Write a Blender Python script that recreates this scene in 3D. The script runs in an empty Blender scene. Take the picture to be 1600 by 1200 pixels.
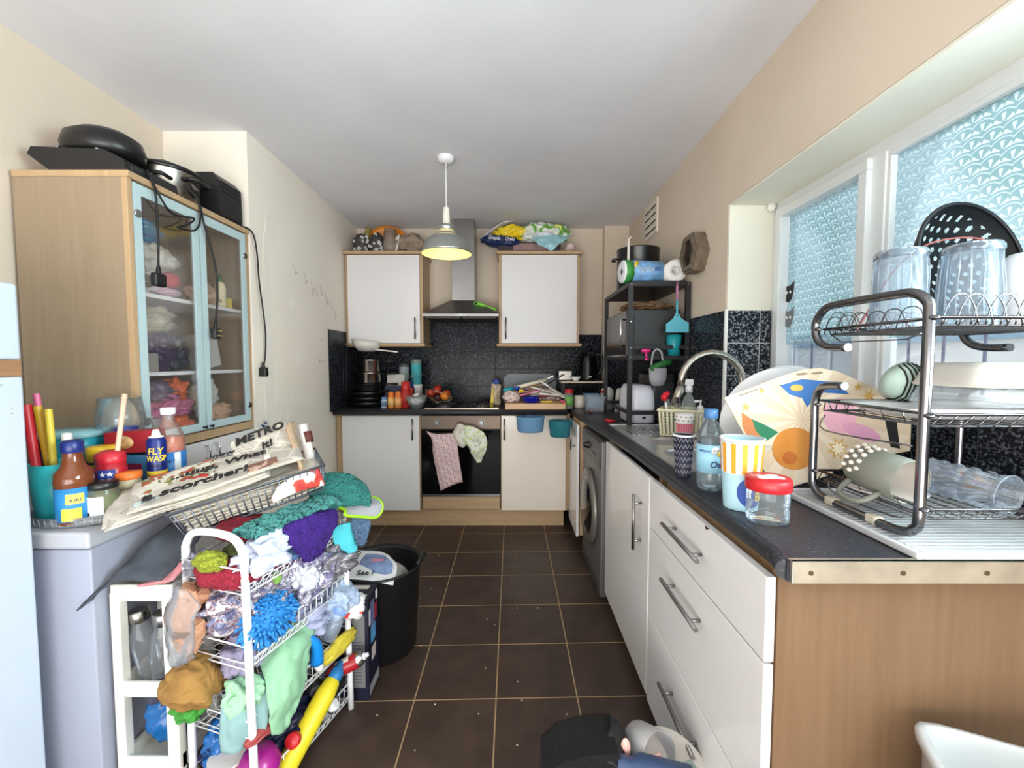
import bpy, bmesh, math, random
from math import pi, sin, cos, radians
from mathutils import Vector, Matrix, noise, Euler

# ---------------------------------------------------------------- camera, world, exposure
scene = bpy.context.scene
col = scene.collection
cam_data = bpy.data.cameras.new('camera')
cam_data.sensor_fit = 'HORIZONTAL'; cam_data.sensor_width = 36.0; cam_data.lens = 14.85
cam_data.clip_start = 0.02
cam = bpy.data.objects.new('camera', cam_data); col.objects.link(cam)
cam.location = (0, 0, 1.27); cam.rotation_euler = (radians(90 - 3.035), 0, 0)
scene.camera = cam

world = bpy.data.worlds.new('sky'); scene.world = world; world.use_nodes = True
bg = world.node_tree.nodes['Background']
bg.inputs[0].default_value = (0.90, 0.96, 1.0, 1); bg.inputs[1].default_value = 1.0
vs = scene.view_settings
vs.view_transform = 'Standard'; vs.look = 'None'; vs.gamma = 1.0; vs.use_curve_mapping = False
vs.exposure = 0.74

def area_light(name, loc, rot, sx, sy, energy, color):
    d = bpy.data.lights.new(name, 'AREA'); d.shape = 'RECTANGLE'; d.size = sx; d.size_y = sy
    d.energy = energy; d.color = color
    o = bpy.data.objects.new(name, d); o.location = loc; o.rotation_euler = rot; col.objects.link(o)
    return o
area_light('window_daylight', (1.30, 0.1, 1.56), (0, radians(90), 0), 0.8, 1.1, 60, (0.95, 0.98, 1.0))
area_light('rear_fill', (-0.3, -1.6, 0.7), (radians(124), 0, 0), 2.8, 1.3, 62, (1.0, 0.97, 0.94))  # unseen fill lamp added behind the camera, tilted up to lift the ceiling

# ---------------------------------------------------------------- helpers
def C(r, g, b):
    f = lambda v: (v / 255 / 12.92) if v / 255 <= 0.04045 else ((v / 255 + 0.055) / 1.055) ** 2.4
    return (f(r), f(g), f(b), 1)

class N:
    """thin node builder"""
    def __init__(s, name):
        s.m = bpy.data.materials.new(name); s.m.use_nodes = True
        s.t = s.m.node_tree; s.b = s.t.nodes['Principled BSDF']; s.out = s.t.nodes['Material Output']
    def n(s, typ, **kw):
        nd = s.t.nodes.new(typ)
        for k, v in kw.items():
            if k in nd.inputs: nd.inputs[k].default_value = v
            else: setattr(nd, k, v)
        return nd
    def l(s, a, b): s.t.links.new(a, b)
    def set(s, **kw):
        for k, v in kw.items(): s.b.inputs[k.replace('_', ' ')].default_value = v
        return s
    def coord(s, scale=(1, 1, 1), kind='Object'):
        tc = s.n('ShaderNodeTexCoord'); mp = s.n('ShaderNodeMapping'); mp.inputs['Scale'].default_value = scale
        s.l(tc.outputs[kind], mp.inputs[0]); return mp.outputs[0]
    def bump(s, height, strength=0.3, dist=0.01):
        bp = s.n('ShaderNodeBump'); bp.inputs['Strength'].default_value = strength; bp.inputs['Distance'].default_value = dist
        s.l(height, bp.inputs['Height']); s.l(bp.outputs[0], s.b.inputs['Normal'])
    def mix(s, fac, a, b):
        m = s.n('ShaderNodeMix', data_type='RGBA')
        if isinstance(fac, (int, float)): m.inputs[0].default_value = fac
        else: s.l(fac, m.inputs[0])
        for i, v in ((6, a), (7, b)):
            if isinstance(v, tuple): m.inputs[i].default_value = v
            else: s.l(v, m.inputs[i])
        return m.outputs[2]
    def ramp(s, fac, stops):
        r = s.n('ShaderNodeValToRGB'); cr = r.color_ramp
        while len(cr.elements) < len(stops): cr.elements.new(0.5)
        for e, (p, c) in zip(cr.elements, stops): e.position = p; e.color = c
        s.l(fac, r.inputs[0]); return r.outputs[0]
    def math(s, op, a, b=0.0):
        m = s.n('ShaderNodeMath', operation=op)
        for i, v in ((0, a), (1, b)):
            if isinstance(v, (int, float)): m.inputs[i].default_value = v
            else: s.l(v, m.inputs[i])
        return m.outputs[0]

_mats = {}
def M(rgb, rough=0.5, metal=0.0, var=0.0, bump=0.0, bscale=60.0, name=None, **kw):
    """plain procedural material: base colour with faint noise variation and bump"""
    key = (rgb, rough, metal, var, bump, bscale, tuple(sorted(kw.items())))
    if key in _mats: return _mats[key]
    k = N(name or 'surface'); c = C(*rgb)
    k.set(Base_Color=c, Roughness=rough, Metallic=metal)
    for a, v in kw.items(): k.b.inputs[a.replace('_', ' ')].default_value = v
    if var or bump:
        co = k.coord()
        nz = k.n('ShaderNodeTexNoise', Scale=bscale, Detail=4.0); k.l(co, nz.inputs['Vector'])
        if var:
            d = tuple(x * (1 - var) for x in c[:3]) + (1,); u = tuple(min(1, x * (1 + var * 0.6)) for x in c[:3]) + (1,)
            k.l(k.ramp(nz.outputs[0], [(0.3, d), (0.7, u)]), k.b.inputs['Base Color'])
        if bump: k.bump(nz.outputs[0], bump, 0.004)
    _mats[key] = k.m
    return k.m

def glassy(rgb=(235, 245, 248), alpha=0.22, rough=0.03, name='clear', fres=0.75):
    """clear glass or plastic: see-through with a gloss coat (thin walled)"""
    key = ('g', rgb, alpha, rough, fres)
    if key in _mats: return _mats[key]
    k = N(name)
    tr = k.n('ShaderNodeBsdfTransparent'); tr.inputs[0].default_value = C(*[min(255, int(v * 0.25 + 191)) for v in rgb])
    gl = k.n('ShaderNodeBsdfGlossy', Roughness=rough); gl.inputs[0].default_value = (0.9, 0.95, 1.0, 1)
    k.set(Base_Color=C(*rgb), Roughness=0.3)
    lw = k.n('ShaderNodeLayerWeight', Blend=0.25)
    body = k.n('ShaderNodeMixShader'); body.inputs[0].default_value = alpha * 0.45; k.l(tr.outputs[0], body.inputs[1]); k.l(k.b.outputs[0], body.inputs[2])
    mx = k.n('ShaderNodeMixShader'); k.l(k.math('MULTIPLY', lw.outputs['Fresnel'], fres), mx.inputs[0]); k.l(body.outputs[0], mx.inputs[1]); k.l(gl.outputs[0], mx.inputs[2])
    k.l(mx.outputs[0], k.out.inputs[0])
    _mats[key] = k.m
    return k.m

class MB:
    """mesh collector; every add_* works in the coordinates of the thing"""
    def __init__(s): s.bm = bmesh.new(); s.smooth = False
    def _x(s, vs, mtx):
        if mtx is not None: bmesh.ops.transform(s.bm, matrix=mtx, verts=vs)
    def box(s, x0, x1, y0, y1, z0, z1, bev=0.0, mtx=None, seg=2):
        r = bmesh.ops.create_cube(s.bm, size=1); vs = r['verts']
        for v in vs:
            v.co = Vector(((x0 + x1) / 2 + v.co.x * (x1 - x0), (y0 + y1) / 2 + v.co.y * (y1 - y0), (z0 + z1) / 2 + v.co.z * (z1 - z0)))
        if bev:
            es = list({e for v in vs for e in v.link_edges})
            g = bmesh.ops.bevel(s.bm, geom=es, offset=bev, segments=seg, profile=0.5, affect='EDGES')
            vs = list({v for f in g['faces'] for v in f.verts} | {v for v in vs if v.is_valid})
        s._x(vs, mtx); return s
    def prism(s, pts, z0, z1, axis='z', mtx=None, bev=0.0):
        """extrude polygon; axis z: (x,y); axis y: (x,z) ; axis x: (y,z)"""
        def p3(p, h):
            return Vector((p[0], p[1], h)) if axis == 'z' else Vector((p[0], h, p[1])) if axis == 'y' else Vector((h, p[0], p[1]))
        a = [s.bm.verts.new(p3(p, z0)) for p in pts]; b = [s.bm.verts.new(p3(p, z1)) for p in pts]
        n = len(pts); fs = [s.bm.faces.new(a), s.bm.faces.new(b[::-1])]
        for i in range(n): fs.append(s.bm.faces.new((a[i], b[i], b[(i + 1) % n], a[(i + 1) % n])))
        bmesh.ops.recalc_face_normals(s.bm, faces=fs)
        vs = a + b
        if bev:
            es = [e for e in {e for v in b for e in v.link_edges} if e.verts[0] in b and e.verts[1] in b]
            g = bmesh.ops.bevel(s.bm, geom=es, offset=bev, segments=3, profile=0.5, affect='EDGES')
            vs = list({v for f in g['faces'] for v in f.verts} | {v for v in vs if v.is_valid})
        s._x(vs, mtx); return s
    def lathe(s, prof, seg=28, mtx=None, sx=1.0, sy=1.0, sq=0.0, caps=False):
        """profile of (r,z) spun about z; sq > 0 squares the ring"""
        rings = []
        for r, z in prof:
            ring = []
            for i in range(seg):
                a = 2 * pi * i / seg; k = 1.0
                if sq: k = 1.0 / (abs(cos(a)) ** (2 + 6 * sq) + abs(sin(a)) ** (2 + 6 * sq)) ** (1 / (2 + 6 * sq))
                ring.append(s.bm.verts.new((r * k * cos(a) * sx, r * k * sin(a) * sy, z)))
            rings.append(ring)
        for a, b in zip(rings, rings[1:]):
            for i in range(seg):
                f = s.bm.faces.new((a[i], a[(i + 1) % seg], b[(i + 1) % seg], b[i])); f.smooth = True
        for ring, end in ((rings[0], 0), (rings[-1], 1)):
            if caps and prof[0 if not end else -1][0] > 1e-6:
                try: s.bm.faces.new(ring[::-1] if not end else ring)
                except ValueError: pass
        vs = [v for r in rings for v in r]
        if prof[0][0] <= 1e-6: bmesh.ops.remove_doubles(s.bm, verts=rings[0], dist=1e-5)
        if prof[-1][0] <= 1e-6: bmesh.ops.remove_doubles(s.bm, verts=[v for v in rings[-1] if v.is_valid], dist=1e-5)
        s._x([v for v in vs if v.is_valid], mtx); return s
    def cyl(s, r, z0, z1, seg=24, mtx=None, bev=0.0):
        b = min(bev, r * 0.9)
        pr = [(r, z0), (r, z1)] if not b else [(r - b, z0), (r, z0 + b), (r, z1 - b), (r - b, z1)]
        return s.lathe(pr, seg, mtx, caps=True)
    def ell(s, c, rx, ry, rz, seg=16, mtx=None):
        n = max(6, seg // 2)
        pr = [(sin(pi * i / n), -cos(pi * i / n)) for i in range(n + 1)]
        pr[0] = (0, -1); pr[-1] = (0, 1)
        m = Matrix.Translation(c) @ Matrix.Diagonal((rx, ry, rz, 1))
        return s.lathe(pr, seg, (mtx @ m) if mtx else m)
    def tube(s, pts, r, seg=8, closed=False, mtx=None, smooth=0, caps=True):
        P = [Vector(p) for p in pts]
        if smooth and len(P) > 2:
            Q = []; n = len(P); rng = n if closed else n - 1
            for i in range(rng):
                p0 = P[(i - 1) % n] if (closed or i) else P[0]; p1 = P[i]; p2 = P[(i + 1) % n]
                p3 = P[(i + 2) % n] if (closed or i + 2 < n) else P[-1]
                for j in range(smooth):
                    t = j / smooth
                    Q.append(0.5 * ((2 * p1) + (p2 - p0) * t + (2 * p0 - 5 * p1 + 4 * p2 - p3) * t * t + (3 * p1 - p0 - 3 * p2 + p3) * t ** 3))
            if not closed: Q.append(P[-1])
            P = Q
        n = len(P); R = r if hasattr(r, '__len__') else None
        up = None; rings = []
        for i, p in enumerate(P):
            a = P[(i - 1) % n] if (closed or i) else P[0]; b = P[(i + 1) % n] if (closed or i < n - 1) else P[-1]
            t = (b - a)
            t = t.normalized() if t.length > 1e-9 else Vector((0, 0, 1))
            if up is None: up = t.orthogonal().normalized()
            else:
                up = up - t * up.dot(t); up = up.normalized() if up.length > 1e-6 else t.orthogonal().normalized()
            w = t.cross(up)
            rr = (R[0] + (R[-1] - R[0]) * i / max(1, n - 1)) if R is not None and len(R) == 2 else (R[i] if R is not None else r)
            rings.append([s.bm.verts.new(p + (up * cos(2 * pi * k / seg) + w * sin(2 * pi * k / seg)) * rr) for k in range(seg)])
        m = n if closed else n - 1
        for i in range(m):
            a, b = rings[i], rings[(i + 1) % n]
            for k in range(seg):
                f = s.bm.faces.new((a[k], a[(k + 1) % seg], b[(k + 1) % seg], b[k])); f.smooth = True
        if not closed and caps: s.bm.faces.new(rings[0][::-1]); s.bm.faces.new(rings[-1])
        s._x([v for q in rings for v in q], mtx); return s
    def sheet(s, rows, thick=0.003, n=6, amp=0.0, freq=8.0, seed=0, mtx=None, fine=0.0):
        """cloth or paper: a grid of control points made smooth, rumpled, given thickness"""
        G = [[Vector(p) for p in r] for r in rows]
        def cr(P, t):
            m = len(P) - 1; x = min(t * m, m - 1e-6); i = int(x); u = x - i
            p1, p2 = P[i], P[i + 1]; p0 = P[i - 1] if i else p1 * 2 - p2; p3 = P[i + 2] if i + 2 <= m else p2 * 2 - p1
            return 0.5 * ((2 * p1) + (p2 - p0) * u + (2 * p0 - 5 * p1 + 4 * p2 - p3) * u * u + (3 * p1 - p0 - 3 * p2 + p3) * u ** 3)
        nu = (len(G) - 1) * n + 1; nv = (len(G[0]) - 1) * n + 1
        pts = [[None] * nv for _ in range(nu)]
        for j in range(nv):
            colp = [cr(r, j / (nv - 1)) for r in G]
            for i in range(nu): pts[i][j] = cr(colp, i / (nu - 1))
        nrm = [[None] * nv for _ in range(nu)]
        def norms():
            for i in range(nu):
                for j in range(nv):
                    a = pts[min(i + 1, nu - 1)][j] - pts[max(i - 1, 0)][j]; b = pts[i][min(j + 1, nv - 1)] - pts[i][max(j - 1, 0)]
                    q = a.cross(b); nrm[i][j] = q.normalized() if q.length > 1e-12 else Vector((0, 0, 1))
        norms()
        if amp or fine:
            for i in range(nu):
                for j in range(nv):
                    q = pts[i][j] * freq + Vector((seed * 7.3, seed * 3.1, seed))
                    d = amp * (noise.noise(q) * 1.2 + 0.5 * (1 - 2 * abs(noise.noise(q * 2.1))))
                    if fine: d += fine * noise.noise(q * 9)
                    pts[i][j] = pts[i][j] + nrm[i][j] * d
            norms()
        vs = []
        A = [[s.bm.verts.new(pts[i][j] + nrm[i][j] * thick / 2) for j in range(nv)] for i in range(nu)]
        B = [[s.bm.verts.new(pts[i][j] - nrm[i][j] * thick / 2) for j in range(nv)] for i in range(nu)]
        for i in range(nu - 1):
            for j in range(nv - 1):
                s.bm.faces.new((A[i][j], A[i + 1][j], A[i + 1][j + 1], A[i][j + 1])).smooth = True
                s.bm.faces.new((B[i][j], B[i][j + 1], B[i + 1][j + 1], B[i + 1][j])).smooth = True
        for j in range(nv - 1):
            s.bm.faces.new((A[0][j], A[0][j + 1], B[0][j + 1], B[0][j])); s.bm.faces.new((A[-1][j + 1], A[-1][j], B[-1][j], B[-1][j + 1]))
        for i in range(nu - 1):
            s.bm.faces.new((A[i + 1][0], A[i][0], B[i][0], B[i + 1][0])); s.bm.faces.new((A[i][-1], A[i + 1][-1], B[i + 1][-1], B[i][-1]))
        s._x([v for r in A + B for v in r], mtx); return s
    def blob(s, c, rx, ry, rz, amp=0.25, freq=2.2, seed=0, sub=4, flat=0.0, mtx=None, ridge=0.6):
        """a rumpled lump: stuffed bag, bundled cloth"""
        r = bmesh.ops.create_icosphere(s.bm, subdivisions=sub, radius=1.0); off = Vector((seed * 5.17, seed * 2.3, seed * 9.1))
        for v in r['verts']:
            p = v.co.copy(); q = p * freq + off
            q2 = q + Vector((noise.noise(q * 1.3), noise.noise(q * 1.3 + Vector((9, 0, 0))), 0)) * 0.8
            if ridge < 0: d = 1 + amp * (0.8 * noise.noise(q * 0.7) + 0.42 * sin(8.5 * noise.noise(q * 0.6 + Vector((3, 1, 7)))) + 0.16 * sin(16 * noise.noise(q2 * 0.8)))
            else: d = 1 + amp * (noise.noise(q2) * (1 - ridge) * 1.6 + ridge * (0.55 - 2.2 * abs(noise.noise(q2 * 1.2))) * 0.9 + 0.18 * noise.noise(q * 5))
            p = p * d
            if flat and p.z < -flat: p.z = -flat + (p.z + flat) * 0.08
            v.co = Vector((c[0] + p.x * rx, c[1] + p.y * ry, c[2] + p.z * rz))
        for v in r['verts']:
            for f in v.link_faces: f.smooth = True
        s._x(r['verts'], mtx); return s
    def build(s, name, m, parent=None, world=False, loc=None):
        me = bpy.data.meshes.new(name); bm = s.bm
        bm.normal_update()
        if world and parent is not None:
            bmesh.ops.transform(bm, matrix=parent.matrix_basis.inverted(), verts=bm.verts)
        if loc is not None:      # top-level mesh: origin at its own place
            bmesh.ops.translate(bm, vec=-Vector(loc), verts=bm.verts)
        bm.to_mesh(me); bm.free(); me.materials.append(m)
        o = bpy.data.objects.new(name, me); col.objects.link(o)
        if parent is not None: o.parent = parent
        if loc is not None: o.location = loc
        return o

def thing(name, label, cat, loc=(0, 0, 0), rot=(0, 0, 0), group=None):
    o = bpy.data.objects.new(name, None); o.empty_display_size = 0.05; col.objects.link(o)
    o.location = loc; o.rotation_euler = rot; o['label'] = label; o['category'] = cat
    if group: o['group'] = group
    bpy.context.view_layer.update() if False else None
    o.matrix_basis = Matrix.LocRotScale(Vector(loc), Euler(rot), Vector((1, 1, 1)))
    return o
def tag(o, label, cat, group=None, kind=None):
    o['label'] = label; o['category'] = cat
    if group: o['group'] = group
    if kind: o['kind'] = kind
    return o
def struct(o): o['kind'] = 'structure'; return o
def sroot(name, loc=(0, 0, 0)):
    o = bpy.data.objects.new(name, None); col.objects.link(o); o.matrix_basis = Matrix.Translation(loc); o['kind'] = 'structure'; return o
def copy_thing(o, loc, rot=None, label=None, parent=None):
    c = o.copy(); col.objects.link(c); c.parent = parent
    if parent is None:
        c.location = loc
        if rot is not None: c.rotation_euler = rot
        if label: c['label'] = label
    for ch in [x for x in col.objects if x.parent == o]: copy_thing(ch, None, parent=c)
    return c
def T(x, y, z, rx=0, ry=0, rz=0, s=1): return Matrix.Translation((x, y, z)) @ Euler((rx, ry, rz)).to_matrix().to_4x4() @ Matrix.Scale(s, 4)

def text(s, size, m, parent, mtx, wrap=None, name='lettering', ext=0.0004, sx=1.0, shear=0.0, bold=0.012):
    """lettering as a thin mesh, optionally wrapped round a cylinder of radius wrap (axis z, front -y)"""
    cu = bpy.data.curves.new('t', 'FONT'); cu.body = s; cu.size = size; cu.align_x = 'CENTER'; cu.align_y = 'CENTER'
    cu.extrude = ext; cu.shear = shear; cu.offset = size * bold; cu.resolution_u = 3
    ob = bpy.data.objects.new('t', cu)
    me = bpy.data.meshes.new_from_object(ob); bpy.data.objects.remove(ob); bpy.data.curves.remove(cu)
    for v in me.vertices:
        x, y, z = v.co; x *= sx
        if wrap:
            a = x / wrap; rr = wrap + z; v.co = (rr * sin(a), -rr * cos(a), y)
        else: v.co = (x, -z, y)          # stands upright facing -y
    me.transform(mtx); me.materials.clear(); me.materials.append(m); me.name = name
    o = bpy.data.objects.new(name, me); col.objects.link(o); o.parent = parent
    return o
def patch(parent, name, m, r, a0, a1, z0, z1, off=0.0006, seg=10, mtx=None):
    """a label patch curved round a cylinder (front at -y)"""
    b = MB(); q = []
    for i in range(seg + 1):
        a = a0 + (a1 - a0) * i / seg
        q.append([b.bm.verts.new(((r + off) * sin(a), -(r + off) * cos(a), z)) for z in (z0, z1)])
    for i in range(seg): b.bm.faces.new((q[i][0], q[i + 1][0], q[i + 1][1], q[i][1])).smooth = True
    b._x([v for p in q for v in p], mtx)
    return b.build(name, m, parent)

# ---------------------------------------------------------------- materials
def wood_mat(base=(196, 166, 130), dark=(178, 147, 110), axis='z', rough=0.45):
    k = N('light wood'); sc = {'z': (14, 14, 0.9), 'x': (0.9, 14, 14), 'y': (14, 0.9, 14)}[axis]
    co = k.coord(sc); nz = k.n('ShaderNodeTexNoise', Scale=3.0, Detail=6.0, Roughness=0.6); k.l(co, nz.inputs['Vector'])
    k.l(k.ramp(nz.outputs[0], [(0.3, C(*dark)), (0.7, C(*base))]), k.b.inputs['Base Color']); k.set(Roughness=rough)
    return k.m
WOOD = wood_mat(); WOODX = wood_mat(axis='x'); WOODY = wood_mat(axis='y')
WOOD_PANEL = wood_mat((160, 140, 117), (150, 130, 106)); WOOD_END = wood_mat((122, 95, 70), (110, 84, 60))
def wall_mat(name, rgb, worn=0.0):
    k = N(name); co = k.coord()
    a = k.n('ShaderNodeTexNoise', Scale=2.2, Detail=3.0); k.l(co, a.inputs['Vector'])
    c = C(*rgb); d = tuple(x * 0.94 for x in c[:3]) + (1,)
    base = k.ramp(a.outputs[0], [(0.35, d), (0.65, c)])
    if worn:
        w = k.n('ShaderNodeTexNoise', Scale=6.0, Detail=8.0, Roughness=0.7); k.l(k.coord((1, 1, 0.7)), w.inputs['Vector'])
        f = k.ramp(w.outputs[0], [(0.60, (0, 0, 0, 1)), (0.63, (1, 1, 1, 1))])
        base = k.mix(k.math('MULTIPLY', f, worn), base, C(248, 244, 236))
    k.l(base, k.b.inputs['Base Color']); k.set(Roughness=0.85)
    b = k.n('ShaderNodeTexNoise', Scale=45.0, Detail=5.0); k.l(co, b.inputs['Vector']); k.bump(b.outputs[0], 0.15, 0.004)
    return k.m
WALL = wall_mat('cream painted plaster', (220, 205, 186)); WALLW = wall_mat('scuffed cream plaster', (246, 236, 222), 0.5)
CEIL = wall_mat('ceiling paint', (226, 225, 228)); REVEAL = wall_mat('reveal paint', (232, 230, 215))
def tile_mat(plane, w, h, ox, oz, base, spk, grout, mort=0.003, rough=0.18, shear=0.0, amount=0.6):
    k = N('tiles'); tc = k.n('ShaderNodeTexCoord'); sp = k.n('ShaderNodeSeparateXYZ'); k.l(tc.outputs['Object'], sp.inputs[0])
    a, b = {'xz': (0, 2), 'yz': (1, 2), 'xy': (0, 1)}[plane]
    u = k.math('ADD', sp.outputs[a], 40 * w - ox); v = k.math('ADD', sp.outputs[b], 40 * h - oz)
    if shear: v = k.math('ADD', v, k.math('MULTIPLY', sp.outputs[a], -shear))
    cb = k.n('ShaderNodeCombineXYZ'); k.l(u, cb.inputs[0]); k.l(v, cb.inputs[1])
    br = k.n('ShaderNodeTexBrick', offset=0.0, squash=1.0); k.l(cb.outputs[0], br.inputs['Vector'])
    for n_, x in (('Scale', 1.0), ('Mortar Size', mort), ('Mortar Smooth', 0.1), ('Brick Width', w), ('Row Height', h)): br.inputs[n_].default_value = x
    nz = k.n('ShaderNodeTexNoise', Scale=120.0, Detail=2.0, Roughness=0.6); k.l(tc.outputs['Object'], nz.inputs['Vector'])
    n2 = k.n('ShaderNodeTexNoise', Scale=9.0, Detail=5.0); k.l(tc.outputs['Object'], n2.inputs['Vector'])
    if amount > 0:
        f = k.ramp(nz.outputs[0], [(0.5, (0, 0, 0, 1)), (0.68, (1, 1, 1, 1))])
        c = k.mix(k.math('MULTIPLY', f, amount), C(*base), C(*spk))
    else: c = k.ramp(n2.outputs[0], [(0.3, C(*base)), (0.7, C(*spk))])
    k.l(k.mix(br.outputs['Fac'], c, C(*grout)), k.b.inputs['Base Color']); 
    k.l(k.math('ADD', k.math('MULTIPLY', br.outputs['Fac'], 0.5), rough), k.b.inputs['Roughness'])
    k.bump(k.math('SUBTRACT', k.math('MULTIPLY', n2.outputs[0], 0.25), br.outputs['Fac']), 0.5, 0.002); k.set(Specular_IOR_Level=0.12 if amount > 0 else 0.4)
    return k.m
FLOOR = tile_mat('xy', 0.307, 0.307, -0.06, 1.53, (58, 45, 39), (76, 60, 52), (172, 146, 108), 0.0025, 0.42, 0.0257, 0)
TBACK = tile_mat('xz', 0.15, 0.15, 0.0, 0.155, (14, 15, 19), (120, 126, 138), (58, 60, 64), 0.0018, 0.22)
TSIDE = tile_mat('yz', 0.15, 0.15, 0.02, 0.155, (20, 22, 27), (120, 128, 140), (60, 62, 66), 0.0013, 0.22)
TREV = tile_mat('xz', 0.15, 0.15, 0.99, 0.155, (30, 34, 40), (170, 180, 190), (205, 205, 205), 0.0016, 0.2, 0, 0.9)
WHITE = M((238, 238, 240), 0.25, name='white gloss'); WHITED = M((230, 228, 228), 0.14, name='white gloss door')
UPVC = M((222, 226, 228), 0.3, name='window plastic')
STEEL = M((150, 148, 146), 0.3, 1.0, var=0.08, bscale=8, name='brushed steel'); CHROME = M((205, 207, 210), 0.12, 1.0, name='chrome')
DCHROME = M((120, 120, 124), 0.2, 1.0, name='dark chrome'); BLACK = M((18, 18, 20), 0.4, name='black plastic')
BLACKM = M((26, 26, 29), 0.45, name='black painted metal'); RUBBER = M((12, 12, 13), 0.6, name='black rubber')
DARK = M((10, 10, 11), 0.8); CGLASS = glassy(); WIRE = M((238, 238, 240), 0.3, name='white wire coating')
def worktop_mat():
    k = N('charcoal laminate'); co = k.coord(); nz = k.n('ShaderNodeTexNoise', Scale=120.0, Detail=3.0); k.l(co, nz.inputs['Vector'])
    n2 = k.n('ShaderNodeTexNoise', Scale=260.0, Detail=1.0); k.l(co, n2.inputs['Vector'])
    c = k.ramp(nz.outputs[0], [(0.35, C(36, 37, 43)), (0.7, C(52, 54, 62))])
    c = k.mix(k.ramp(n2.outputs[0], [(0.72, (0, 0, 0, 1)), (0.76, (1, 1, 1, 1))]), c, C(150, 152, 158))
    k.l(c, k.b.inputs['Base Color']); k.set(Roughness=0.38, Specular_IOR_Level=0.35); k.bump(nz.outputs[0], 0.08, 0.001)
    return k.m
WTOP = worktop_mat()

# ---------------------------------------------------------------- room shell
Z = 2.425
struct(MB().box(-2.1, 1.6, -1.9, 4.0, -0.1, 0).build('floor', FLOOR))
struct(MB().prism([(-1.9, Z + 0.03), (3.1, Z), (4.0, Z - 0.012), (4.0, Z + 0.2), (-1.9, Z + 0.2)], -2.1, 1.5, 'x').build('ceiling', CEIL))
struct(MB().box(-1.9, -1.763, -1.9, 2.195, 0, 2.5).build('wall_left', WALL))
struct(MB().box(-1.9, -1.34, 2.195, 3.9, 0, 2.5).build('wall_chimney', WALLW))
struct(MB().box(-1.34, 1.3, 3.72, 3.9, 0, 2.5).build('wall_back', WALL))
struct(MB().box(0.785, 0.995, 3.64, 3.72, 0, 2.5).build('wall_boxing', WALL))
b = MB().box(0.99, 1.3, 1.97, 3.72, 0, 2.5).box(0.99, 1.3, -1.9, 1.97, 1.99, 2.5).box(1.2, 1.3, -1.9, 1.97, 0, 1.12).box(0.99, 1.3, -1.9, -0.6, 0, 1.99)
struct(b.build('wall_right', WALL))
struct(MB().box(0.992, 1.2, -0.59, 1.968, 1.98, 1.989).box(0.992, 1.2, 1.962, 1.9695, 1.505, 1.98).build('trim_reveal', REVEAL))
struct(MB().box(-1.34, 0.785, 3.712, 3.72, 0.9, 1.505).build('wall_tiles_back', TBACK))
struct(MB().box(-0.715, -0.104, 3.712, 3.72, 1.505, 1.64).build('wall_tiles_hood', TBACK))
struct(MB().box(0.785, 0.985, 3.632, 3.64, 0.9, 1.505).build('wall_tiles_boxing', TBACK))
struct(MB().box(-1.34, -1.332, 3.09, 3.712, 0.9, 1.505).build('wall_tiles_left', TSIDE))
struct(MB().box(0.982, 0.99, 1.96, 3.632, 0.9, 1.505).build('wall_tiles_right', TSIDE))
struct(MB().box(0.99, 1.19, 1.954, 1.962, 0.9, 1.505).build('wall_tiles_reveal', TREV))
struct(MB().box(1.19, 1.2, -0.5, 1.954, 0.9, 1.12).build('wall_tiles_window', TSIDE))
struct(MB().box(0.978, 0.991, 1.949, 1.963, 0.91, 1.51, 0.002).box(0.785, 0.79, 3.628, 3.64, 0.91, 1.51).build('trim_tile_corner', M((235, 235, 232), 0.3)))
# painted scuffs on the chimney wall: filler marks of their own shape
rnd = random.Random(4)
b = MB()
for (y, z, w, h) in ((2.33, 1.35, 0.05, 0.75), (2.42, 0.62, 0.07, 0.35), (2.62, 0.95, 0.12, 0.06)):
    pts = []
    for i in range(16):
        a = 2 * pi * i / 16; pts.append((y + cos(a) * w * (0.75 + 0.4 * rnd.random()), z + sin(a) * h * (0.75 + 0.4 * rnd.random())))
    b.prism(pts, -1.3402, -1.3385, 'x')
struct(b.build('trim_filler_marks', M((238, 231, 219), 0.9)))
b = MB()
for i, (y, z) in enumerate(((2.62, 1.86), (2.75, 1.84), (2.84, 1.80), (2.9, 1.77), (2.98, 1.80), (3.05, 1.76), (3.15, 1.71), (3.2, 1.66))):
    b.tube([(-1.3395, y, z), (-1.3395, y + 0.02, z - 0.02), (-1.3395, y + 0.025, z - 0.05 - 0.02 * (i % 3)), (-1.3395, y + 0.05, z - 0.035)], 0.0016, 4)
for y, z in ((2.98, 1.42), (2.95, 1.27), (3.0, 1.27), (3.03, 1.17)): b.ell((-1.3395, y, z), 0.002, 0.006, 0.008, 8)
struct(b.build('trim_scratches', M((176, 160, 140), 0.9)))

# window in the right wall
WX = 1.195
wn = sroot('window_1', (1.22, 0.7, 1.12))
def fr(y0, y1, z0, z1, t, x0=WX, x1=WX + 0.06):
    b = MB(); b.box(x0, x1, y0, y1, z0, z0 + t, 0.004); b.box(x0, x1, y0, y1, z1 - t, z1, 0.004)
    b.box(x0, x1, y0, y0 + t, z0 + t, z1 - t, 0.004); b.box(x0, x1, y1 - t, y1, z0 + t, z1 - t, 0.004); return b
fr(-0.55, 1.965, 1.12, 1.985, 0.045).build('window_frame', UPVC, wn, True)
MB().box(WX, WX + 0.06, 1.385, 1.44, 1.16, 1.945, 0.004).build('mullion', UPVC, wn, True)
fr(1.435, 1.925, 1.16, 1.945, 0.038, WX - 0.018, WX + 0.05).build('window_sash', UPVC, wn, True)
fr(-0.5, 1.39, 1.16, 1.945, 0.02, WX + 0.005, WX + 0.05).build('glazing_bead', UPVC, wn, True)
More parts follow.
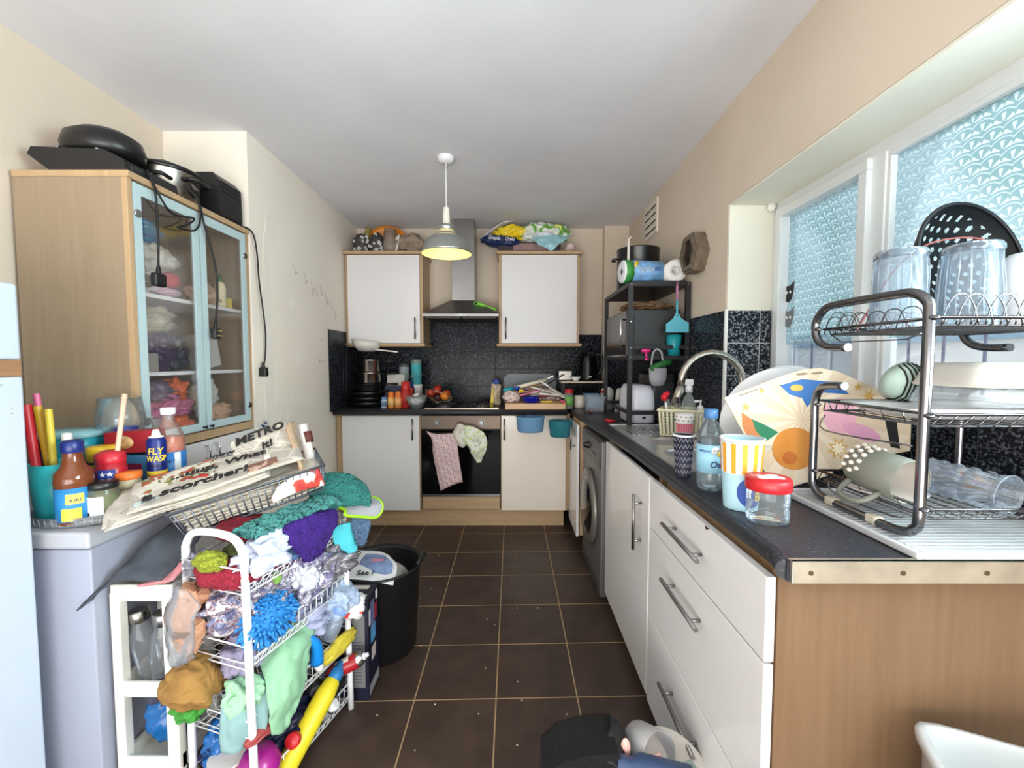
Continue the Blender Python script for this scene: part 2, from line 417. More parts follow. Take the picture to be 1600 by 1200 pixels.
PANE = glassy((250, 254, 255), 0.0, 0.02, 'window glass')
MB().box(WX + 0.026, WX + 0.029, 1.47, 1.89, 1.2, 1.91).build('window_pane', PANE, wn, True)
MB().box(WX + 0.025, WX + 0.029, -0.48, 1.37, 1.18, 1.925).build('window_pane', PANE, wn, True)
def film_mat():
    k = N('patterned privacy film'); tc = k.n('ShaderNodeTexCoord'); sp = k.n('ShaderNodeSeparateXYZ'); k.l(tc.outputs['Object'], sp.inputs[0])
    CW_, CH_ = 0.048, 0.034
    zr = k.math('MULTIPLY', k.math('ADD', sp.outputs[2], 3.0), 1 / CH_); row = k.math('FLOOR', zr); fz = k.math('FRACT', zr)
    def lattice(shift):
        r_ = k.math('SUBTRACT', row, shift); par = k.math('MULTIPLY', k.math('FLOORED_MODULO', r_, 2.0), 0.5)
        y = k.math('FRACT', k.math('ADD', k.math('MULTIPLY', k.math('ADD', sp.outputs[1], 3.0), 1 / CW_), par))
        dy = k.math('MULTIPLY', k.math('SUBTRACT', y, 0.5), CW_ / CH_); dz = k.math('ADD', fz, shift)
        r = k.math('SQRT', k.math('ADD', k.math('MULTIPLY', dy, dy), k.math('MULTIPLY', dz, dz))); th = k.math('ARCTAN2', dy, dz)
        pet = k.math('GREATER_THAN', k.math('COSINE', k.math('MULTIPLY', th, 5.6)), 0.25)
        w = k.math('LESS_THAN', k.math('ABSOLUTE', th), 1.35)
        leaf = k.math('MULTIPLY', k.math('MULTIPLY', pet, w), k.math('MULTIPLY', k.math('LESS_THAN', r, 0.72), k.math('GREATER_THAN', r, 0.12)))
        arc = k.math('MULTIPLY', k.math('LESS_THAN', k.math('ABSOLUTE', k.math('SUBTRACT', r, 0.95)), 0.05), k.math('LESS_THAN', k.math('ABSOLUTE', th), 1.5))
        return k.math('MAXIMUM', leaf, k.math('MULTIPLY', arc, 0.7))
    f = k.math('MINIMUM', k.math('MAXIMUM', lattice(0), k.math('MULTIPLY', lattice(1), 0.6)), 1.0)
    nz = k.n('ShaderNodeTexNoise', Scale=2.6, Detail=1.0, Distortion=0.6); k.l(tc.outputs['Object'], nz.inputs['Vector'])
    base = k.ramp(nz.outputs[0], [(0.38, C(158, 192, 194)), (0.62, C(196, 220, 226))])
    c = k.mix(f, base, C(236, 248, 250))
    tr = k.n('ShaderNodeBsdfTransparent'); tl = k.n('ShaderNodeBsdfTranslucent'); k.l(c, tr.inputs[0]); k.l(c, tl.inputs[0])
    mx = k.n('ShaderNodeMixShader'); mx.inputs[0].default_value = 0.45; k.l(tr.outputs[0], mx.inputs[1]); k.l(tl.outputs[0], mx.inputs[2]); k.l(mx.outputs[0], k.out.inputs[0])
    return k.m
FILM = film_mat()
for (y0, y1, z1) in ((1.47, 1.89, 1.91), (-0.48, 1.37, 1.925)):
    q = MB(); q.bm.faces.new([q.bm.verts.new((WX + 0.0238, *p)) for p in ((y0, 1.345), (y1, 1.345), (y1, z1), (y0, z1))])
    f = q.build('privacy_film', FILM, wn, True); f.data.transform(Matrix.Translation(wn.location)); f.location = -Vector(wn.location)
# outside: pale rendered wall, paving, railings, far wall top
struct(MB().box(1.35, 5.0, -3, 6, -0.1, 0.6).build('ground_outside', M((205, 205, 200), 0.9)))
struct(MB().box(3.2, 3.35, -3, 6, 0.6, 1.52).build('garden_wall', M((232, 236, 240), 0.9, var=0.05, bscale=6)))
struct(MB().box(3.16, 3.2, -3, 6, 1.42, 1.55).build('garden_wall_coping', M((150, 178, 200), 0.9)))
b = MB().tube([(2.2, -2.5, 1.42), (2.2, 5, 1.42)], 0.012, 6)
for i in range(40): b.tube([(2.2, -2.4 + i * 0.19, 0.6), (2.2, -2.4 + i * 0.19, 1.42)], 0.007, 5)
tag(b.build('garden_railing', M((120, 125, 150), 0.5), loc=None), 'thin metal railing outside beyond the window', 'railing')

def cat_head(z, y, m, lab):
    pts = [(-0.03, -0.028), (-0.04, 0.0), (-0.036, 0.03), (-0.034, 0.058), (-0.014, 0.036), (0.008, 0.036), (0.034, 0.052), (0.032, 0.016), (0.022, -0.02), (0.004, -0.036)]
    t = thing('cat_sticker', lab, 'sticker', (WX + 0.018, y, z))
    MB().prism([(-p[0] * 1.0, p[1]) for p in pts], 0.0, 0.001, 'x').build('cat_silhouette', m, t)
    for dy in (-0.012, 0.012): MB().ell((-0.0006, dy + 0.002, 0.008), 0.0008, 0.007, 0.007, 10).build('eye', WHITE, t)
cat_head(1.565, 1.87, M((20, 20, 22), 0.6), 'black cat head sticker on the small window pane, upper one')
cat_head(1.455, 1.865, M((120, 125, 130), 0.6), 'grey cat head sticker on the small window pane, lower one')
tag(MB().blob((1.17, 1.945, 1.965), 0.018, 0.014, 0.02, 0.3, 2, 3, 3).build('paper_wad', M((238, 236, 228), 0.9), loc=None), 'crumpled white wad stuck in the top corner of the window recess', 'wad')

# ---------------------------------------------------------------- kitchen units
def bar_handle(parent, a, b, out, m=STEEL, r=0.006, world=True):
    """bar handle between a and b, standing off along vector out"""
    a, b, out = Vector(a), Vector(b), Vector(out); mb = MB(); mb.tube([a, b], r, 10)
    d = (b - a)
    for t in (0.16, 0.84): mb.tube([a + d * t, a + d * t - out], r * 0.8, 8)
    return mb.build('handle', m, parent, world)
# wall units
def wall_unit(x0, x1, hx, label):
    t = thing('wall_cabinet', label, 'cabinet', ((x0 + x1) / 2, 3.56, 1.41), group=None)
    MB().box(x0, x1, 3.42, 3.71, 1.415, 2.12).build('body', WOOD, t, True)
    MB().box(x0 - 0.02, x1 + 0.02, 3.385, 3.71, 2.12, 2.148, 0.01).build('cornice', WOODX, t, True)
    MB().box(x0 - 0.02, x1 + 0.02, 3.385, 3.71, 1.39, 1.415, 0.01).build('pelmet', WOODX, t, True)
    dr = MB().box(x0 + 0.022, x1 - 0.022, 3.40, 3.418, 1.418, 2.116, 0.002).build('door', WHITED, t, True)
    bar_handle(dr, (hx, 3.375, 1.45), (hx, 3.375, 1.62), (0, -0.025, 0), world=False).matrix_parent_inverse = t.matrix_basis.inverted() if False else Matrix.Identity(4)
    dr.children[0].location = -Vector(t.location)
    return t
wall_unit(-1.333, -0.715, -0.772, 'white-doored wall cabinet left of the cooker hood')
wall_unit(-0.104, 0.54, -0.05, 'white-doored wall cabinet right of the cooker hood')
def sub_handle(door, root, a, b, out): # sub-part handle given in world coordinates
    h = bar_handle(door, a, b, out, world=False); h.location = -Vector(root.location); return h

# worktops
t = thing('worktop', 'charcoal laminate worktop along the back wall under the hob', 'worktop', (-0.45, 3.4, 0.87))
MB().box(-1.33, 0.414, 3.13, 3.71, 0.872, 0.91).tube([(-1.33, 3.133, 0.891), (0.414, 3.133, 0.891)], 0.019, 12).build('slab', WTOP, t, True)
t = thing('worktop', 'long charcoal laminate worktop with sink and steel end strip on the right', 'worktop', (0.85, 1.5, 0.87))
HX0, HX1, HY0, HY1 = 0.595, 0.90, 1.43, 1.99
def fx(y): return 0.515 if y <= 1.75 else 0.515 - (y - 1.75) * 0.0475
b = MB()
b.prism([(0.497, 0.745), (1.19, 0.745), (1.19, HY0), (0.515, HY0), (0.515, 0.80)], 0.872, 0.91)
b.prism([(0.515, HY0), (HX0, HY0), (HX0, HY1), (fx(HY1), HY1), (0.515, 1.75)], 0.872, 0.91)
b.prism([(HX1, HY0), (1.19, HY0), (1.19, 1.955), (0.98, 1.955), (0.98, HY1), (HX1, HY1)], 0.872, 0.91)
b.prism([(fx(HY1), HY1), (0.98, HY1), (0.98, 3.63), (0.785, 3.63), (0.785, 3.71), (0.42, 3.71), (fx(3.12), 3.12)], 0.872, 0.91)
b.tube([(0.50, 0.75, 0.891), (0.517, 0.80, 0.891), (0.517, 1.75, 0.891), (fx(3.12) + 0.002, 3.12, 0.891)], 0.019, 12)
b.build('slab', WTOP, t, True)
e = MB().box(0.502, 1.19, 0.737, 0.745, 0.872, 0.913, 0.001).box(0.502, 1.19, 0.737, 0.752, 0.9105, 0.913, 0.001).build('edge_strip', M((196, 188, 172), 0.38, 0.85, var=0.25, bscale=14), t, True)
for x in (0.535, 0.70, 0.85, 1.02):
    sc = MB().cyl(0.0045, 0, 0.0012, 10, T(x, 0.7368, 0.892, pi / 2)).build('screw', M((110, 95, 75), 0.4, 0.9), e); sc.location = -Vector(t.location)

# back run
t = thing('base_cabinet', 'white base cabinet left of the oven, door closed', 'cabinet', (-1.0, 3.45, 0))
MB().box(-1.333, -0.695, 3.19, 3.7, 0.13, 0.872).build('body', WOOD, t, True)
d = MB().box(-1.285, -0.703, 3.17, 3.188, 0.135, 0.862, 0.002).build('door', WHITED, t, True)
sub_handle(d, t, (-0.748, 3.143, 0.68), (-0.748, 3.143, 0.84), (0, -0.026, 0))
t = thing('plinth', 'light wood kickboard along the floor under the oven run', 'plinth', (-0.45, 3.23, 0))
MB().box(-1.33, 0.40, 3.22, 3.24, 0, 0.128).build('board', WOODX, t, True)
t = thing('built_in_oven', 'black glass built-in oven with steel control panel and two tea towels', 'oven', (-0.388, 3.45, 0.13))
MB().box(-0.69, -0.086, 3.2, 3.68, 0.24, 0.868).build('casing', BLACKM, t, True)
MB().box(-0.688, -0.088, 3.168, 3.2, 0.76, 0.862, 0.002).build('control_panel', M((122, 108, 96), 0.5, 0.9), t, True)
MB().box(-0.685, -0.091, 3.165, 3.2, 0.262, 0.755, 0.003).build('oven_door', M((6, 6, 8), 0.08, name='black oven glass', Specular_IOR_Level=0.25), t, True)
MB().box(-0.685, -0.091, 3.185, 3.2, 0.14, 0.235, 0.002).build('lower_panel', WOODX, t, True)
MB().box(-0.685, -0.091, 3.186, 3.2, 0.238, 0.258).build('trim_strip', STEEL, t, True)
for x in (-0.565, -0.23): MB().cyl(0.019, 0, 0.022, 20, T(x, 3.168, 0.812, pi / 2), 0.004).cyl(0.024, 0, 0.003, 20, T(x, 3.168, 0.812, pi / 2)).build('knob', M((150, 148, 146), 0.45, 0.9), t, True)
MB().tube([(-0.63, 3.165, 0.735), (-0.63, 3.125, 0.735), (-0.15, 3.125, 0.735), (-0.15, 3.165, 0.735)], 0.008, 8).build('door_handle', BLACK, t, True)
t = thing('base_cabinet', 'white base cabinet right of the oven with a blue tub hung on it', 'cabinet', (0.17, 3.45, 0))
MB().box(-0.084, 0.44, 3.19, 3.7, 0.13, 0.872).build('body', WOOD, t, True)
d = MB().box(-0.08, 0.408, 3.17, 3.188, 0.135, 0.862, 0.002).build('door', M((232, 222, 208), 0.16), t, True)
sub_handle(d, t, (-0.058, 3.143, 0.68), (-0.058, 3.143, 0.84), (0, -0.026, 0))

# right run
t = thing('base_cabinet', 'narrow white corner base cabinet left of the washing machine', 'cabinet', (0.6, 2.95, 0))
MB().box(0.455, 0.96, 2.79, 3.12, 0.1, 0.872).build('body', WOOD, t, True)
d = MB().box(0.428, 0.446, 2.77, 3.13, 0.1, 0.85, 0.002).build('door', WHITED, t, True)
sub_handle(d, t, (0.402, 2.86, 0.67), (0.402, 2.86, 0.83), (-0.026, 0, 0))
t = thing('washing_machine', 'grey front-loading washing machine under the right worktop', 'washing machine', (0.7, 2.47, 0))
WM = M((108, 108, 108), 0.4, 0.35); WMD = M((74, 74, 76), 0.4, 0.3)
MB().box(0.468, 0.96, 2.185, 2.74, 0.015, 0.85, 0.006).build('body', WM, t, True)
MB().box(0.458, 0.47, 2.195, 2.73, 0.70, 0.846, 0.005).build('control_panel', WMD, t, True)
MB().lathe([(0.012, 0.03), (0.02, 0.012), (0.022, 0)], 20, T(0.458, 2.50, 0.775, 0, -pi / 2)).build('dial', BLACK, t, True)
for i in range(4): MB().box(0.4565, 0.459, 2.29 + i * 0.035, 2.31 + i * 0.035, 0.755, 0.765).build('button', BLACKM, t, True)
R = T(0.468, 2.47, 0.42, 0, -pi / 2)
dd = MB().lathe([(0.165, 0), (0.215, 0.0), (0.222, 0.014), (0.205, 0.03), (0.165, 0.026)], 40, R).build('door_ring', M((128, 124, 118), 0.35, 0.5), t, True)
g = MB().lathe([(0.168, 0.024), (0.15, 0.034), (0.08, 0.044), (0, 0.046)], 36, R).build('door_glass', M((14, 16, 18), 0.08), t, True)
MB().box(0.462, 0.47, 2.19, 2.73, 0.016, 0.08, 0.003).build('kick_panel', WMD, t, True)
t = thing('base_cabinet', 'tall-doored white base cabinet under the sink beside the drawers', 'cabinet', (0.8, 1.8, 0))
MB().box(0.51, 0.56, 2.14, 2.175, 0.0, 0.87).box(0.53, 0.56, 1.475, 1.5, 0.08, 0.87).box(0.51, 1.15, 1.475, 1.49, 0.08, 0.70).box(0.51, 0.98, 2.155, 2.175, 0.02, 0.7).box(0.51, 0.95, 1.49, 2.155, 0.08, 0.1).build('body', WOOD, t, True)
d = MB().box(0.487, 0.507, 1.478, 2.165, 0.06, 0.858, 0.0035).build('door', WHITED, t, True)
sub_handle(d, t, (0.455, 1.555, 0.565), (0.455, 1.555, 0.775), (-0.03, 0, 0))
t = thing('drawer_unit', 'white three-drawer unit at the near end of the right worktop', 'cabinet', (0.8, 1.1, 0))
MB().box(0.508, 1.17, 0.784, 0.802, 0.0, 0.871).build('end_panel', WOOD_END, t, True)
MB().box(0.53, 1.17, 0.803, 1.42, 0.06, 0.868).box(0.51, 0.53, 0.803, 1.42, 0.06, 0.82).build('body', WOOD, t, True)
for i, (z0, z1, hz) in enumerate(((0.689, 0.858, 0.775), (0.374, 0.684, 0.60), (0.05, 0.369, 0.265))):
    d = MB().box(0.487, 0.506, 0.787, 1.468, z0, z1, 0.002).build('drawer_front', WHITED, t, True)
    sub_handle(d, t, (0.459, 1.02, hz), (0.459, 1.27, hz), (-0.029, 0, 0))
    if i == 0:
        c = MB().prism([(1.02, 0.858), (1.045, 0.858), (1.04, 0.849), (1.03, 0.853)], 0.4862, 0.4869, 'x').build('chip', M((70, 45, 30), 0.9), d); c.location = -Vector(t.location)

# cooker hood
t = thing('cooker_hood', 'brushed steel chimney cooker hood between the wall cabinets', 'cooker hood', (-0.395, 3.5, 1.6))
b = MB().box(-0.692, -0.102, 3.275, 3.705, 1.618, 1.64, 0.002)
b.build('canopy_rim', STEEL, t, True)
q0 = [(-0.69, 3.277, 1.64), (-0.104, 3.277, 1.64), (-0.104, 3.705, 1.64), (-0.69, 3.705, 1.64)]; q1 = [(-0.50, 3.45, 1.765), (-0.29, 3.45, 1.765), (-0.29, 3.705, 1.765), (-0.50, 3.705, 1.765)]
b = MB(); A = [b.bm.verts.new(p) for p in q0]; B = [b.bm.verts.new(p) for p in q1]
for i in range(4): b.bm.faces.new((A[i], A[(i + 1) % 4], B[(i + 1) % 4], B[i]))
b.bm.faces.new(B); b.build('canopy', STEEL, t, True)
MB().box(-0.488, -0.302, 3.46, 3.705, 1.765, 2.34, 0.002).box(-0.482, -0.308, 3.466, 3.705, 2.3405, 2.424).build('chimney', STEEL, t, True)
MB().box(-0.67, -0.40, 3.3, 3.69, 1.605, 1.617).box(-0.39, -0.125, 3.3, 3.69, 1.605, 1.617).build('grease_filter', M((60, 58, 56), 0.5, 0.6), t, True)
b = MB()
for i in range(5): b.cyl(0.0045, 0, 0.003, 10, T(-0.43 + i * 0.016, 3.276, 1.629, pi / 2))
b.build('button_row', CHROME, t, True)

# tall display cabinet
t = thing('display_cabinet', 'tall light wood display cabinet with two glass doors on the left', 'cabinet', (-1.55, 1.84, 0))
X0, X1, Y0, Y1 = -1.745, -1.345, 1.51, 2.185
MB().box(X0, X1 - 0.02, Y0, Y0 + 0.018, 0, 1.915).box(X0, X1 - 0.02, Y1 - 0.018, Y1, 0, 1.915).box(X0, X0 + 0.01, Y0 + 0.018, Y1 - 0.018, 0, 1.915)\
    .box(X0, X1 - 0.02, Y0 + 0.018, Y1 - 0.018, 0.93, 0.965).box(X0, X1 - 0.02, Y0 + 0.018, Y1 - 0.018, 0.06, 0.08).build('carcass', WOOD_PANEL, t, True)
MB().box(X1 - 0.02, X1, Y0, Y0 + 0.018, 0, 1.915).box(X1 - 0.02, X1, Y1 - 0.018, Y1, 0, 1.915).box(X1 - 0.02, X1, Y0 + 0.018, Y1 - 0.018, 0.93, 0.965).build('front_edging', WOOD, t, True)
MB().box(X0, X1 + 0.008, Y0 - 0.004, Y1 + 0.002, 1.915, 1.938, 0.003).build('top_board', WOOD, t, True)
for i, z in enumerate((1.215, 1.515)): MB().box(X0 + 0.01, X1 - 0.03, Y0 + 0.019, Y1 - 0.019, z, z + 0.015).build('shelf', WHITE, t, True)
FROST = M((184, 205, 208), 0.35, name='frosted door border')
ymid = (Y0 + Y1) / 2
for (a, c, side) in ((Y0 + 0.022, ymid - 0.004, 1), (ymid + 0.004, Y1 - 0.022, -1)):
    w = 0.032; z0, z1 = 0.972, 1.908
    b = MB().box(X1 - 0.006, X1 + 0.001, a, a + w, z0, z1).box(X1 - 0.006, X1 + 0.001, c - w, c, z0, z1).box(X1 - 0.006, X1 + 0.001, a + w, c - w, z0, z0 + w).box(X1 - 0.006, X1 + 0.001, a + w, c - w, z1 - w * 1.2, z1)
    d = b.build('door', FROST, t, True)
    p = MB().box(X1 - 0.005, X1 - 0.001, a + w, c - w, z0 + w, z1 - w * 1.2).build('door_glass', glassy((250, 246, 240), 0.03, 0.08, 'cabinet glass', 0.3), d); p.location = -Vector(t.location)
    hy = a + 0.012 if side > 0 else c - 0.012
    for hz in (1.05, 1.80):
        q = MB().cyl(0.015, 0, 0.008, 18, T(X1 + 0.001, hy, hz, 0, pi / 2), 0.002).build('hinge', CHROME, d); q.location = -Vector(t.location)
    ky = c - 0.016 if side > 0 else a + 0.016
    q = MB().lathe([(0.004, 0), (0.004, 0.012), (0.008, 0.016), (0, 0.02)], 14, T(X1 + 0.001, ky, 0.985, 0, pi / 2)).build('knob', BLACKM, d); q.location = -Vector(t.location)
for (a, c, ky) in ((Y0 + 0.02, ymid - 0.002, ymid - 0.03), (ymid + 0.002, Y1 - 0.02, ymid + 0.03)):
    d = MB().box(X1 - 0.002, X1 + 0.014, a, c, 0.085, 0.925, 0.002).build('cupboard_door', WHITED, t, True)
    q = MB().tube([(X1 + 0.014, ky, 0.905), (X1 + 0.034, ky, 0.905), (X1 + 0.034, ky, 0.85), (X1 + 0.014, ky, 0.85)], 0.004, 6).build('handle', CHROME, d); q.location = -Vector(t.location)

# fridge freezer and chest freezer
t = thing('fridge_freezer', 'white fridge freezer with a wood-look strip at the left edge', 'fridge', (-1.5, 0.8, 0))
FW = M((196, 206, 220), 0.3, name='fridge enamel')
MB().box(-1.745, -1.29, 0.5, 1.08, 0.02, 1.466, 0.006).build('body', FW, t, True)
MB().box(-1.286, -1.25, 0.5, 1.08, 1.275, 1.466, 0.008, seg=3).build('freezer_door', FW, t, True)
MB().box(-1.288, -1.251, 0.503, 1.077, 1.233, 1.274).build('wood_strip', wood_mat((170, 130, 95), (140, 100, 70), 'y'), t, True)
d = MB().box(-1.286, -1.25, 0.5, 1.08, 0.06, 1.232, 0.006).build('fridge_door', FW, t, True)
rn = random.Random(5); b = MB()
for i in range(26):
    y = 1.06 - rn.random() * 0.22; z = rn.choice((1.215, 1.15, 1.12, 1.10)) + rn.uniform(-.012, .01); a = rn.uniform(-.8, .8); L = rn.uniform(.003, .012)
    b.tube([(-1.2498, y, z), (-1.2498, y + cos(a) * L, z + sin(a) * L)], 0.0009, 4)
q = b.build('scuffs', M((120, 118, 118), 0.8), d); q.location = -Vector(t.location)
t = thing('chest_freezer', 'low white chest freezer with clutter on its lid', 'freezer', (-1.4, 1.3, 0))
FZ = M((160, 164, 180), 0.4, name='freezer enamel')
MB().box(-1.755, -1.148, 1.125, 1.5, 0.03, 0.758, 0.004).box(-1.74, -1.16, 1.15, 1.49, 0.0, 0.04).build('body', FZ, t, True)
MB().box(-1.757, -1.140, 1.112, 1.503, 0.764, 0.81, 0.007, seg=3).build('lid', M((176, 177, 184), 0.35), t, True)
MB().box(-1.75, -1.152, 1.13, 1.497, 0.757, 0.765).build('seal', M((150, 152, 160), 0.6), t, True)

# pendant lamp
t = thing('pendant_lamp', 'silver dome pendant lamp hanging from the ceiling, lit', 'lamp', (-0.375, 2.46, 2.425))
PL = (-0.375, 2.46)
MB().lathe([(0.0, 2.395), (0.03, 2.397), (0.045, 2.41), (0.047, 2.428)], 24, T(*PL, 0)).build('ceiling_rose', WHITE, t, True)
MB().tube([(*PL, 2.40), (*PL, 2.15)], 0.0035, 8).build('cord', WHITE, t, True)
MB().lathe([(0.006, 2.155), (0.017, 2.145), (0.02, 2.115), (0.018, 2.11), (0.021, 2.105), (0.021, 2.075), (0.018, 2.07), (0.022, 2.065), (0.022, 2.035)], 20, T(*PL, 0)).build('lamp_holder', M((232, 226, 214), 0.4), t, True)
LS = M((168, 172, 168), 0.32, 0.75, name='pewter lamp shade')
sh = MB().lathe([(0.02, 2.05), (0.045, 2.045), (0.05, 2.03), (0.042, 2.022), (0.05, 2.005), (0.062, 1.998), (0.066, 1.988), (0.1, 1.972), (0.125, 1.945), (0.137, 1.91), (0.142, 1.898), (0.144, 1.885), (0.1415, 1.885)], 44, T(*PL, 0)).build('lamp_shade', LS, t, True)
ins = MB().lathe([(0.018, 2.045), (0.044, 2.018), (0.06, 1.994), (0.098, 1.968), (0.122, 1.942), (0.134, 1.91), (0.139, 1.898), (0.1412, 1.886)], 44, T(*PL, 0)).build('shade_lining', M((250, 232, 165), 0.6), sh); ins.location = -Vector(t.location)
k = N('bulb glow'); em = k.n('ShaderNodeEmission', Color=(1.0, 0.86, 0.5, 1), Strength=14.0); k.l(em.outputs[0], k.out.inputs[0])
MB().lathe([(0.012, 2.03), (0.014, 2.0), (0.026, 1.975), (0.03, 1.955), (0.024, 1.935), (0, 1.925)], 20, T(*PL, 0)).build('bulb', k.m, t, True)

# hexagonal clock and air vent on the right wall
t = thing('wall_clock', 'hexagonal wooden wall clock on the right wall above the metal rack', 'clock', (0.985, 2.25, 1.835))
CW = M((112, 98, 82), 0.45, var=0.35, bscale=30)
def hexa(r, x0, x1, y=2.25, z=1.835, sy=0.95): return [(y + r * sy * cos(pi / 6 + i * pi / 3 + pi / 6), z + r * sin(pi / 6 + i * pi / 3 + pi / 6)) for i in range(6)]
def hexring(r0, r1, x0, x1, name, m):
    b = MB(); n = 6
    o = hexa(r0, 0, 0); i_ = hexa(r1, 0, 0)
    vo = [[b.bm.verts.new((x, *p)) for p in o] for x in (x0, x1)]; vi = [[b.bm.verts.new((x, *p)) for p in i_] for x in (x0, x1)]
    for a in range(n):
        c = (a + 1) % n
        b.bm.faces.new((vo[0][a], vo[0][c], vo[1][c], vo[1][a])); b.bm.faces.new((vi[0][c], vi[0][a], vi[1][a], vi[1][c]))
        b.bm.faces.new((vo[0][c], vo[0][a], vi[0][a], vi[0][c])); b.bm.faces.new((vo[1][a], vo[1][c], vi[1][c], vi[1][a]))
    return b.build(name, m, t, True)
hexring(0.112, 0.085, 0.925, 0.989, 'case', CW); hexring(0.100, 0.076, 0.915, 0.925, 'outer_moulding', CW); hexring(0.088, 0.062, 0.935, 0.96, 'bezel', M((60, 52, 44), 0.4))
MB().prism(hexa(0.084, 0, 0), 0.955, 0.96, 'x').build('clock_face', M((90, 84, 76), 0.5), t, True)
MB().tube([(0.953, 2.25, 1.835), (0.953, 2.285, 1.84)], 0.0022, 5).tube([(0.952, 2.25, 1.835), (0.952, 2.24, 1.79)], 0.0022, 5).build('clock_hand', BLACK, t, True)
t = thing('air_vent', 'white slotted air vent high on the right wall', 'vent', (0.988, 3.04, 2.27))
b = MB().box(0.978, 0.99, 2.91, 3.18, 2.15, 2.385, 0.003); b.build('plate', M((226, 218, 204), 0.6), t, True)
b = MB()
for r_ in range(2):
    for c_ in range(4):
        for k_ in range(1):
            b.box(0.9765, 0.979, 2.935 + r_ * 0.12, 3.035 + r_ * 0.12, 2.18 + c_ * 0.05, 2.192 + c_ * 0.05)
b.build('slots', M((60, 56, 50), 0.9), t, True)

# ---------------------------------------------------------------- generic small things
def G(o, *kids):
    return o
WZ = 0.911   # worktop surface
def bottle(name, label, cat, loc, prof, body, cap_prof, cap, rot=(0, 0, 0), label_band=None, group=None, liquid=None):
    t = thing(name, label, cat, loc, rot, group)
    MB().lathe(prof, 24).build('body', body, t)
    if cap_prof: MB().lathe(cap_prof, 20).build('cap', cap, t)
    if liquid: MB().lathe(liquid[0], 20).build('contents', liquid[1], t)
    if label_band:
        r, z0, z1, m = label_band; MB().lathe([(r - 0.0004, z0), (r + 0.0006, z0), (r + 0.0006, z1), (r - 0.0004, z1)], 24).build('paper_label', m, t)
    return t
def boxy(name, label, cat, loc, size, m, rot=(0, 0, 0), bev=0.001, group=None):
    t = thing(name, label, cat, loc, rot, group); w, d, h = size
    MB().box(-w / 2, w / 2, -d / 2, d / 2, 0, h, bev).build('carton', m, t)
    return t
def lump(name, label, cat, c, r, m, seed=0, amp=0.28, freq=2.2, sub=5, flat=0.0, rot=(0, 0, 0), group=None, ridge=-1):
    o = MB().blob((0, 0, 0), r[0], r[1], r[2], amp, freq, seed, sub, flat, ridge=ridge).build(name, m)
    o.location = c; o.rotation_euler = rot
    return tag(o, label, cat, group)
PAPER = M((228, 220, 208), 0.85, name='newsprint'); INK = M((28, 27, 28), 0.8, name='ink')
RED = M((196, 30, 38), 0.35); CREAM = M((232, 228, 205), 0.5)

# sink with drainer
t = thing('sink', 'stainless steel inset sink with grooved drainer', 'sink', (0.75, 1.87, 0.91))
def ringhole(b, x0, x1, y0, y1, cx, cy, rx, ry, z, depth, seg=40):
    outer, inner = [], []
    for i in range(seg):
        a = 2 * pi * (i + 0.5) / seg; c_, s_ = cos(a), sin(a)
        k = min(((x1 if c_ > 0 else x0) - cx) / c_ if abs(c_) > 1e-6 else 9, ((y1 if s_ > 0 else y0) - cy) / s_ if abs(s_) > 1e-6 else 9)
        outer.append(b.bm.verts.new((cx + c_ * k, cy + s_ * k, z)))
        q = 1 / (abs(c_ ) ** 4 + abs(s_) ** 4) ** 0.25
        inner.append((c_ * q, s_ * q))
    # corners snapped
    for (X, Y) in ((x0, y0), (x0, y1), (x1, y0), (x1, y1)):
        v = min(outer, key=lambda v: (v.co.x - X) ** 2 + (v.co.y - Y) ** 2); v.co.x = X; v.co.y = Y
    prev = outer
    for (f, dz) in ((1.03, 0), (1.0, -0.003), (0.98, -0.012), (0.9, -depth * 0.9), (0.8, -depth), (0.12, -depth - 0.003)):
        cur = [b.bm.verts.new((cx + p[0] * rx * f, cy + p[1] * ry * f, z + dz)) for p in inner]
        for i in range(seg):
            b.bm.faces.new((prev[i], prev[(i + 1) % seg], cur[(i + 1) % seg], cur[i])).smooth = dz < 0
        prev = cur
    b.bm.faces.new(prev)
b = MB(); zt = 0.914
ringhole(b, 0.55, 0.965, 1.37, 1.735, 0.745, 1.575, 0.145, 0.135, zt, 0.15)
ringhole(b, 0.55, 0.965, 1.735, 2.0, 0.745, 1.865, 0.12, 0.09, zt, 0.09)
b.box(0.55, 0.965, 2.0, 2.36, 0.911, zt)
b.box(0.546, 0.55, 1.37, 2.36, 0.9105, 0.917).box(0.965, 0.969, 1.37, 2.36, 0.9105, 0.917).box(0.546, 0.969, 1.366, 1.37, 0.9105, 0.917).box(0.546, 0.969, 2.36, 2.364, 0.9105, 0.919)
b.build('basin', M((226, 228, 230), 0.34, 0.9, name='sink steel'), t, True)
b = MB()
for i in range(13): b.box(0.585 + i * 0.028, 0.594 + i * 0.028, 2.03, 2.33, 0.914, 0.9185, 0.002)
b.build('drainer_grooves', CHROME, t, True)
for (x, y, z) in ((0.745, 1.575, 0.7605), (0.745, 1.865, 0.8205)): MB().lathe([(0.022, 0), (0.02, 0.004), (0.0, 0.003)], 20, T(x, y, z)).build('plughole', CHROME, t, True)

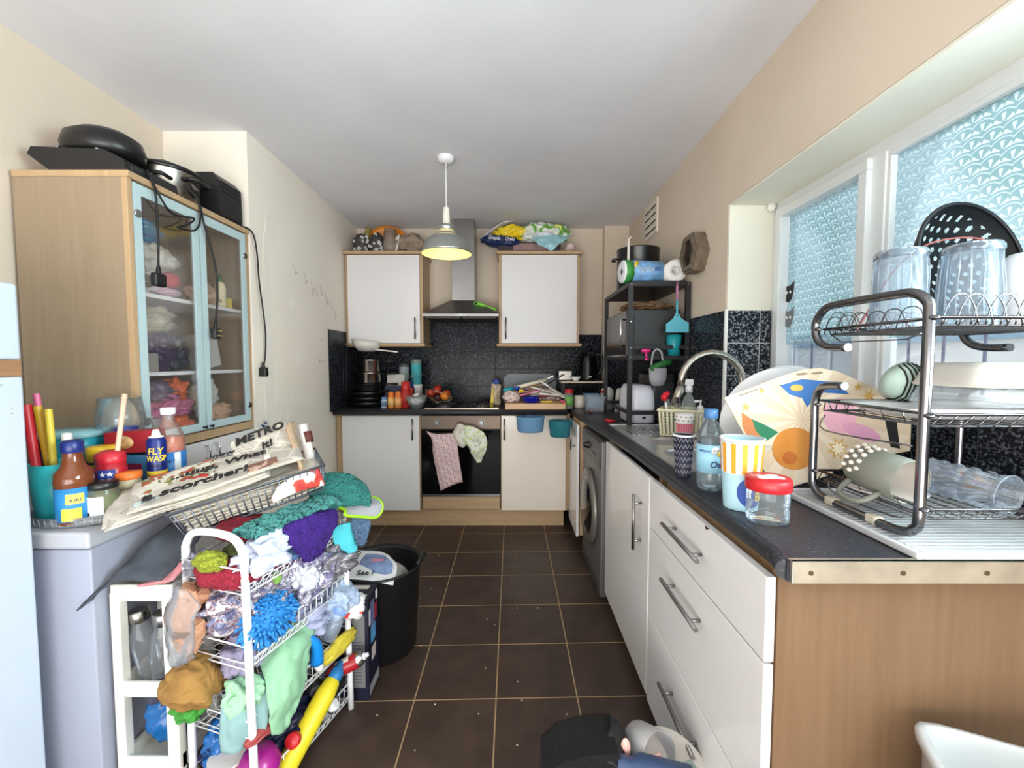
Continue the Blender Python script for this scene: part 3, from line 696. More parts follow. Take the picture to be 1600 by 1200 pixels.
t = thing('mixer_tap', 'tall brushed steel arched kitchen tap behind the sink', 'tap', (0.93, 1.70, 0.912))
pts = [(0.93, 1.70, 0.92), (0.93, 1.70, 1.10), (0.928, 1.70, 1.18)]
for i in range(1, 12):
    a = pi * i / 12; pts.append((0.805 + 0.124 * cos(a), 1.70, 1.18 + 0.124 * sin(a)))
pts += [(0.68, 1.70, 1.165)]
TS = M((176, 170, 160), 0.25, 1.0, name='tap steel')
MB().tube(pts, 0.0145, 14).build('spout', TS, t, True)
MB().tube([(0.681, 1.70, 1.17), (0.672, 1.698, 1.14), (0.655, 1.69, 1.09)], [0.016, 0.021], 14).build('spray_head', TS, t, True)
MB().box(0.648, 0.66, 1.665, 1.675, 1.105, 1.13, 0.003).build('spray_button', BLACK, t, True)
MB().cyl(0.028, 0.911, 0.93, 20, T(0.93, 1.70, 0), 0.003).cyl(0.02, 0.93, 1.0, 20, T(0.93, 1.70, 0)).build('base', TS, t, True)
MB().tube([(0.93, 1.69, 0.975), (0.93, 1.63, 0.985), (0.93, 1.60, 1.0)], 0.007, 8).build('lever', TS, t, True)

# cream lattice basket with washing-up things
CR = M((236, 230, 196), 0.5, name='cream plastic')
t = thing('plastic_basket', 'cream lattice plastic basket on the drainer beside the tap', 'basket', (0.815, 2.02, 0.919), (0, 0, radians(-28)))
b = MB(); W, D, Hh = 0.085, 0.065, 0.125
b.box(-W, W, -D, D, 0, 0.004)
def lattice(b, p0, p1, z0, z1, nx, nz, th=0.003, r=0.003):
    p0, p1 = Vector(p0), Vector(p1); L = (p1 - p0)
    for i in range(nx + 1):
        for s_ in (-1, 1):
            pts = []
            for j in range(nz + 1):
                u = (i + s_ * 0.5 * ((j % 2) * 2 - 1) * 0.5) / nx; u = min(1, max(0, u))
                q = p0 + L * u; pts.append((q.x * (1 + 0.1 * j / nz), q.y * (1 + 0.1 * j / nz), z0 + (z1 - z0) * j / nz))
            b.tube(pts, r, 5)
for (p, q, n_) in (((-W, -D), (W, -D), 10), ((W, -D), (W, D), 8), ((W, D), (-W, D), 10), ((-W, D), (-W, -D), 8)):
    lattice(b, (*p, 0), (*q, 0), 0.003, Hh - 0.012, n_, 8)
rim = [(-W * 1.12, -D * 1.12, Hh - 0.004), (W * 1.12, -D * 1.12, Hh - 0.004), (W * 1.12, D * 1.12, Hh - 0.004), (-W * 1.12, D * 1.12, Hh - 0.004)]
for i in range(4): b.tube([rim[i], rim[(i + 1) % 4]], 0.0075, 8)
b.build('basket_body', CR, t)
t = thing('spray_bottle', 'clear spray bottle with white trigger head in the cream basket', 'bottle', (0.84, 2.0, 0.925))
MB().lathe([(0.033, 0), (0.036, 0.01), (0.036, 0.12), (0.026, 0.165), (0.013, 0.19), (0.013, 0.2)], 22).build('body', glassy((225, 240, 232), 0.35), t)
MB().box(-0.024, 0.018, -0.014, 0.014, 0.232, 0.262, 0.006).box(-0.038, -0.02, -0.008, 0.008, 0.245, 0.26, 0.003).cyl(0.016, 0.2, 0.235, 16).tube([(-0.022, 0, 0.24), (-0.032, 0, 0.22), (-0.03, 0, 0.2)], 0.005, 6).build('trigger_head', WHITE, t)
patch(t, 'paper_label', M((240, 228, 120), 0.6, var=0.3, bscale=40), 0.036, -1.2, 1.2, 0.03, 0.11)
t = thing('soap_dispenser', 'white pump soap bottle in the cream basket, right of the spray bottle', 'bottle', (0.885, 1.975, 0.925))
MB().lathe([(0.028, 0), (0.03, 0.008), (0.03, 0.095), (0.02, 0.115), (0.011, 0.12)], 22).build('body', M((240, 240, 240), 0.3), t)
MB().cyl(0.012, 0.12, 0.138, 14).tube([(0, 0, 0.135), (0, 0, 0.16)], 0.004, 8).tube([(0.004, 0, 0.16), (-0.03, 0, 0.158)], 0.006, 8).build('pump', WHITE, t)
b = MB()
for i in range(14): b.tube([(0.0305 * cos(i * 0.449), 0.0305 * sin(i * 0.449), 0.012), (0.0305 * cos(i * 0.449), 0.0305 * sin(i * 0.449), 0.09)], 0.0012, 4)
b.build('ribs', M((225, 228, 232), 0.4), t)
bottle('glass_bottle', 'clear glass bottle leaning in the left of the cream basket', 'bottle', (0.765, 2.03, 0.925), [(0.028, 0), (0.03, 0.01), (0.03, 0.09), (0.014, 0.13), (0.013, 0.16), (0.015, 0.165)], glassy((215, 235, 228), 0.35), None, None, (0, -0.12, 0))
t = thing('dish_brush', 'red dish brush standing in the left end of the cream basket', 'brush', (0.752, 2.0, 0.93), (0.1, -0.18, 0))
MB().tube([(0, 0, 0), (0, 0, 0.15)], 0.005, 8).build('handle', WHITE, t)
b = MB()
for i in range(9): b.blob((0.018 * cos(i * 2.4) * (i / 9), 0.018 * sin(i * 2.4) * (i / 9), 0.16 + 0.03 * (i % 3) / 3 + 0.01), 0.011, 0.011, 0.012, 0.2, 2, i, 2)
b.build('bristles', M((216, 30, 50), 0.6), t)
t = thing('polka_dot_pot', 'pink ribbed pot with white polka dot rim in front of the cream basket', 'pot', (0.775, 1.885, 0.919))
MB().lathe([(0.027, 0), (0.036, 0.075), (0.034, 0.075)], 26).build('body', M((206, 100, 122), 0.5), t)
MB().lathe([(0.036, 0.075), (0.039, 0.08), (0.040, 0.118), (0.038, 0.118), (0.037, 0.08)], 26).build('rim', M((245, 242, 238), 0.5), t)
b = MB()
for i in range(24):
    a = 2 * pi * i / 24; z = 0.09 + 0.016 * (i % 2); b.cyl(0.0032, 0, 0.0012, 8, T(0.0395 * sin(a), -0.0395 * cos(a), z, pi / 2, 0, a))
b.build('dots', M((40, 38, 40), 0.6), t)
b = MB()
for i in range(22):
    a = 2 * pi * i / 22; b.tube([(0.0275 * sin(a), -0.0275 * cos(a), 0.004), (0.0355 * sin(a), -0.0355 * cos(a), 0.072)], 0.0014, 4)
b.build('ribs', M((222, 150, 165), 0.5), t)

# black wire rack behind the sink
t = thing('black_wire_rack', 'small black wire dish rack behind the clear water bottle', 'rack', (0.98, 1.5, WZ))
for z in (0.917, 0.975, 1.02):
    MB().tube([(0.84, 1.36, z), (1.10, 1.36, z), (1.10, 1.62, z), (0.84, 1.62, z)], 0.0045, 6, True).build('rail', BLACKM, t, True)
b = MB()
for i in range(9): b.tube([(0.84 + i * 0.0325, 1.36, 1.02), (0.84 + i * 0.0325, 1.355, 0.945), (0.84 + i * 0.0325, 1.62, 0.945), (0.84 + i * 0.0325, 1.62, 1.02)], 0.0025, 5, smooth=0)
for i in range(7): b.tube([(0.84, 1.37 + i * 0.04, 1.02), (0.84, 1.37 + i * 0.04, 0.95)], 0.0025, 5)
b.build('wires', BLACKM, t, True)
for x, y in ((0.842, 1.362), (1.098, 1.362), (0.842, 1.618), (1.098, 1.618)): MB().tube([(x, y, 0.912), (x, y, 1.02)], 0.006, 6).build('foot', BLACKM, t, True)

# cups, bottle and jar at the worktop edge
t = thing('paper_cup', 'navy paper cup with silver zigzags behind the water bottle', 'cup', (0.537, 1.31, WZ))
MB().lathe([(0.022, 0), (0.0315, 0.13), (0.030, 0.13), (0.021, 0.004), (0, 0.004)], 30).build('body', M((26, 26, 50), 0.6), t)
MB().lathe([(0.0313, 0.127), (0.033, 0.129), (0.033, 0.133), (0.030, 0.133)], 30).build('rim', WHITE, t)
b = MB()
for k_ in range(6):
    z = 0.012 + k_ * 0.02; pts = []
    for i in range(33):
        a = 2 * pi * i / 32; zz = z + (0.012 if i % 2 else 0); rr = 0.0222 + (0.0315 - 0.022) * zz / 0.13
        pts.append((rr * sin(a), -rr * cos(a), zz))
    b.tube(pts, 0.0011, 4)
b.build('zigzag_print', M((196, 196, 204), 0.3, 0.4), t)
t = thing('water_bottle', 'clear plastic water bottle with blue cap and price flash', 'bottle', (0.552, 1.165, WZ))
PET = glassy((232, 244, 248), 0.16, 0.05, 'clear plastic bottle')
prof = [(0.0, 0.004), (0.022, 0.0), (0.032, 0.012), (0.034, 0.03)]
for i in range(6): prof += [(0.0345, 0.04 + i * 0.018), (0.0335, 0.049 + i * 0.018)]
prof += [(0.034, 0.15), (0.031, 0.165), (0.022, 0.185), (0.0145, 0.197), (0.014, 0.206)]
MB().lathe(prof, 30).build('body', PET, t)
MB().lathe([(0.0175, 0.203), (0.0185, 0.205), (0.0185, 0.224), (0.0165, 0.228), (0, 0.229)], 28).build('cap', M((62, 112, 164), 0.4), t)
MB().lathe([(0.0, 0.006), (0.03, 0.013), (0.032, 0.03), (0.032, 0.135)], 24).build('contents', glassy((215, 232, 238), 0.12), t)
MB().lathe([(0.0352, 0.055), (0.0356, 0.055), (0.0356, 0.132), (0.0352, 0.132)], 30).build('sleeve_label', M((150, 200, 222), 0.4), t)
yl = M((224, 190, 40), 0.5); nv = M((24, 40, 92), 0.5)
rt = T(0, 0, 0, 0, 0, 0.42)
b = MB().lathe([(0, 0.0), (0.011, 0.0), (0.011, 0.0008), (0, 0.0008)], 20, T(0.0362 * sin(-0.05), -0.0362 * cos(0.05), 0.118, pi / 2)); b.build('price_disc', WHITE, t)
text('£1.49', 0.008, nv, t, T(0, 0, 0.118), 0.0374)
b = MB().lathe([(0, 0.0), (0.013, 0.0), (0.013, 0.0006), (0, 0.0006)], 20, T(0.0356 * sin(0.42), -0.0356 * cos(0.42), 0.112, pi / 2, 0, 0.42)); b.build('yellow_blob', yl, t)
text('Oasi', 0.024, nv, t, T(0, 0, 0, 0, 0, 0.15) @ T(0.0, 0, 0.079, 0, 0, 0), 0.0362, shear=0.2)
text('SPRING', 0.009, M((40, 90, 160), 0.5), t, T(0, 0, 0.115, 0, 0, -0.85), 0.036)
t = thing('popcorn_cup', 'tall paper cup with orange stripes above a pale blue print', 'cup', (0.566, 1.03, WZ))
MB().lathe([(0.038, 0), (0.0385, 0.002), (0.0485, 0.168), (0.047, 0.168), (0.037, 0.004), (0, 0.004)], 36).build('body', M((172, 208, 222), 0.55), t)
def cr_(z): return 0.0385 + 0.01 * z / 0.168
b = MB()
for i in range(36):
    a0, a1 = 2 * pi * i / 36, 2 * pi * (i + 1) / 36
    vs_ = [b.bm.verts.new(((cr_(z) + .0006) * sin(a), -(cr_(z) + .0006) * cos(a), z)) for a, z in ((a0, 0.088), (a1, 0.088), (a1, 0.166), (a0, 0.166))]; b.bm.faces.new(vs_)
b.build('upper_wrap', M((240, 240, 240), 0.55), t)
b = MB()
for i in range(12):
    a0, a1 = 2 * pi * i / 12 + 0.06, 2 * pi * i / 12 + 0.29
    for (u0, u1) in ((a0, (a0 + a1) / 2), ((a0 + a1) / 2, a1)):
        b.bm.faces.new([b.bm.verts.new(((cr_(z) + .0014) * sin(a), -(cr_(z) + .0014) * cos(a), z)) for a, z in ((u0, 0.09), (u1, 0.09), (u1, 0.163), (u0, 0.163))])
b.build('stripes', M((226, 158, 40), 0.5), t)
b = MB(); prev = None
for k_ in range(6):
    f = max(0.02, k_ / 5); ring = []
    for i in range(28):
        a = 2 * pi * i / 28; u = 0.12 + 0.034 * f * cos(a) / 0.041; z = 0.047 + 0.038 * f * sin(a); ring.append(b.bm.verts.new(((cr_(z) + .0009) * sin(u), -(cr_(z) + .0009) * cos(u), z)))
    if prev:
        for i in range(28): b.bm.faces.new((prev[i], prev[(i + 1) % 28], ring[(i + 1) % 28], ring[i]))
    prev = ring
b.build('blue_disc', M((30, 66, 150), 0.5), t)
text('B', 0.03, M((228, 190, 30), 0.5), t, T(0, 0, 0.036, 0, 0, 0.45) , cr_(.036) + .0022, ext=0.001)
MB().lathe([(0.0478, 0.1675), (0.0505, 0.168), (0.0505, 0.1735), (0.0475, 0.1735)], 36).build('rim', WHITE, t)
t = thing('plastic_jar', 'empty clear plastic jar with a red screw lid at the worktop edge', 'jar', (0.578, 0.94, WZ))
MB().lathe([(0, 0.002), (0.04, 0.0), (0.044, 0.006), (0.044, 0.03), (0.0425, 0.034), (0.044, 0.038), (0.044, 0.07), (0.042, 0.078)], 34).build('body', PET, t)
MB().lathe([(0.045, 0.072), (0.047, 0.074), (0.047, 0.096), (0.044, 0.1), (0, 0.1)], 34).build('lid', M((190, 30, 40), 0.4), t)
MB().prism([(-0.03, -0.01), (-0.018, -0.02), (0.004, -0.016), (0.022, -0.024), (0.032, -0.008), (0.02, 0.004), (0.03, 0.014), (0.008, 0.018), (-0.006, 0.01), (-0.024, 0.016), (-0.02, 0.002)], 0.1, 0.1006).build('torn_sticker', M((235, 232, 230), 0.8), t)
t = thing('glass_bowl', 'clear glass bowl behind the striped paper cup', 'bowl', (0.70, 1.22, WZ))
MB().lathe([(0, 0.0), (0.03, 0), (0.055, 0.05), (0.07, 0.13), (0.068, 0.13), (0.052, 0.05), (0.028, 0.004), (0, 0.004)], 30).build('body', glassy((235, 245, 245), 0.2), t)
t = thing('spotted_cloth', 'white and grey spotted cloth crumpled in the glass bowl', 'cloth', (0.70, 1.22, 0.98))
MB().blob((0, 0, 0.02), 0.045, 0.045, 0.032, 0.25, 2.5, 8, 4).build('cloth', M((216, 214, 210), 0.9, var=0.4, bscale=90), t)

# platters standing behind the printed card
for i, (x, y, lab) in enumerate(((0.83, 1.29, 'large white oval platter leaning upright, front one by the window'), (0.87, 1.325, 'large white oval platter leaning upright, rear one by the window'))):
    t = thing('platter', lab, 'plate', (x, y, 1.085 + i * 0.006), (radians(-82), 0, 0))
    MB().lathe([(0, 0.0), (0.09, 0.0), (0.105, 0.012), (0.15, 0.02), (0.151, 0.024), (0.105, 0.017), (0.088, 0.006), (0, 0.006)], 48, sx=1.2, sy=1.1).build('dish', M((234, 236, 238), 0.25), t)
# printed card (generic shapes)
t = thing('printed_card', 'large curved printed card with sun rays and stars propped in the dish rack', 'card', (0.80, 1.15, 0.926), (radians(-3), 0, 0))
ox, oz = 0.80, 0.926
outl = [(0.586, 1.171), (0.62, 1.184), (0.663, 1.199), (0.71, 1.218), (0.758, 1.235), (0.805, 1.249), (0.853, 1.253), (0.9, 1.243), (0.941, 1.226), (0.99, 1.205), (1.04, 1.178), (1.103, 1.13), (1.1, 1.024), (1.02, 1.01), (0.943, 0.994), (0.865, 0.953), (0.778, 0.926), (0.74, 0.935), (0.706, 0.953), (0.632, 1.086)]
L = lambda P: [(p[0] - ox, p[1] - oz) for p in P]
MB().prism(L(outl), 0, 0.003, 'y').build('sheet', M((218, 198, 170), 0.55), t)
def deco(P, m, name, k=1): return MB().prism(L(P), -0.0006 * k, 0.0, 'y').build(name, m, t)
ctr = Vector((0.80, 1.11)); lt = M((230, 214, 190), 0.55)
def inside(p):
    c = False; n = len(outl)
    for i in range(n):
        a, b_ = outl[i], outl[(i + 1) % n]
        if (a[1] > p[1]) != (b_[1] > p[1]) and p[0] < (b_[0] - a[0]) * (p[1] - a[1]) / (b_[1] - a[1]) + a[0]: c = not c
    return c
def reach(a):
    r = 0.02
    while inside((ctr.x + cos(a) * r, ctr.y + sin(a) * r)) and r < 0.5: r += 0.004
    return r - 0.006
for i in range(14):
    a = 2 * pi * i / 14 + 0.1; a2 = a + 0.2
    deco([tuple(ctr), (ctr.x + cos(a) * reach(a), ctr.y + sin(a) * reach(a)), (ctr.x + cos(a2) * reach(a2), ctr.y + sin(a2) * reach(a2))], lt, 'ray')
def star(cx, cz, r, n_, q, m, k=2):
    deco([(cx + cos(pi * i / n_ + 0.3) * (r if i % 2 == 0 else r * q), cz + sin(pi * i / n_ + 0.3) * (r if i % 2 == 0 else r * q)) for i in range(2 * n_)], m, 'star', k)
gold = M((206, 164, 84), 0.5)
for s_ in ((0.645, 1.155 - 0.01, 0.014, 5, .45), (0.69, 1.20 - 0.01, 0.009, 5, .45), (0.985, 1.175, 0.02, 7, .4), (0.955, 1.2, 0.012, 5, .45)): star(*s_, gold)
star(0.90, 1.03, 0.032, 8, 0.5, gold); star(0.90, 1.03, 0.022, 8, 0.5, M((244, 230, 200), 0.5), 4)
def ellp(cx, cz, rx, rz, n_=28, rot=0): return [(cx + cos(2 * pi * i / n_) * rx * cos(rot) - sin(2 * pi * i / n_) * rz * sin(rot), cz + cos(2 * pi * i / n_) * rx * sin(rot) + sin(2 * pi * i / n_) * rz * cos(rot)) for i in range(n_)]
deco([(0.635, 1.13), (0.69, 1.09), (0.70, 1.04), (0.668, 1.03), (0.636, 1.09)], M((196, 120, 66), 0.5), 'orange_arc', 2)
deco([(0.662, 1.112), (0.70, 1.095), (0.735, 1.075), (0.70, 1.05), (0.672, 1.08)], M((30, 120, 84), 0.5), 'green_shape', 3)
deco(ellp(0.78, 1.03, 0.062, 0.058), M((204, 134, 52), 0.5), 'orange_disc', 4)
deco(ellp(0.765, 1.005, 0.02, 0.018), M((186, 104, 36), 0.5), 'small_disc', 5)
deco([(0.74, 1.205), (0.80, 1.222), (0.90, 1.213), (0.93, 1.18), (0.86, 1.185), (0.83, 1.165), (0.815, 1.145), (0.80, 1.17), (0.765, 1.18)], M((44, 104, 170), 0.5), 'blue_shape', 3)
deco(ellp(0.785, 1.198, 0.018, 0.009), M((224, 170, 70), 0.5), 'yellow_spot', 5)
deco(ellp(0.905, 1.12, 0.045, 0.05), M((226, 172, 190), 0.5), 'pink_disc', 2)
deco(ellp(0.965, 1.075, 0.055, 0.02, rot=-0.35), M((220, 160, 190), 0.5), 'pink_oval', 3)
deco([(0.99, 1.17), (1.03, 1.15), (1.0, 1.13)], RED, 'red_wedge', 3)
deco([(1.03, 1.11), (1.06, 1.11), (1.07, 1.03), (1.045, 1.035)], INK, 'black_band', 3)
deco([(0.625, 1.176), (0.69, 1.199), (0.69, 1.198), (0.626, 1.175)], INK, 'thin_line', 3)
for q_ in ((0.842, 1.239), (0.80, 1.236)): deco(ellp(q_[0], q_[1], 0.016, 0.0035, rot=0.1), M((150, 130, 110), 0.7), 'slot', 3)

# ---------------------------------------------------------------- three tier dish rack
t = thing('drip_tray', 'grey ridged plastic drip tray under the chrome dish rack', 'tray', (0.96, 0.95, WZ))
TR = M((196, 198, 200), 0.4, name='grey plastic tray')
b = MB().box(0.738, 1.185, 0.748, 1.135, 0.911, 0.915)
for (x0, x1, y0, y1) in ((0.732, 0.744, 0.745, 1.14), (1.178, 1.188, 0.745, 1.14), (0.744, 1.178, 0.745, 0.755), (0.744, 1.178, 1.13, 1.14)): b.box(x0, x1, y0, y1, 0.911, 0.925, 0.003)
b.build('pan', TR, t, True)
b = MB()
for i in range(24): b.box(0.76, 1.165, 0.768 + i * 0.015, 0.774 + i * 0.015, 0.915, 0.9185, 0.002)
b.build('ridges', TR, t, True)
t = thing('dish_rack', 'three-tier chrome dish rack at the near end of the worktop', 'dish rack', (0.97, 0.95, 0.919))
P = [(0.995, 1.212), (1.04, 1.211), (1.075, 1.2), (1.09, 1.165), (1.09, 1.10), (1.09, 0.975), (1.082, 0.945), (1.055, 0.93), (1.0, 0.926), (0.88, 0.926), (0.83, 0.93), (0.808, 0.945), (0.80, 0.975), (0.80, 1.15), (0.80, 1.35), (0.806, 1.385), (0.835, 1.404), (0.88, 1.407), (1.03, 1.408), (1.07, 1.40), (1.095, 1.375), (1.097, 1.345), (1.08, 1.318), (1.045, 1.305), (0.99, 1.303)]
for x in (0.785, 1.165):
    o = MB().tube([(x, y, z) for y, z in P], 0.0095, 12, smooth=3).build('side_frame', DCHROME, t, True)
    o2 = MB()
    for (y, z) in ((0.80, 0.988), (0.80, 1.168), (0.80, 1.352), (1.09, 0.988), (1.09, 1.16), (1.097, 1.352)): o2.ell((x, y - 0.004, z), 0.008, 0.016, 0.006, 10)
    o2.build('clip', DCHROME, t, True)
for y in (0.9, 1.02): MB().box(0.775, 0.797, y - 0.014, y + 0.014, 0.9185, 0.938, 0.004).build('foot_pad', M((206, 196, 178), 0.6), t, True)
def tier(z, dz, name, slant=0.0):
    b = MB(); x0, x1, y0, y1 = 0.797, 1.155, 0.79, 1.085
    b.tube([(x0, y0, z), (x1, y0, z), (x1, y1, z), (x0, y1, z)], 0.0035, 6, True)
    b.tube([(x0 + .01, y0 + 0.012, z - dz), (x1 - .01, y0 + 0.012, z - dz), (x1 - .01, y1 - .012, z - dz), (x0 + .01, y1 - .012, z - dz)], 0.0025, 6, True)
    o = b.build('tier_rail', DCHROME, t, True)
    b = MB()
    n_ = 12
    for i in range(n_):
        x = x0 + 0.012 + (x1 - x0 - 0.024) * i / (n_ - 1)
        b.tube([(x, y0, z), (x - slant, y0 + .01, z - dz), (x - slant, y1 - .01, z - dz), (x, y1, z)], 0.0016, 5)
    for i in range(6):
        y = y0 + 0.02 + i * 0.05
        b.tube([(x0, y, z), (x0 + .01, y, z - dz)], 0.0016, 5)
    w = b.build('tier_wires', DCHROME, t, True)
tier(0.988, 0.022, 'low', 0.02); tier(1.170, 0.024, 'mid', 0.012); tier(1.352, 0.014, 'top', 0)
for (yy, ys) in ((0.79, 1), (1.085, 1)):
    b = MB()
    for i in range(12):
        x = 0.81 + i * 0.0275; b.tube([(x - 0.012, yy, 1.339), (x - 0.004, yy, 1.37), (x + 0.008, yy, 1.39), (x + 0.0225, yy, 1.396), (x + 0.037, yy, 1.39), (x + 0.049, yy, 1.37), (x + 0.057, yy, 1.339)], 0.0013, 5, smooth=2)
    b.build('loop_edge', DCHROME, t, True)
b = MB()
for i in range(6):
    y = 0.83 + i * 0.04; b.tube([(0.797, y - 0.012, 1.339), (0.797, y, 1.372), (0.797, y + 0.02, 1.38), (0.797, y + 0.04, 1.372), (0.797, y + 0.052, 1.339)], 0.0012, 5, smooth=2)
b.build('loop_edge', DCHROME, t, True)
MB().tube([(0.80, 0.83, 1.325), (0.80, 0.86, 1.315), (0.80, 1.03, 1.317), (0.80, 1.06, 1.335)], 0.0016, 5).build('hook_wire', DCHROME, t, True)
MB().tube([(0.79, 1.06, 1.135), (0.775, 1.04, 1.10), (0.785, 0.82, 1.105)], 0.0018, 5, smooth=4).build('hook_wire', DCHROME, t, True)
MB().tube([(0.79, 1.04, 0.975), (0.775, 1.0, 0.955), (0.79, 0.86, 0.95), (0.80, 0.84, 0.965)], 0.0018, 5, smooth=4).build('hook_wire', DCHROME, t, True)

def tumbler(x, y, z, lab, sd):
    t = thing('drinking_glass', lab, 'glass', (x, y, z))
    MB().lathe([(0.052, 0), (0.0535, 0.003), (0.0505, 0.05), (0.0455, 0.15), (0.046, 0.168), (0.044, 0.172), (0.03, 0.172), (0.028, 0.162), (0.043, 0.155), (0.048, 0.05), (0.0515, 0.0)], 34).build('body', glassy((214, 228, 240), 0.25, 0.02, 'tumbler glass'), t)
    MB().lathe([(0.044, 0.1715), (0.0478, 0.166), (0.0484, 0.158), (0.0458, 0.154)], 34).build('thick_base', glassy((120, 128, 138), 0.55, 0.05), t)
    b = MB(); rn = random.Random(sd)
    for i in range(16):
        a = 2 * pi * i / 16; pts = [((0.0532 - 0.0075 * z_ / 0.15) * cos(a + rn.uniform(-.05, .05)), (0.0532 - 0.0075 * z_ / 0.15) * sin(a + rn.uniform(-.05, .05)), z_) for z_ in (0.01, 0.045, 0.08, 0.115, 0.15)]
        b.tube(pts, 0.0011, 4)
    b.build('facets', glassy((240, 248, 255), 0.5), t)
tumbler(0.862, 0.95, 1.342, 'upturned clear tumbler on the top tier, left of the two', 1)
tumbler(0.965, 0.90, 1.342, 'upturned clear tumbler on the top tier, right of the two', 2)
t = thing('mug', 'upturned white mug with black handwriting on the top tier', 'mug', (1.062, 0.865, 1.342))
MB().lathe([(0.052, 0), (0.0535, 0.004), (0.0535, 0.11), (0.05, 0.135), (0.04, 0.147), (0, 0.147)], 36).build('body', M((214, 212, 212), 0.4), t)
for (s_, z, sz, a) in (('The', 0.042, 0.026, -0.25), ('wrangle', 0.066, 0.02, 0.05), ('& rui', 0.094, 0.02, 0.0)):
    text(s_, sz, INK, t, T(0, 0, z, 0, 0, -0.45 + a) @ Matrix.Rotation(pi, 4, 'Y'), None if False else None, shear=0.3).location = (0, 0, 0)
    o = [c for c in t.children][-1]
    for v in o.data.vertices: # wrap upside-down handwriting onto the mug
        q = Matrix.Rotation(0.45 - a, 4, 'Z') @ (v.co - Vector((0, 0, z))); an = q.x / 0.054 - 0.45 + a; rr = 0.054 - q.y * 0.2; v.co = (rr * sin(an), -rr * cos(an), z + q.z)
MB().tube([(0.0 + 0.05, 0.0, 0.03), (0.085, 0.01, 0.04), (0.09, 0.012, 0.08), (0.052, 0.005, 0.105)], 0.006, 8, smooth=4).build('handle', M((214, 212, 212), 0.4), t)
# colander leaning at the window end
t = thing('colander', 'black colander with round holes leaning behind the white mug', 'colander', (1.075, 1.0, 1.50), (radians(80), 0, radians(8)))
rn = random.Random(2); b = MB()
NR, NS = 64, 200
def bowlp(u, a): r = 0.145 * sin(u * 1.15) / sin(1.15); return Vector((r * cos(a), r * sin(a), -0.075 * (1 - (u) ** 2.2)))
rings = []
for i in range(NR + 1): rings.append([b.bm.verts.new(bowlp(max(i / NR, 0.02), 2 * pi * j / NS)) for j in range(NS)])
def holed(i, j):
    u = (i + .5) / NR
    if i < 3 or i > 54: return False
    p = bowlp(u, 2 * pi * (j + .5) / NS); s_ = 0.024; row = round(p.y / (s_ * 0.87)); xx = p.x - (s_ / 2 if row % 2 else 0)
    cx = round(xx / s_) * s_ + (s_ / 2 if row % 2 else 0); return (p.x - cx) ** 2 + (p.y - row * s_ * 0.87) ** 2 < 0.0052 ** 2
for i in range(NR):
    for j in range(NS):
        if not holed(i, j): b.bm.faces.new((rings[i][j], rings[i][(j + 1) % NS], rings[i + 1][(j + 1) % NS], rings[i + 1][j]))
bmesh.ops.solidify(b.bm, geom=b.bm.faces[:], thickness=0.0016)
b.build('bowl', M((26, 30, 34), 0.45), t)
MB().tube([(0.147 * cos(a * pi / 24), 0.147 * sin(a * pi / 24), 0.0) for a in range(48)], 0.0045, 8, True).build('rim', M((18, 20, 24), 0.4), t)
t = thing('plastic_strip', 'thin red plastic strip arching behind the tumblers', 'strip', (1.05, 1.05, 1.345))
MB().tube([(0.87, 1.07, 1.35), (0.95, 1.07, 1.49), (1.02, 1.065, 1.555), (1.10, 1.06, 1.575), (1.16, 1.055, 1.57)], 0.0022, 6, smooth=5).build('strip', M((190, 110, 104), 0.4), t, True)

# middle tier dishes
t = thing('serving_tray', 'flat white oblong dish lying on the middle tier', 'dish', (0.98, 0.95, 1.149), (0, 0, radians(-4)))
MB().lathe([(0, 0.0), (0.12, 0.0), (0.15, 0.012), (0.175, 0.02), (0.176, 0.024), (0.15, 0.018), (0.12, 0.006), (0, 0.006)], 48, sx=1.0, sy=0.62, sq=0.8).build('dish', M((228, 228, 226), 0.3), t)
t = thing('clear_tub', 'clear plastic tub upturned on the white oblong dish', 'tub', (1.055, 0.935, 1.175))
MB().lathe([(0.115, 0), (0.118, 0.004), (0.106, 0.035), (0.098, 0.04), (0, 0.04)], 40, sy=0.7, sq=0.8).build('body', glassy((225, 228, 230), 0.45, 0.15), t)
t = thing('casserole_lid', 'pale grey domed oblong dish stacked upside down on the clear tub', 'dish', (1.075, 0.935, 1.216), (0, 0.0, 0))
MB().lathe([(0.125, 0), (0.128, 0.004), (0.124, 0.01), (0.112, 0.04), (0.10, 0.052), (0, 0.053)], 44, sy=0.68, sq=0.8).build('dish', M((206, 200, 190), 0.4), t)
t = thing('striped_bowl', 'green bowl with black and white stripes seen behind the near rack post', 'bowl', (0.985, 1.03, 1.205), (radians(-70), 0, 0))
MB().lathe([(0, 0.0), (0.03, 0.002), (0.045, 0.02), (0.052, 0.045), (0.05, 0.045), (0.042, 0.02), (0, 0.006)], 30).build('body', M((190, 214, 200), 0.4), t)
b = MB()
PR_ = [(0, 0.0), (0.03, 0.002), (0.045, 0.02), (0.052, 0.045)]
def zr_(r):
    for (r0, z0), (r1, z1) in zip(PR_, PR_[1:]):
        if r <= r1: return z0 + (z1 - z0) * (r - r0) / (r1 - r0)
    return 0.045
for i in range(7):
    x = -0.024 + i * 0.0105; m_ = math.sqrt(max(0, 0.051 ** 2 - x * x))
    b.tube([(x, -m_ + 2 * m_ * j / 12, zr_(math.hypot(x, -m_ + 2 * m_ * j / 12)) - 0.002) for j in range(13)], 0.002, 5)
b.build('stripes', INK, t)
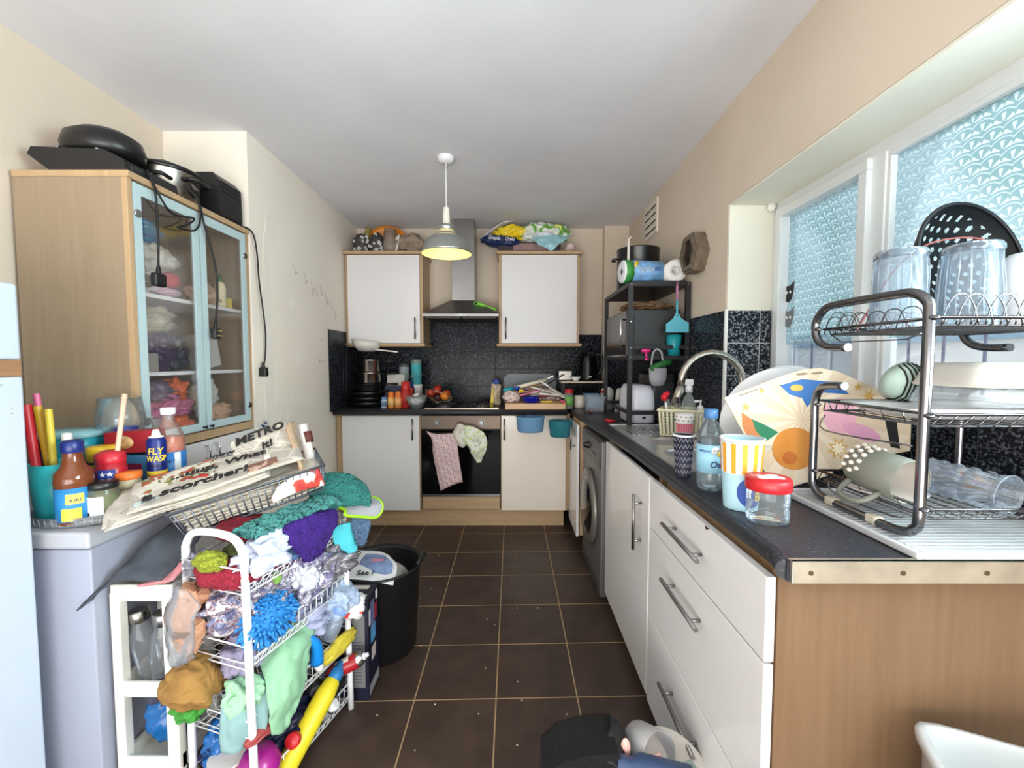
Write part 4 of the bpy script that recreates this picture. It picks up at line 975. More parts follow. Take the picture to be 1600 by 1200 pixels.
# bottom tier
t = thing('mug', 'grey-green mug with white spots lying on its side on the bottom tier', 'mug', (0.822, 0.925, 1.024), (0, radians(96), radians(-84)))
GM = M((112, 114, 104), 0.45)
MB().lathe([(0, 0.0), (0.04, 0.0), (0.046, 0.01), (0.048, 0.05), (0.048, 0.12), (0.045, 0.12), (0.045, 0.02), (0, 0.008)], 36, T(0, 0, -0.06)).build('body', GM, t)
MB().lathe([(0.0448, 0.118), (0.0448, 0.02), (0.03, 0.012), (0, 0.0095)], 30, T(0, 0, -0.06)).build('inside', M((196, 188, 180), 0.5), t)
b = MB()
for i in range(3):
    for j in range(9):
        a = pi * 0.55 + j * 0.36 + 0.18 * (i % 2); z = -0.05 + i * 0.016; b.ell((0.048 * cos(a), 0.048 * sin(a), z), 0.005, 0.005, 0.006, 8)
b.build('spots', M((216, 206, 196), 0.6), t)
MB().tube([(0.03, -0.036, -0.04), (0.055, -0.07, -0.03), (0.055, -0.072, 0.02), (0.03, -0.036, 0.035)], 0.006, 8, smooth=4).build('handle', GM, t)
t = thing('drinking_glass', 'dimpled clear glass lying on its side on the bottom tier', 'glass', (0.955, 0.885, 1.012), (0, radians(93), radians(-78)))
b = MB(); prof = [(0, 0.0), (0.03, 0.0)] + [(0.036 + 0.002 * sin(i * 1.9), 0.01 + i * 0.011) for i in range(12)] + [(0.041, 0.145), (0.039, 0.145), (0.034, 0.02), (0, 0.012)]
b.lathe(prof, 32, T(0, 0, -0.07)); b.build('body', glassy((226, 236, 246), 0.22), t)
b = MB()
for i in range(9):
    for j in range(8):
        a = 2 * pi * j / 8 + 0.4 * (i % 2); b.ell((0.0365 * cos(a), 0.0365 * sin(a), -0.055 + i * 0.013), 0.0035, 0.0035, 0.006, 6)
b.build('dimples', glassy((226, 234, 244), 0.3, 0.02), t)
MB().tube([(0.0405 * cos(a * pi / 16), 0.0405 * sin(a * pi / 16), 0.075) for a in range(32)], 0.0014, 6, True).build('lip', glassy((180, 190, 205), 0.6), t)
t = thing('small_plate', 'white plate lying flat on the bottom tier under the grey mug', 'plate', (0.865, 0.965, 0.9675))
MB().lathe([(0, 0.0), (0.05, 0), (0.075, 0.008), (0.0755, 0.011), (0.05, 0.004), (0, 0.004)], 36).build('dish', M((226, 226, 226), 0.3), t)

# ---------------------------------------------------------------- black metal shelving rack
t = thing('metal_shelving', 'black metal shelving rack standing in the far right corner of the worktop', 'shelf', (0.81, 2.65, WZ))
RX0, RX1, RY0, RY1 = 0.655, 0.968, 2.35, 2.95
for x in (RX0, RX1):
    for y in (RY0, RY1): MB().box(x - 0.012, x + 0.012, y - 0.012, y + 0.012, 0.912, 1.705, 0.001).build('post', BLACKM, t, True)
for (z, n_) in ((1.69, 'a'), (1.295, 'b')):
    MB().box(RX0 - 0.01, RX1 + 0.01, RY0, RY1, z - 0.006, z, 0.001).build('shelf_board', BLACKM, t, True)
for z in (1.70, 1.35, 1.292, 0.985):
    for y in (RY0, RY1): MB().box(RX0 + 0.012, RX1 - 0.012, y - 0.011, y + 0.011, z - 0.011, z + 0.011).build('rail', BLACKM, t, True)
for z in (1.70, 1.292, 0.985):
    for x in (RX0, RX1): MB().box(x - 0.009, x + 0.009, RY0 + 0.012, RY1 - 0.012, z - 0.009, z + 0.009).build('side_rail', BLACKM, t, True)
b = MB()
for x in (RX0, RX1):
    for z in (1.695, 1.49, 1.345, 1.295, 1.18): b.cyl(0.0035, 0, 0.002, 8, T(x, RY0 - 0.012, z, pi / 2))
b.build('bolt_heads', CHROME, t, True)
RT = 1.712
t = thing('kitchen_roll_pack', 'green and blue wrapped kitchen roll lying on top of the black rack', 'kitchen roll', (0.735, 2.44, RT + 0.066), (0, radians(90), radians(8)))
MB().lathe([(0.016, -0.115), (0.055, -0.118), (0.063, -0.112), (0.064, 0.112), (0.055, 0.118), (0.016, 0.115)], 36).build('roll', M((238, 240, 244), 0.6, bump=0.3), t)
MB().lathe([(0.0645, -0.11), (0.066, -0.109), (0.066, -0.065), (0.0645, -0.065)], 36).build('green_wrap', M((52, 140, 62), 0.4), t)
MB().lathe([(0.0645, -0.064), (0.0655, -0.064), (0.0655, 0.11), (0.0645, 0.11)], 36).build('blue_wrap', M((120, 172, 222), 0.4, var=0.35, bscale=25), t)
r_ = Matrix.Rotation(pi / 2, 4, 'Y')
for s_, off, sz, m_ in (('Plenty', 0.0, 0.05, WHITE), ('BIG', 0.085, 0.03, M((24, 60, 140), 0.5))):
    o = text(s_, sz, m_, t, Matrix.Identity(4), None, ext=0.001)
    for v in o.data.vertices:
        # reading along the roll (its local z), wrapped round its front
        a = v.co.z / 0.0675 + 0.1; v.co = ((0.0675) * -sin(a), -0.0675 * cos(a), off + v.co.x - 0.01)
b = MB().lathe([(0, 0), (0.02, 0), (0.02, 0.001), (0, 0.001)], 20, T(-0.03, -0.0595, -0.05, radians(65), 0, 0)); b.build('yellow_flash', yl, t)
t = thing('kitchen_roll', 'unwrapped white roll lying end-on on the black rack', 'kitchen roll', (0.915, 2.47, RT + 0.062), (radians(90), 0, radians(-4)))
MB().lathe([(0.02, -0.1), (0.058, -0.1), (0.061, -0.095), (0.061, 0.1), (0.02, 0.1), (0.02, -0.1)], 36).build('paper', M((232, 230, 226), 0.85, bump=0.4), t)
MB().lathe([(0.019, -0.099), (0.0205, -0.1005), (0.0205, 0.1005), (0.019, 0.0995)], 24).build('cardboard_core', M((140, 122, 104), 0.8), t)
t = thing('stock_pot', 'large black pot at the back of the black rack top', 'pot', (0.80, 2.72, RT))
MB().lathe([(0, 0), (0.125, 0), (0.13, 0.008), (0.13, 0.25), (0.133, 0.256), (0.133, 0.262), (0.126, 0.262), (0.125, 0.01), (0, 0.008)], 44).build('body', M((14, 14, 17), 0.3), t)
MB().tube([(-0.133, -0.03, 0.2), (-0.16, -0.03, 0.2), (-0.16, 0.03, 0.2), (-0.133, 0.03, 0.2)], 0.006, 8).build('handle', BLACK, t)
tag(0 or lump('grey_cloth', 'grey-blue folded cloth draped on the kitchen roll pack', 'cloth', (0.73, 2.53, RT + 0.10), (0.07, 0.04, 0.04), M((84, 90, 120), 0.9), 4, 0.2), 'grey-blue folded cloth behind the kitchen roll pack', 'cloth')
t = thing('white_hook_wand', 'slim white plastic wand with a hooked tip on the rack top', 'wand', (0.70, 2.575, RT))
MB().tube([(0, 0, 0), (0, 0, 0.27), (0.0, 0, 0.29), (0.012, 0, 0.305), (0.02, 0, 0.295)], [0.009, 0.003], 8).build('stem', M((222, 216, 206), 0.5), t)
t = thing('microwave', 'black microwave oven on the shelf of the black rack', 'microwave', (0.81, 2.66, 1.297))
MB().box(0.668, 0.948, 2.40, 2.90, 1.297, 1.565, 0.006).build('body', M((30, 30, 32), 0.35), t, True)
MB().box(0.645, 0.668, 2.40, 2.90, 1.30, 1.562, 0.008).build('door', M((40, 36, 34), 0.2), t, True)
MB().box(0.69, 0.93, 2.397, 2.40, 1.33, 1.54, 0.001).build('side_panel', M((40, 40, 43), 0.4), t, True)
MB().tube([(0.645, 2.44, 1.36), (0.625, 2.44, 1.36), (0.625, 2.44, 1.51), (0.645, 2.44, 1.51)], 0.006, 8).build('handle', CHROME, t, True)
lump('straw_mat', 'rolled brown straw mat in plastic on top of the microwave', 'mat', (0.80, 2.55, 1.593), (0.13, 0.10, 0.028), M((122, 92, 66), 0.7, var=0.5, bscale=80), 7, 0.3, 3)
t = thing('teal_cup', 'teal plastic cup standing on the black rack beside the microwave', 'cup', (0.905, 2.372, 1.303), group=None)
MB().lathe([(0, 0), (0.032, 0), (0.042, 0.115), (0.04, 0.115), (0.03, 0.004), (0, 0.004)], 28).build('body', M((28, 150, 160), 0.35), t)
t = thing('spatula', 'pale blue spatula with pink handle hanging from the rack top', 'spatula', (0.90, 2.325, 1.685))
MB().tube([(0, 0, 0.0), (0.0, 0.0, -0.03), (0.001, 0, -0.08)], 0.0075, 10).tube([(0, 0.012, 0.006), (0.0, -0.002, 0.02), (0, -0.004, 0.0)], 0.003, 6).build('handle', M((176, 120, 150), 0.5), t)
MB().tube([(0.001, 0, -0.08), (0.002, 0, -0.17)], 0.006, 8).prism([(-0.006, -0.15), (0.01, -0.15), (0.022, -0.178), (0.066, -0.205), (0.066, -0.255), (-0.058, -0.255), (-0.058, -0.21), (-0.018, -0.178)], -0.004, 0.004, 'y').build('blade', M((92, 176, 196), 0.4), t)
t = thing('spoon_rest', 'grey silicone loop caddy hanging from the middle rack bar', 'caddy', (0.795, 2.32, 1.34))
GS = M((150, 152, 158), 0.55)
MB().tube([(0.0, 0.0, 0.0), (-0.022, -0.004, -0.02), (-0.03, -0.008, -0.06), (-0.035, -0.012, -0.10)], 0.0055, 8, smooth=4).tube([(0.0, 0.0, 0.0), (0.022, -0.004, -0.02), (0.028, -0.008, -0.06), (0.04, -0.012, -0.10)], 0.0055, 8, smooth=4).build('loop_handle', GS, t)
MB().lathe([(0, -0.205), (0.032, -0.2), (0.046, -0.17), (0.05, -0.105), (0.046, -0.105), (0.04, -0.165), (0, -0.195)], 26, T(0.002, -0.012, 0), sy=0.55).build('pocket', GS, t)
t = thing('green_scrubber', 'dark green knobbly scrubber resting in the grey hanging caddy', 'scrubber', (0.80, 2.30, 1.245), (0, radians(-22), 0))
b = MB().tube([(-0.05, 0, 0), (-0.02, 0, 0.004), (0.03, 0, 0.004), (0.07, 0, 0)], [0.012, 0.018, 0.018, 0.012], 12)
rn = random.Random(3)
for i in range(60): a = rn.uniform(0, 2 * pi); x = rn.uniform(-.045, .065); b.ell((x, 0.017 * cos(a), 0.003 + 0.017 * sin(a)), 0.004, 0.004, 0.004, 6)
b.build('scrubber', M((24, 96, 40), 0.5), t)
lump('red_sponge', 'red sponge tucked under the green scrubber in the hanging caddy', 'sponge', (0.795, 2.308, 1.215), (0.035, 0.018, 0.014), M((170, 30, 44), 0.8), 2, 0.15, sub=3)
t = thing('pink_scoop', 'small magenta scoop hooked on the middle rack bar', 'scoop', (0.735, 2.325, 1.33))
MB().ell((0, 0, 0), 0.028, 0.012, 0.012, 16).tube([(0, 0, -0.01), (0.004, -0.003, -0.045)], 0.006, 8).ell((0.004, -0.003, -0.048), 0.014, 0.006, 0.006, 12).build('scoop', M((206, 40, 120), 0.4), t)
t = thing('toaster', 'white toaster standing end-on under the black rack', 'toaster', (0.748, 2.53, WZ))
MB().lathe([(0.068, 0.006), (0.075, 0.012), (0.078, 0.10), (0.074, 0.19), (0.06, 0.222), (0, 0.226)], 36, sy=1.9, sq=0.5).build('body', M((226, 228, 240), 0.3), t)
MB().box(-0.055, 0.055, -0.13, 0.13, 0, 0.012).build('base', BLACK, t)
MB().box(-0.008, 0.01, -0.151, -0.143, 0.035, 0.045, 0.001).build('lever', BLACK, t)
t = thing('coffee_machine', 'black appliance body behind the white toaster', 'appliance', (0.88, 2.58, WZ))
MB().box(-0.075, 0.07, -0.15, 0.12, 0, 0.30, 0.02, seg=3).build('body', M((20, 20, 22), 0.3), t)
MB().box(-0.05, 0.05, -0.153, -0.15, 0.05, 0.24, 0.001).build('front_panel', M((40, 42, 46), 0.35), t)
t = thing('scissors', 'red-handled scissors lying on the worktop beside the toaster', 'scissors', (0.615, 2.50, WZ), (0, 0, 0.5))
MB().tube([(0.0, 0.0, 0.006), (-0.04, 0.012, 0.006), (-0.055, 0.0, 0.006), (-0.04, -0.01, 0.006)], 0.005, 6, True, smooth=4).tube([(0.0, 0.0, 0.006), (-0.03, 0.03, 0.01), (-0.045, 0.04, 0.01), (-0.02, 0.045, 0.01)], 0.005, 6, True, smooth=4).build('handles', RED, t)
MB().prism([(0, -0.004), (0.085, 0.004), (0, 0.006)], 0.003, 0.008).prism([(0, 0), (0.08, 0.02), (0, 0.01)], 0.001, 0.003).build('blades', CHROME, t)

# ---------------------------------------------------------------- oven towels, hob and the back worktop
t = thing('gas_hob', 'black glass gas hob with steel front trim set in the back worktop', 'hob', (-0.38, 3.42, WZ))
MB().box(-0.655, -0.105, 3.18, 3.66, 0.911, 0.917, 0.002).build('glass', M((8, 8, 10), 0.1), t, True)
MB().box(-0.66, -0.10, 3.17, 3.182, 0.911, 0.92, 0.001).build('front_trim', M((190, 170, 150), 0.35, 0.8), t, True)
for (x, y) in ((-0.53, 3.3), (-0.24, 3.3), (-0.53, 3.54), (-0.24, 3.54)):
    bn = MB().lathe([(0.055, 0), (0.055, 0.004), (0.035, 0.008), (0.034, 0.018), (0, 0.02)], 24, T(x, y, 0.917)).build('burner', M((120, 118, 116), 0.35, 0.8), t, True)
    b = MB()
    for i in range(4): b.tube([(x + 0.02 * cos(i * pi / 2), y + 0.02 * sin(i * pi / 2), 0.94), (x + 0.09 * cos(i * pi / 2), y + 0.09 * sin(i * pi / 2), 0.94), (x + 0.1 * cos(i * pi / 2), y + 0.1 * sin(i * pi / 2), 0.918)], 0.004, 5)
    q = b.build('pan_support', M((60, 60, 62), 0.4, 0.5), bn); q.location = -Vector(t.location)
def blotch_mat(base, spots, scale=16, thr=0.55, rough=0.3):
    k = N('printed film'); nz = k.n('ShaderNodeTexNoise', Scale=scale, Detail=2.0, Distortion=1.2); k.l(k.coord(), nz.inputs['Vector'])
    st = [(0.0, C(*base)), (thr, C(*base))]
    for i, s_ in enumerate(spots): st.append((min(0.99, thr + 0.02 + i * 0.06), C(*s_)))
    k.l(k.ramp(nz.outputs[0], st), k.b.inputs['Base Color']); k.set(Roughness=rough); return k.m
def check_mat(base, a, c, s=0.03, wave=False):
    k = N('woven check'); tc = k.n('ShaderNodeTexCoord'); sp = k.n('ShaderNodeSeparateXYZ'); k.l(tc.outputs['Object'], sp.inputs[0])
    def stripe(o, s_, w):
        f = k.math('FRACT', k.math('MULTIPLY', o, 1 / s_)); return k.math('LESS_THAN', k.math('FRACT', k.math('MULTIPLY', f, 3.0)), k.math('MULTIPLY', k.math('LESS_THAN', f, 0.7), w))
    u = k.math('ADD', sp.outputs[0], k.math('MULTIPLY', sp.outputs[2], 0.22)); v = k.math('ADD', sp.outputs[2], k.math('MULTIPLY', sp.outputs[0], 0.15))
    c1 = k.mix(k.math('MULTIPLY', stripe(u, s, 0.3), 0.75), C(*base), C(*a)); c2 = k.mix(k.math('MULTIPLY', stripe(v, s * 0.9, 0.25), 0.75), c1, C(*c))
    k.l(c2, k.b.inputs['Base Color']); k.set(Roughness=0.95); return k.m
YF = 3.112
t = MB().sheet([[(-0.635, YF, 0.755), (-0.57, YF - .01, 0.735), (-0.48, YF - .004, 0.737), (-0.405, YF - .012, 0.742)],
    [(-0.59, YF - .02, 0.69), (-0.55, YF - .04, 0.64), (-0.48, YF - .03, 0.62), (-0.40, YF - .03, 0.64)],
    [(-0.575, YF - .015, 0.55), (-0.53, YF - .035, 0.5), (-0.47, YF - .02, 0.5), (-0.385, YF - .03, 0.52)],
    [(-0.53, YF - .01, 0.31), (-0.48, YF - .03, 0.34), (-0.43, YF - .02, 0.36), (-0.365, YF - .025, 0.38)]], 0.004, 8, 0.008, 22, 3).build('tea_towel', check_mat((226, 208, 208), (150, 62, 78), (160, 90, 100), 0.034))
tag(t, 'red and white checked tea towel hanging on the oven door', 'tea towel', 'tea towels on the oven door')
t = MB().sheet([[(-0.40, YF - .012, 0.78), (-0.35, YF - .03, 0.80), (-0.29, YF - .03, 0.795), (-0.215, YF - .02, 0.755)],
    [(-0.40, YF - .02, 0.72), (-0.35, YF - .05, 0.72), (-0.27, YF - .045, 0.74), (-0.185, YF - .03, 0.70)],
    [(-0.33, YF - .03, 0.66), (-0.30, YF - .05, 0.64), (-0.25, YF - .045, 0.62), (-0.19, YF - .03, 0.62)],
    [(-0.255, YF - .025, 0.525), (-0.25, YF - .04, 0.53), (-0.24, YF - .04, 0.53), (-0.232, YF - .03, 0.535)]], 0.004, 8, 0.008, 20, 5).build('tea_towel', blotch_mat((226, 226, 216), [(186, 204, 110), (206, 216, 160), (150, 160, 180), (226, 226, 216)], 26, 0.5, 0.9))
tag(t, 'white tea towel with green print folded to a point on the oven door', 'tea towel', 'tea towels on the oven door')
t = MB().sheet([[(-0.405, YF - .012, 0.80), (-0.375, YF - .035, 0.815), (-0.345, YF - .03, 0.80)], [(-0.43, YF - .02, 0.735), (-0.40, YF - .05, 0.72), (-0.37, YF - .04, 0.73)], [(-0.40, YF - .02, 0.66), (-0.36, YF - .045, 0.64), (-0.33, YF - .03, 0.67)]], 0.005, 7, 0.01, 24, 9).build('tea_towel', M((214, 208, 194), 0.95, var=0.2, bscale=40))
tag(t, 'off-white cloth twisted through the oven handle between two towels', 'cloth')

# tubs hanging on the unit doors
t = thing('hanging_tub', 'light blue plastic tub hung on the white cabinet door', 'tub', (0.135, 3.08, 0.755))
MB().lathe([(0, 0), (0.085, 0), (0.095, 0.01), (0.102, 0.10), (0.108, 0.108), (0.108, 0.112), (0.1, 0.112), (0.09, 0.012), (0, 0.006)], 36, sy=0.72).build('tub', M((108, 152, 192), 0.45), t)
MB().box(-0.03, 0.03, 0.068, 0.088, 0.09, 0.116, 0.002).build('hook', M((108, 152, 192), 0.45), t)
t = thing('hanging_tub', 'teal plastic tub hung on the corner cabinet door', 'tub', (0.345, 2.99, 0.735))
MB().lathe([(0, 0), (0.066, 0), (0.074, 0.01), (0.084, 0.105), (0.087, 0.112), (0.087, 0.116), (0.08, 0.116), (0.07, 0.012), (0, 0.006)], 36, sy=0.8).build('tub', M((34, 112, 124), 0.45), t)
MB().box(0.07, 0.082, -0.02, 0.02, 0.095, 0.125, 0.002).build('hook', M((34, 112, 124), 0.45), t)

# pan corner
PB = M((20, 20, 22), 0.35, name='black pan')
ST = M((190, 184, 176), 0.2, 1.0, name='saucepan steel')
t = thing('pan_stand', 'black wire pan stand in the left corner of the worktop', 'stand', (-1.3, 3.45, WZ))
b = MB()
for x in (-1.315, -1.29): b.tube([(x, 3.28, 0.913), (x, 3.30, 1.40), (x, 3.62, 1.40), (x, 3.64, 0.913)], 0.005, 6)
b.tube([(-1.315, 3.28, 0.917), (-1.29, 3.28, 0.917)], 0.005, 6)
for z in (1.07, 1.345): b.tube([(-1.29, 3.34, z + .01), (-1.10, 3.34, z), (-1.10, 3.50, z), (-1.29, 3.50, z + .01)], 0.004, 6)
b.tube([(-1.315, 3.30, 1.40), (-1.29, 3.30, 1.40)], 0.005, 6)
b.build('wire_frame', BLACKM, t, True)
for i, (z, r, rot, lab) in enumerate(((0.913, 0.14, -0.25, 'lowest of the black frying pans in the left corner'), (0.953, 0.13, 0.15, 'middle black frying pan with a grey handle in the left corner'), (0.993, 0.125, -0.5, 'topmost of the black frying pans in the left corner'))):
    t = thing('frying_pan', lab, 'pan', (-1.165, 3.40, z), (0, 0, rot))
    MB().lathe([(0, 0), (r * 0.78, 0), (r, 0.036), (r * 0.985, 0.037), (r * 0.77, 0.004), (0, 0.004)], 36).build('body', PB, t)
    MB().tube([(r * 0.93, 0, 0.03), (r + 0.05, 0, 0.045), (r + 0.10, 0, 0.05)], [0.007, 0.01], 8, smooth=3).build('handle', M((130, 130, 126), 0.5) if i == 1 else PB, t)
for i, (x, z, r, h, rot, lab) in enumerate(((-1.15, 1.034, 0.092, 0.062, 0.2, 'black saucepan with steel base ring under the steel pans'), (-1.145, 1.098, 0.088, 0.085, 0.0, 'lower of the two shiny steel saucepans'), (-1.14, 1.185, 0.080, 0.10, 0.1, 'upper of the two shiny steel saucepans'))):
    t = thing('saucepan', lab, 'saucepan', (x, 3.40, z), (0, 0, rot))
    MB().lathe([(0, 0), (r * 0.94, 0), (r, 0.01), (r, h * 0.93), (r + .005, h), (r - .002, h), (r - .004, 0.01), (0, 0.004)], 36).build('body', PB if i == 0 else ST, t)
    MB().tube([(r, 0, h * 0.8), (r + 0.04, -0.01, h * 0.85), (r + 0.13, -0.02, h * 0.9)], [0.006, 0.009], 8).build('handle', BLACK, t)
t = thing('white_pan', 'white pan with a flat handle on top of the pan stand', 'pan', (-1.17, 3.40, 1.352), (0, radians(6), radians(-12)))
MB().lathe([(0, 0), (0.06, 0.0), (0.10, 0.035), (0.12, 0.085), (0.117, 0.085), (0.096, 0.036), (0, 0.006)], 36).build('body', M((226, 222, 214), 0.4), t)
MB().prism([(0.075, -0.014), (0.24, -0.02), (0.27, -0.006), (0.27, 0.012), (0.24, 0.02), (0.075, 0.014)], 0.018, 0.028, bev=0.002).build('handle', M((226, 222, 214), 0.4), t)

# jars, tins and bottles left of the hob
def spice(x, y, r, h, body, cap, lab, kind='spice_jar', caph=0.25, band=None):
    t = thing(kind, lab, 'jar', (x, y, WZ))
    hb = h * (1 - caph)
    MB().lathe([(0, 0), (r * 0.95, 0), (r, 0.004), (r, hb * 0.92), (r * 0.8, hb), (r * 0.8, hb + 0.002)], 22).build('body', body, t)
    MB().lathe([(r * 0.86, hb), (r * 0.88, hb + 0.003), (r * 0.85, h - 0.004), (r * 0.5, h), (0, h)], 22).build('cap', cap, t)
    if band: MB().lathe([(r + .0006, hb * .2), (r + .001, hb * .2), (r + .001, hb * .8), (r + .0006, hb * .8)], 22).build('paper_label', band, t)
    return t
OR = M((226, 120, 44), 0.4)
spice(-0.995, 3.27, 0.023, 0.085, M((180, 196, 214), 0.4), M((96, 140, 190), 0.4), 'small pale blue shaker in front of the pans', band=M((110, 130, 160), 0.6))
spice(-0.94, 3.275, 0.026, 0.125, M((226, 140, 60), 0.4), M((230, 120, 40), 0.4), 'orange-capped spice jar next to the pale blue shaker', band=M((238, 190, 120), 0.6))
spice(-0.88, 3.25, 0.025, 0.13, M((222, 130, 60), 0.4), OR, 'orange-capped spice jar next to the tall red bottle', band=M((240, 176, 110), 0.6))
spice(-0.825, 3.27, 0.038, 0.205, M((168, 26, 30), 0.35), M((196, 40, 36), 0.35), 'tall red sauce bottle with a screw lid', 'sauce_bottle', 0.3, M((180, 50, 44), 0.6))
spice(-0.815, 3.37, 0.03, 0.15, M((190, 60, 50), 0.4), M((206, 60, 44), 0.4), 'squat red jar behind the tall red sauce bottle')
boxy('snack_carton', 'navy carton with green top standing behind the orange spice jars', 'carton', (-0.945, 3.37, WZ), (0.13, 0.05, 0.165), M((34, 40, 70), 0.6, var=0.6, bscale=50), (0, 0, 0.1))
boxy('flour_carton', 'white carton leaning behind the navy carton', 'carton', (-0.965, 3.48, WZ), (0.14, 0.04, 0.255), M((206, 200, 190), 0.7), (0, radians(3), 0))
for (x, z, r, h, m_, lab, nm) in ((-0.895, WZ, 0.045, 0.18, M((232, 232, 232), 0.4), 'white canister under the grey tin', 'canister'), (-0.895, WZ + 0.181, 0.042, 0.16, M((150, 160, 166), 0.4), 'grey tin with dark lid on the white canister', 'tin'),
    (-0.795, WZ, 0.048, 0.17, M((226, 222, 216), 0.4), 'white patterned canister under the teal tin', 'canister'), (-0.795, WZ + 0.171, 0.043, 0.205, M((80, 176, 184), 0.4), 'teal tin with green lid on the white patterned canister', 'tin')):
    t = thing(nm, lab, nm, (x, 3.51, z))
    MB().lathe([(0, 0), (r, 0), (r, h * 0.82), (r * 1.02, h * 0.83), (r * 1.02, h), (0, h)], 28).build('body', m_, t)
    MB().lathe([(r * 1.03, h * 0.84), (r * 1.04, h * 0.845), (r * 1.04, h * 0.99), (0, h * 1.005)], 28).build('lid', M((70, 74, 76), 0.4) if nm == 'tin' and x < -0.85 else (M((120, 134, 120), 0.4) if nm == 'tin' else m_), t)
    b = MB()
    for i in range(10): b.ell(((r + .0005) * sin(-1 + i * 0.25), -(r + .0005) * cos(-1 + i * .25), h * (0.3 + 0.12 * (i % 2))), 0.007, 0.002, 0.007, 8)
    b.build('print', M((86, 120, 100) if nm == 'tin' else (150, 150, 150), 0.6), t)
t = thing('drink_bottle', 'dark blue drinks bottle with pink marks and a loop cap', 'bottle', (-0.825, 3.43, WZ))
MB().lathe([(0, 0), (0.03, 0), (0.031, 0.14), (0.02, 0.175), (0.02, 0.19), (0, 0.195)], 24).build('body', M((30, 34, 100), 0.35), t)
MB().tube([(0.0 + 0.02 * cos(a * pi / 8), 0, 0.205 + 0.02 * sin(a * pi / 8)) for a in range(16)], 0.004, 6, True).build('loop', BLACK, t)
b = MB(); rn = random.Random(8)
for i in range(8): a = rn.uniform(-1.3, 1.3); b.ell((0.031 * sin(a), -0.031 * cos(a), rn.uniform(.02, .13)), 0.005, 0.002, 0.007, 6)
b.build('print', M((190, 70, 130), 0.5), t)
t = thing('glass_bowl', 'clear glass bowl of white and black odds and ends left of the hob', 'bowl', (-0.735, 3.235, WZ))
MB().lathe([(0, 0), (0.04, 0), (0.075, 0.06), (0.085, 0.10), (0.083, 0.10), (0.072, 0.06), (0.038, 0.004), (0, 0.004)], 30).build('body', glassy((232, 238, 240), 0.4), t)
for i, (dx, dy, dz, m_, l_) in enumerate(((-0.03, -0.01, 0.05, (226, 224, 220), 'left'), (0.025, -0.02, 0.055, (212, 210, 206), 'right'), (0.0, 0.015, 0.085, (236, 234, 230), 'middle'))):
    lump('crumpled_wrapper', f'white crumpled wrapper in the glass bowl by the hob, {l_} one', 'wrapper', (-0.735 + dx, 3.235 + dy, WZ + dz), (0.032, 0.03, 0.03), M(m_, 0.6), i + 3, 0.35, 3, 3)
t = thing('black_loop', 'thin black hair band loop on the wrappers in the glass bowl', 'band', (-0.73, 3.20, WZ + 0.09))
MB().tube([(0.03 * cos(a * pi / 10), 0.014 * sin(a * pi / 10), 0.012 * sin(a * pi / 5)) for a in range(20)], 0.003, 6, True).build('band', BLACK, t)

# wire fruit basket
t = thing('fruit_basket', 'tilted wire fruit basket of apples and oranges on the hob', 'basket', (-0.585, 3.37, 1.005), (radians(-12), radians(14), 0))
FB = M((196, 170, 140), 0.3, 0.9)
b = MB(); R0 = 0.112
for i in range(14):
    a = 2 * pi * i / 14; b.tube([(R0 * sin(u) * cos(a), R0 * sin(u) * sin(a), -R0 * 0.62 * cos(u) + 0.015) for u in (0.15, 0.5, 0.85, 1.2, 1.5)], 0.0018, 5)
for u in (0.3, 1.5): b.tube([(R0 * sin(u) * cos(a * pi / 16), R0 * sin(u) * sin(a * pi / 16), -R0 * 0.62 * cos(u) + 0.015) for a in range(32)], 0.0032, 6, True)
b.build('wire_bowl', FB, t)
MB().tube([(0.045 * cos(a * pi / 10), 0.045 * sin(a * pi / 10), -0.062) for a in range(20)], 0.003, 6, True).build('foot_ring', FB, t)
AP = M((176, 48, 30), 0.35, var=0.35, bscale=30); OG = M((228, 130, 30), 0.5, bump=0.3, bscale=300)
for i, (x, y, z, m_, nm, lab) in enumerate(((-0.645, 3.34, 1.02, AP, 'apple', 'red apple at the left of the wire fruit basket'), (-0.59, 3.32, 1.045, AP, 'apple', 'red apple in the front middle of the wire fruit basket'), (-0.60, 3.40, 1.05, AP, 'apple', 'red apple at the back of the wire fruit basket'), (-0.532, 3.325, 1.0, OG, 'orange', 'orange at the right of the wire fruit basket'), (-0.53, 3.40, 1.01, M((200, 70, 34), 0.4), 'apple', 'orange-red apple behind the orange in the wire basket'), (-0.59, 3.345, 0.985, M((60, 20, 30), 0.4), 'plum', 'dark plum low in the wire fruit basket'))):
    t = thing(nm, lab, nm, (x, y, z))
    r = 0.034
    MB().lathe([(0, -r * 0.82), (r * .25, -r * 0.93), (r * .7, -r * .72), (r, 0), (r * .82, r * .62), (r * .35, r * .88), (0, r * .7)] if nm != 'orange' else [(r * sin(u * pi / 10), -r * cos(u * pi / 10)) for u in range(11)], 24).build('fruit', m_, t)
    MB().tube([(0, 0, r * .6), (0.003, 0, r * 1.15)], 0.0015, 5).build('stem', M((70, 50, 30), 0.8), t)

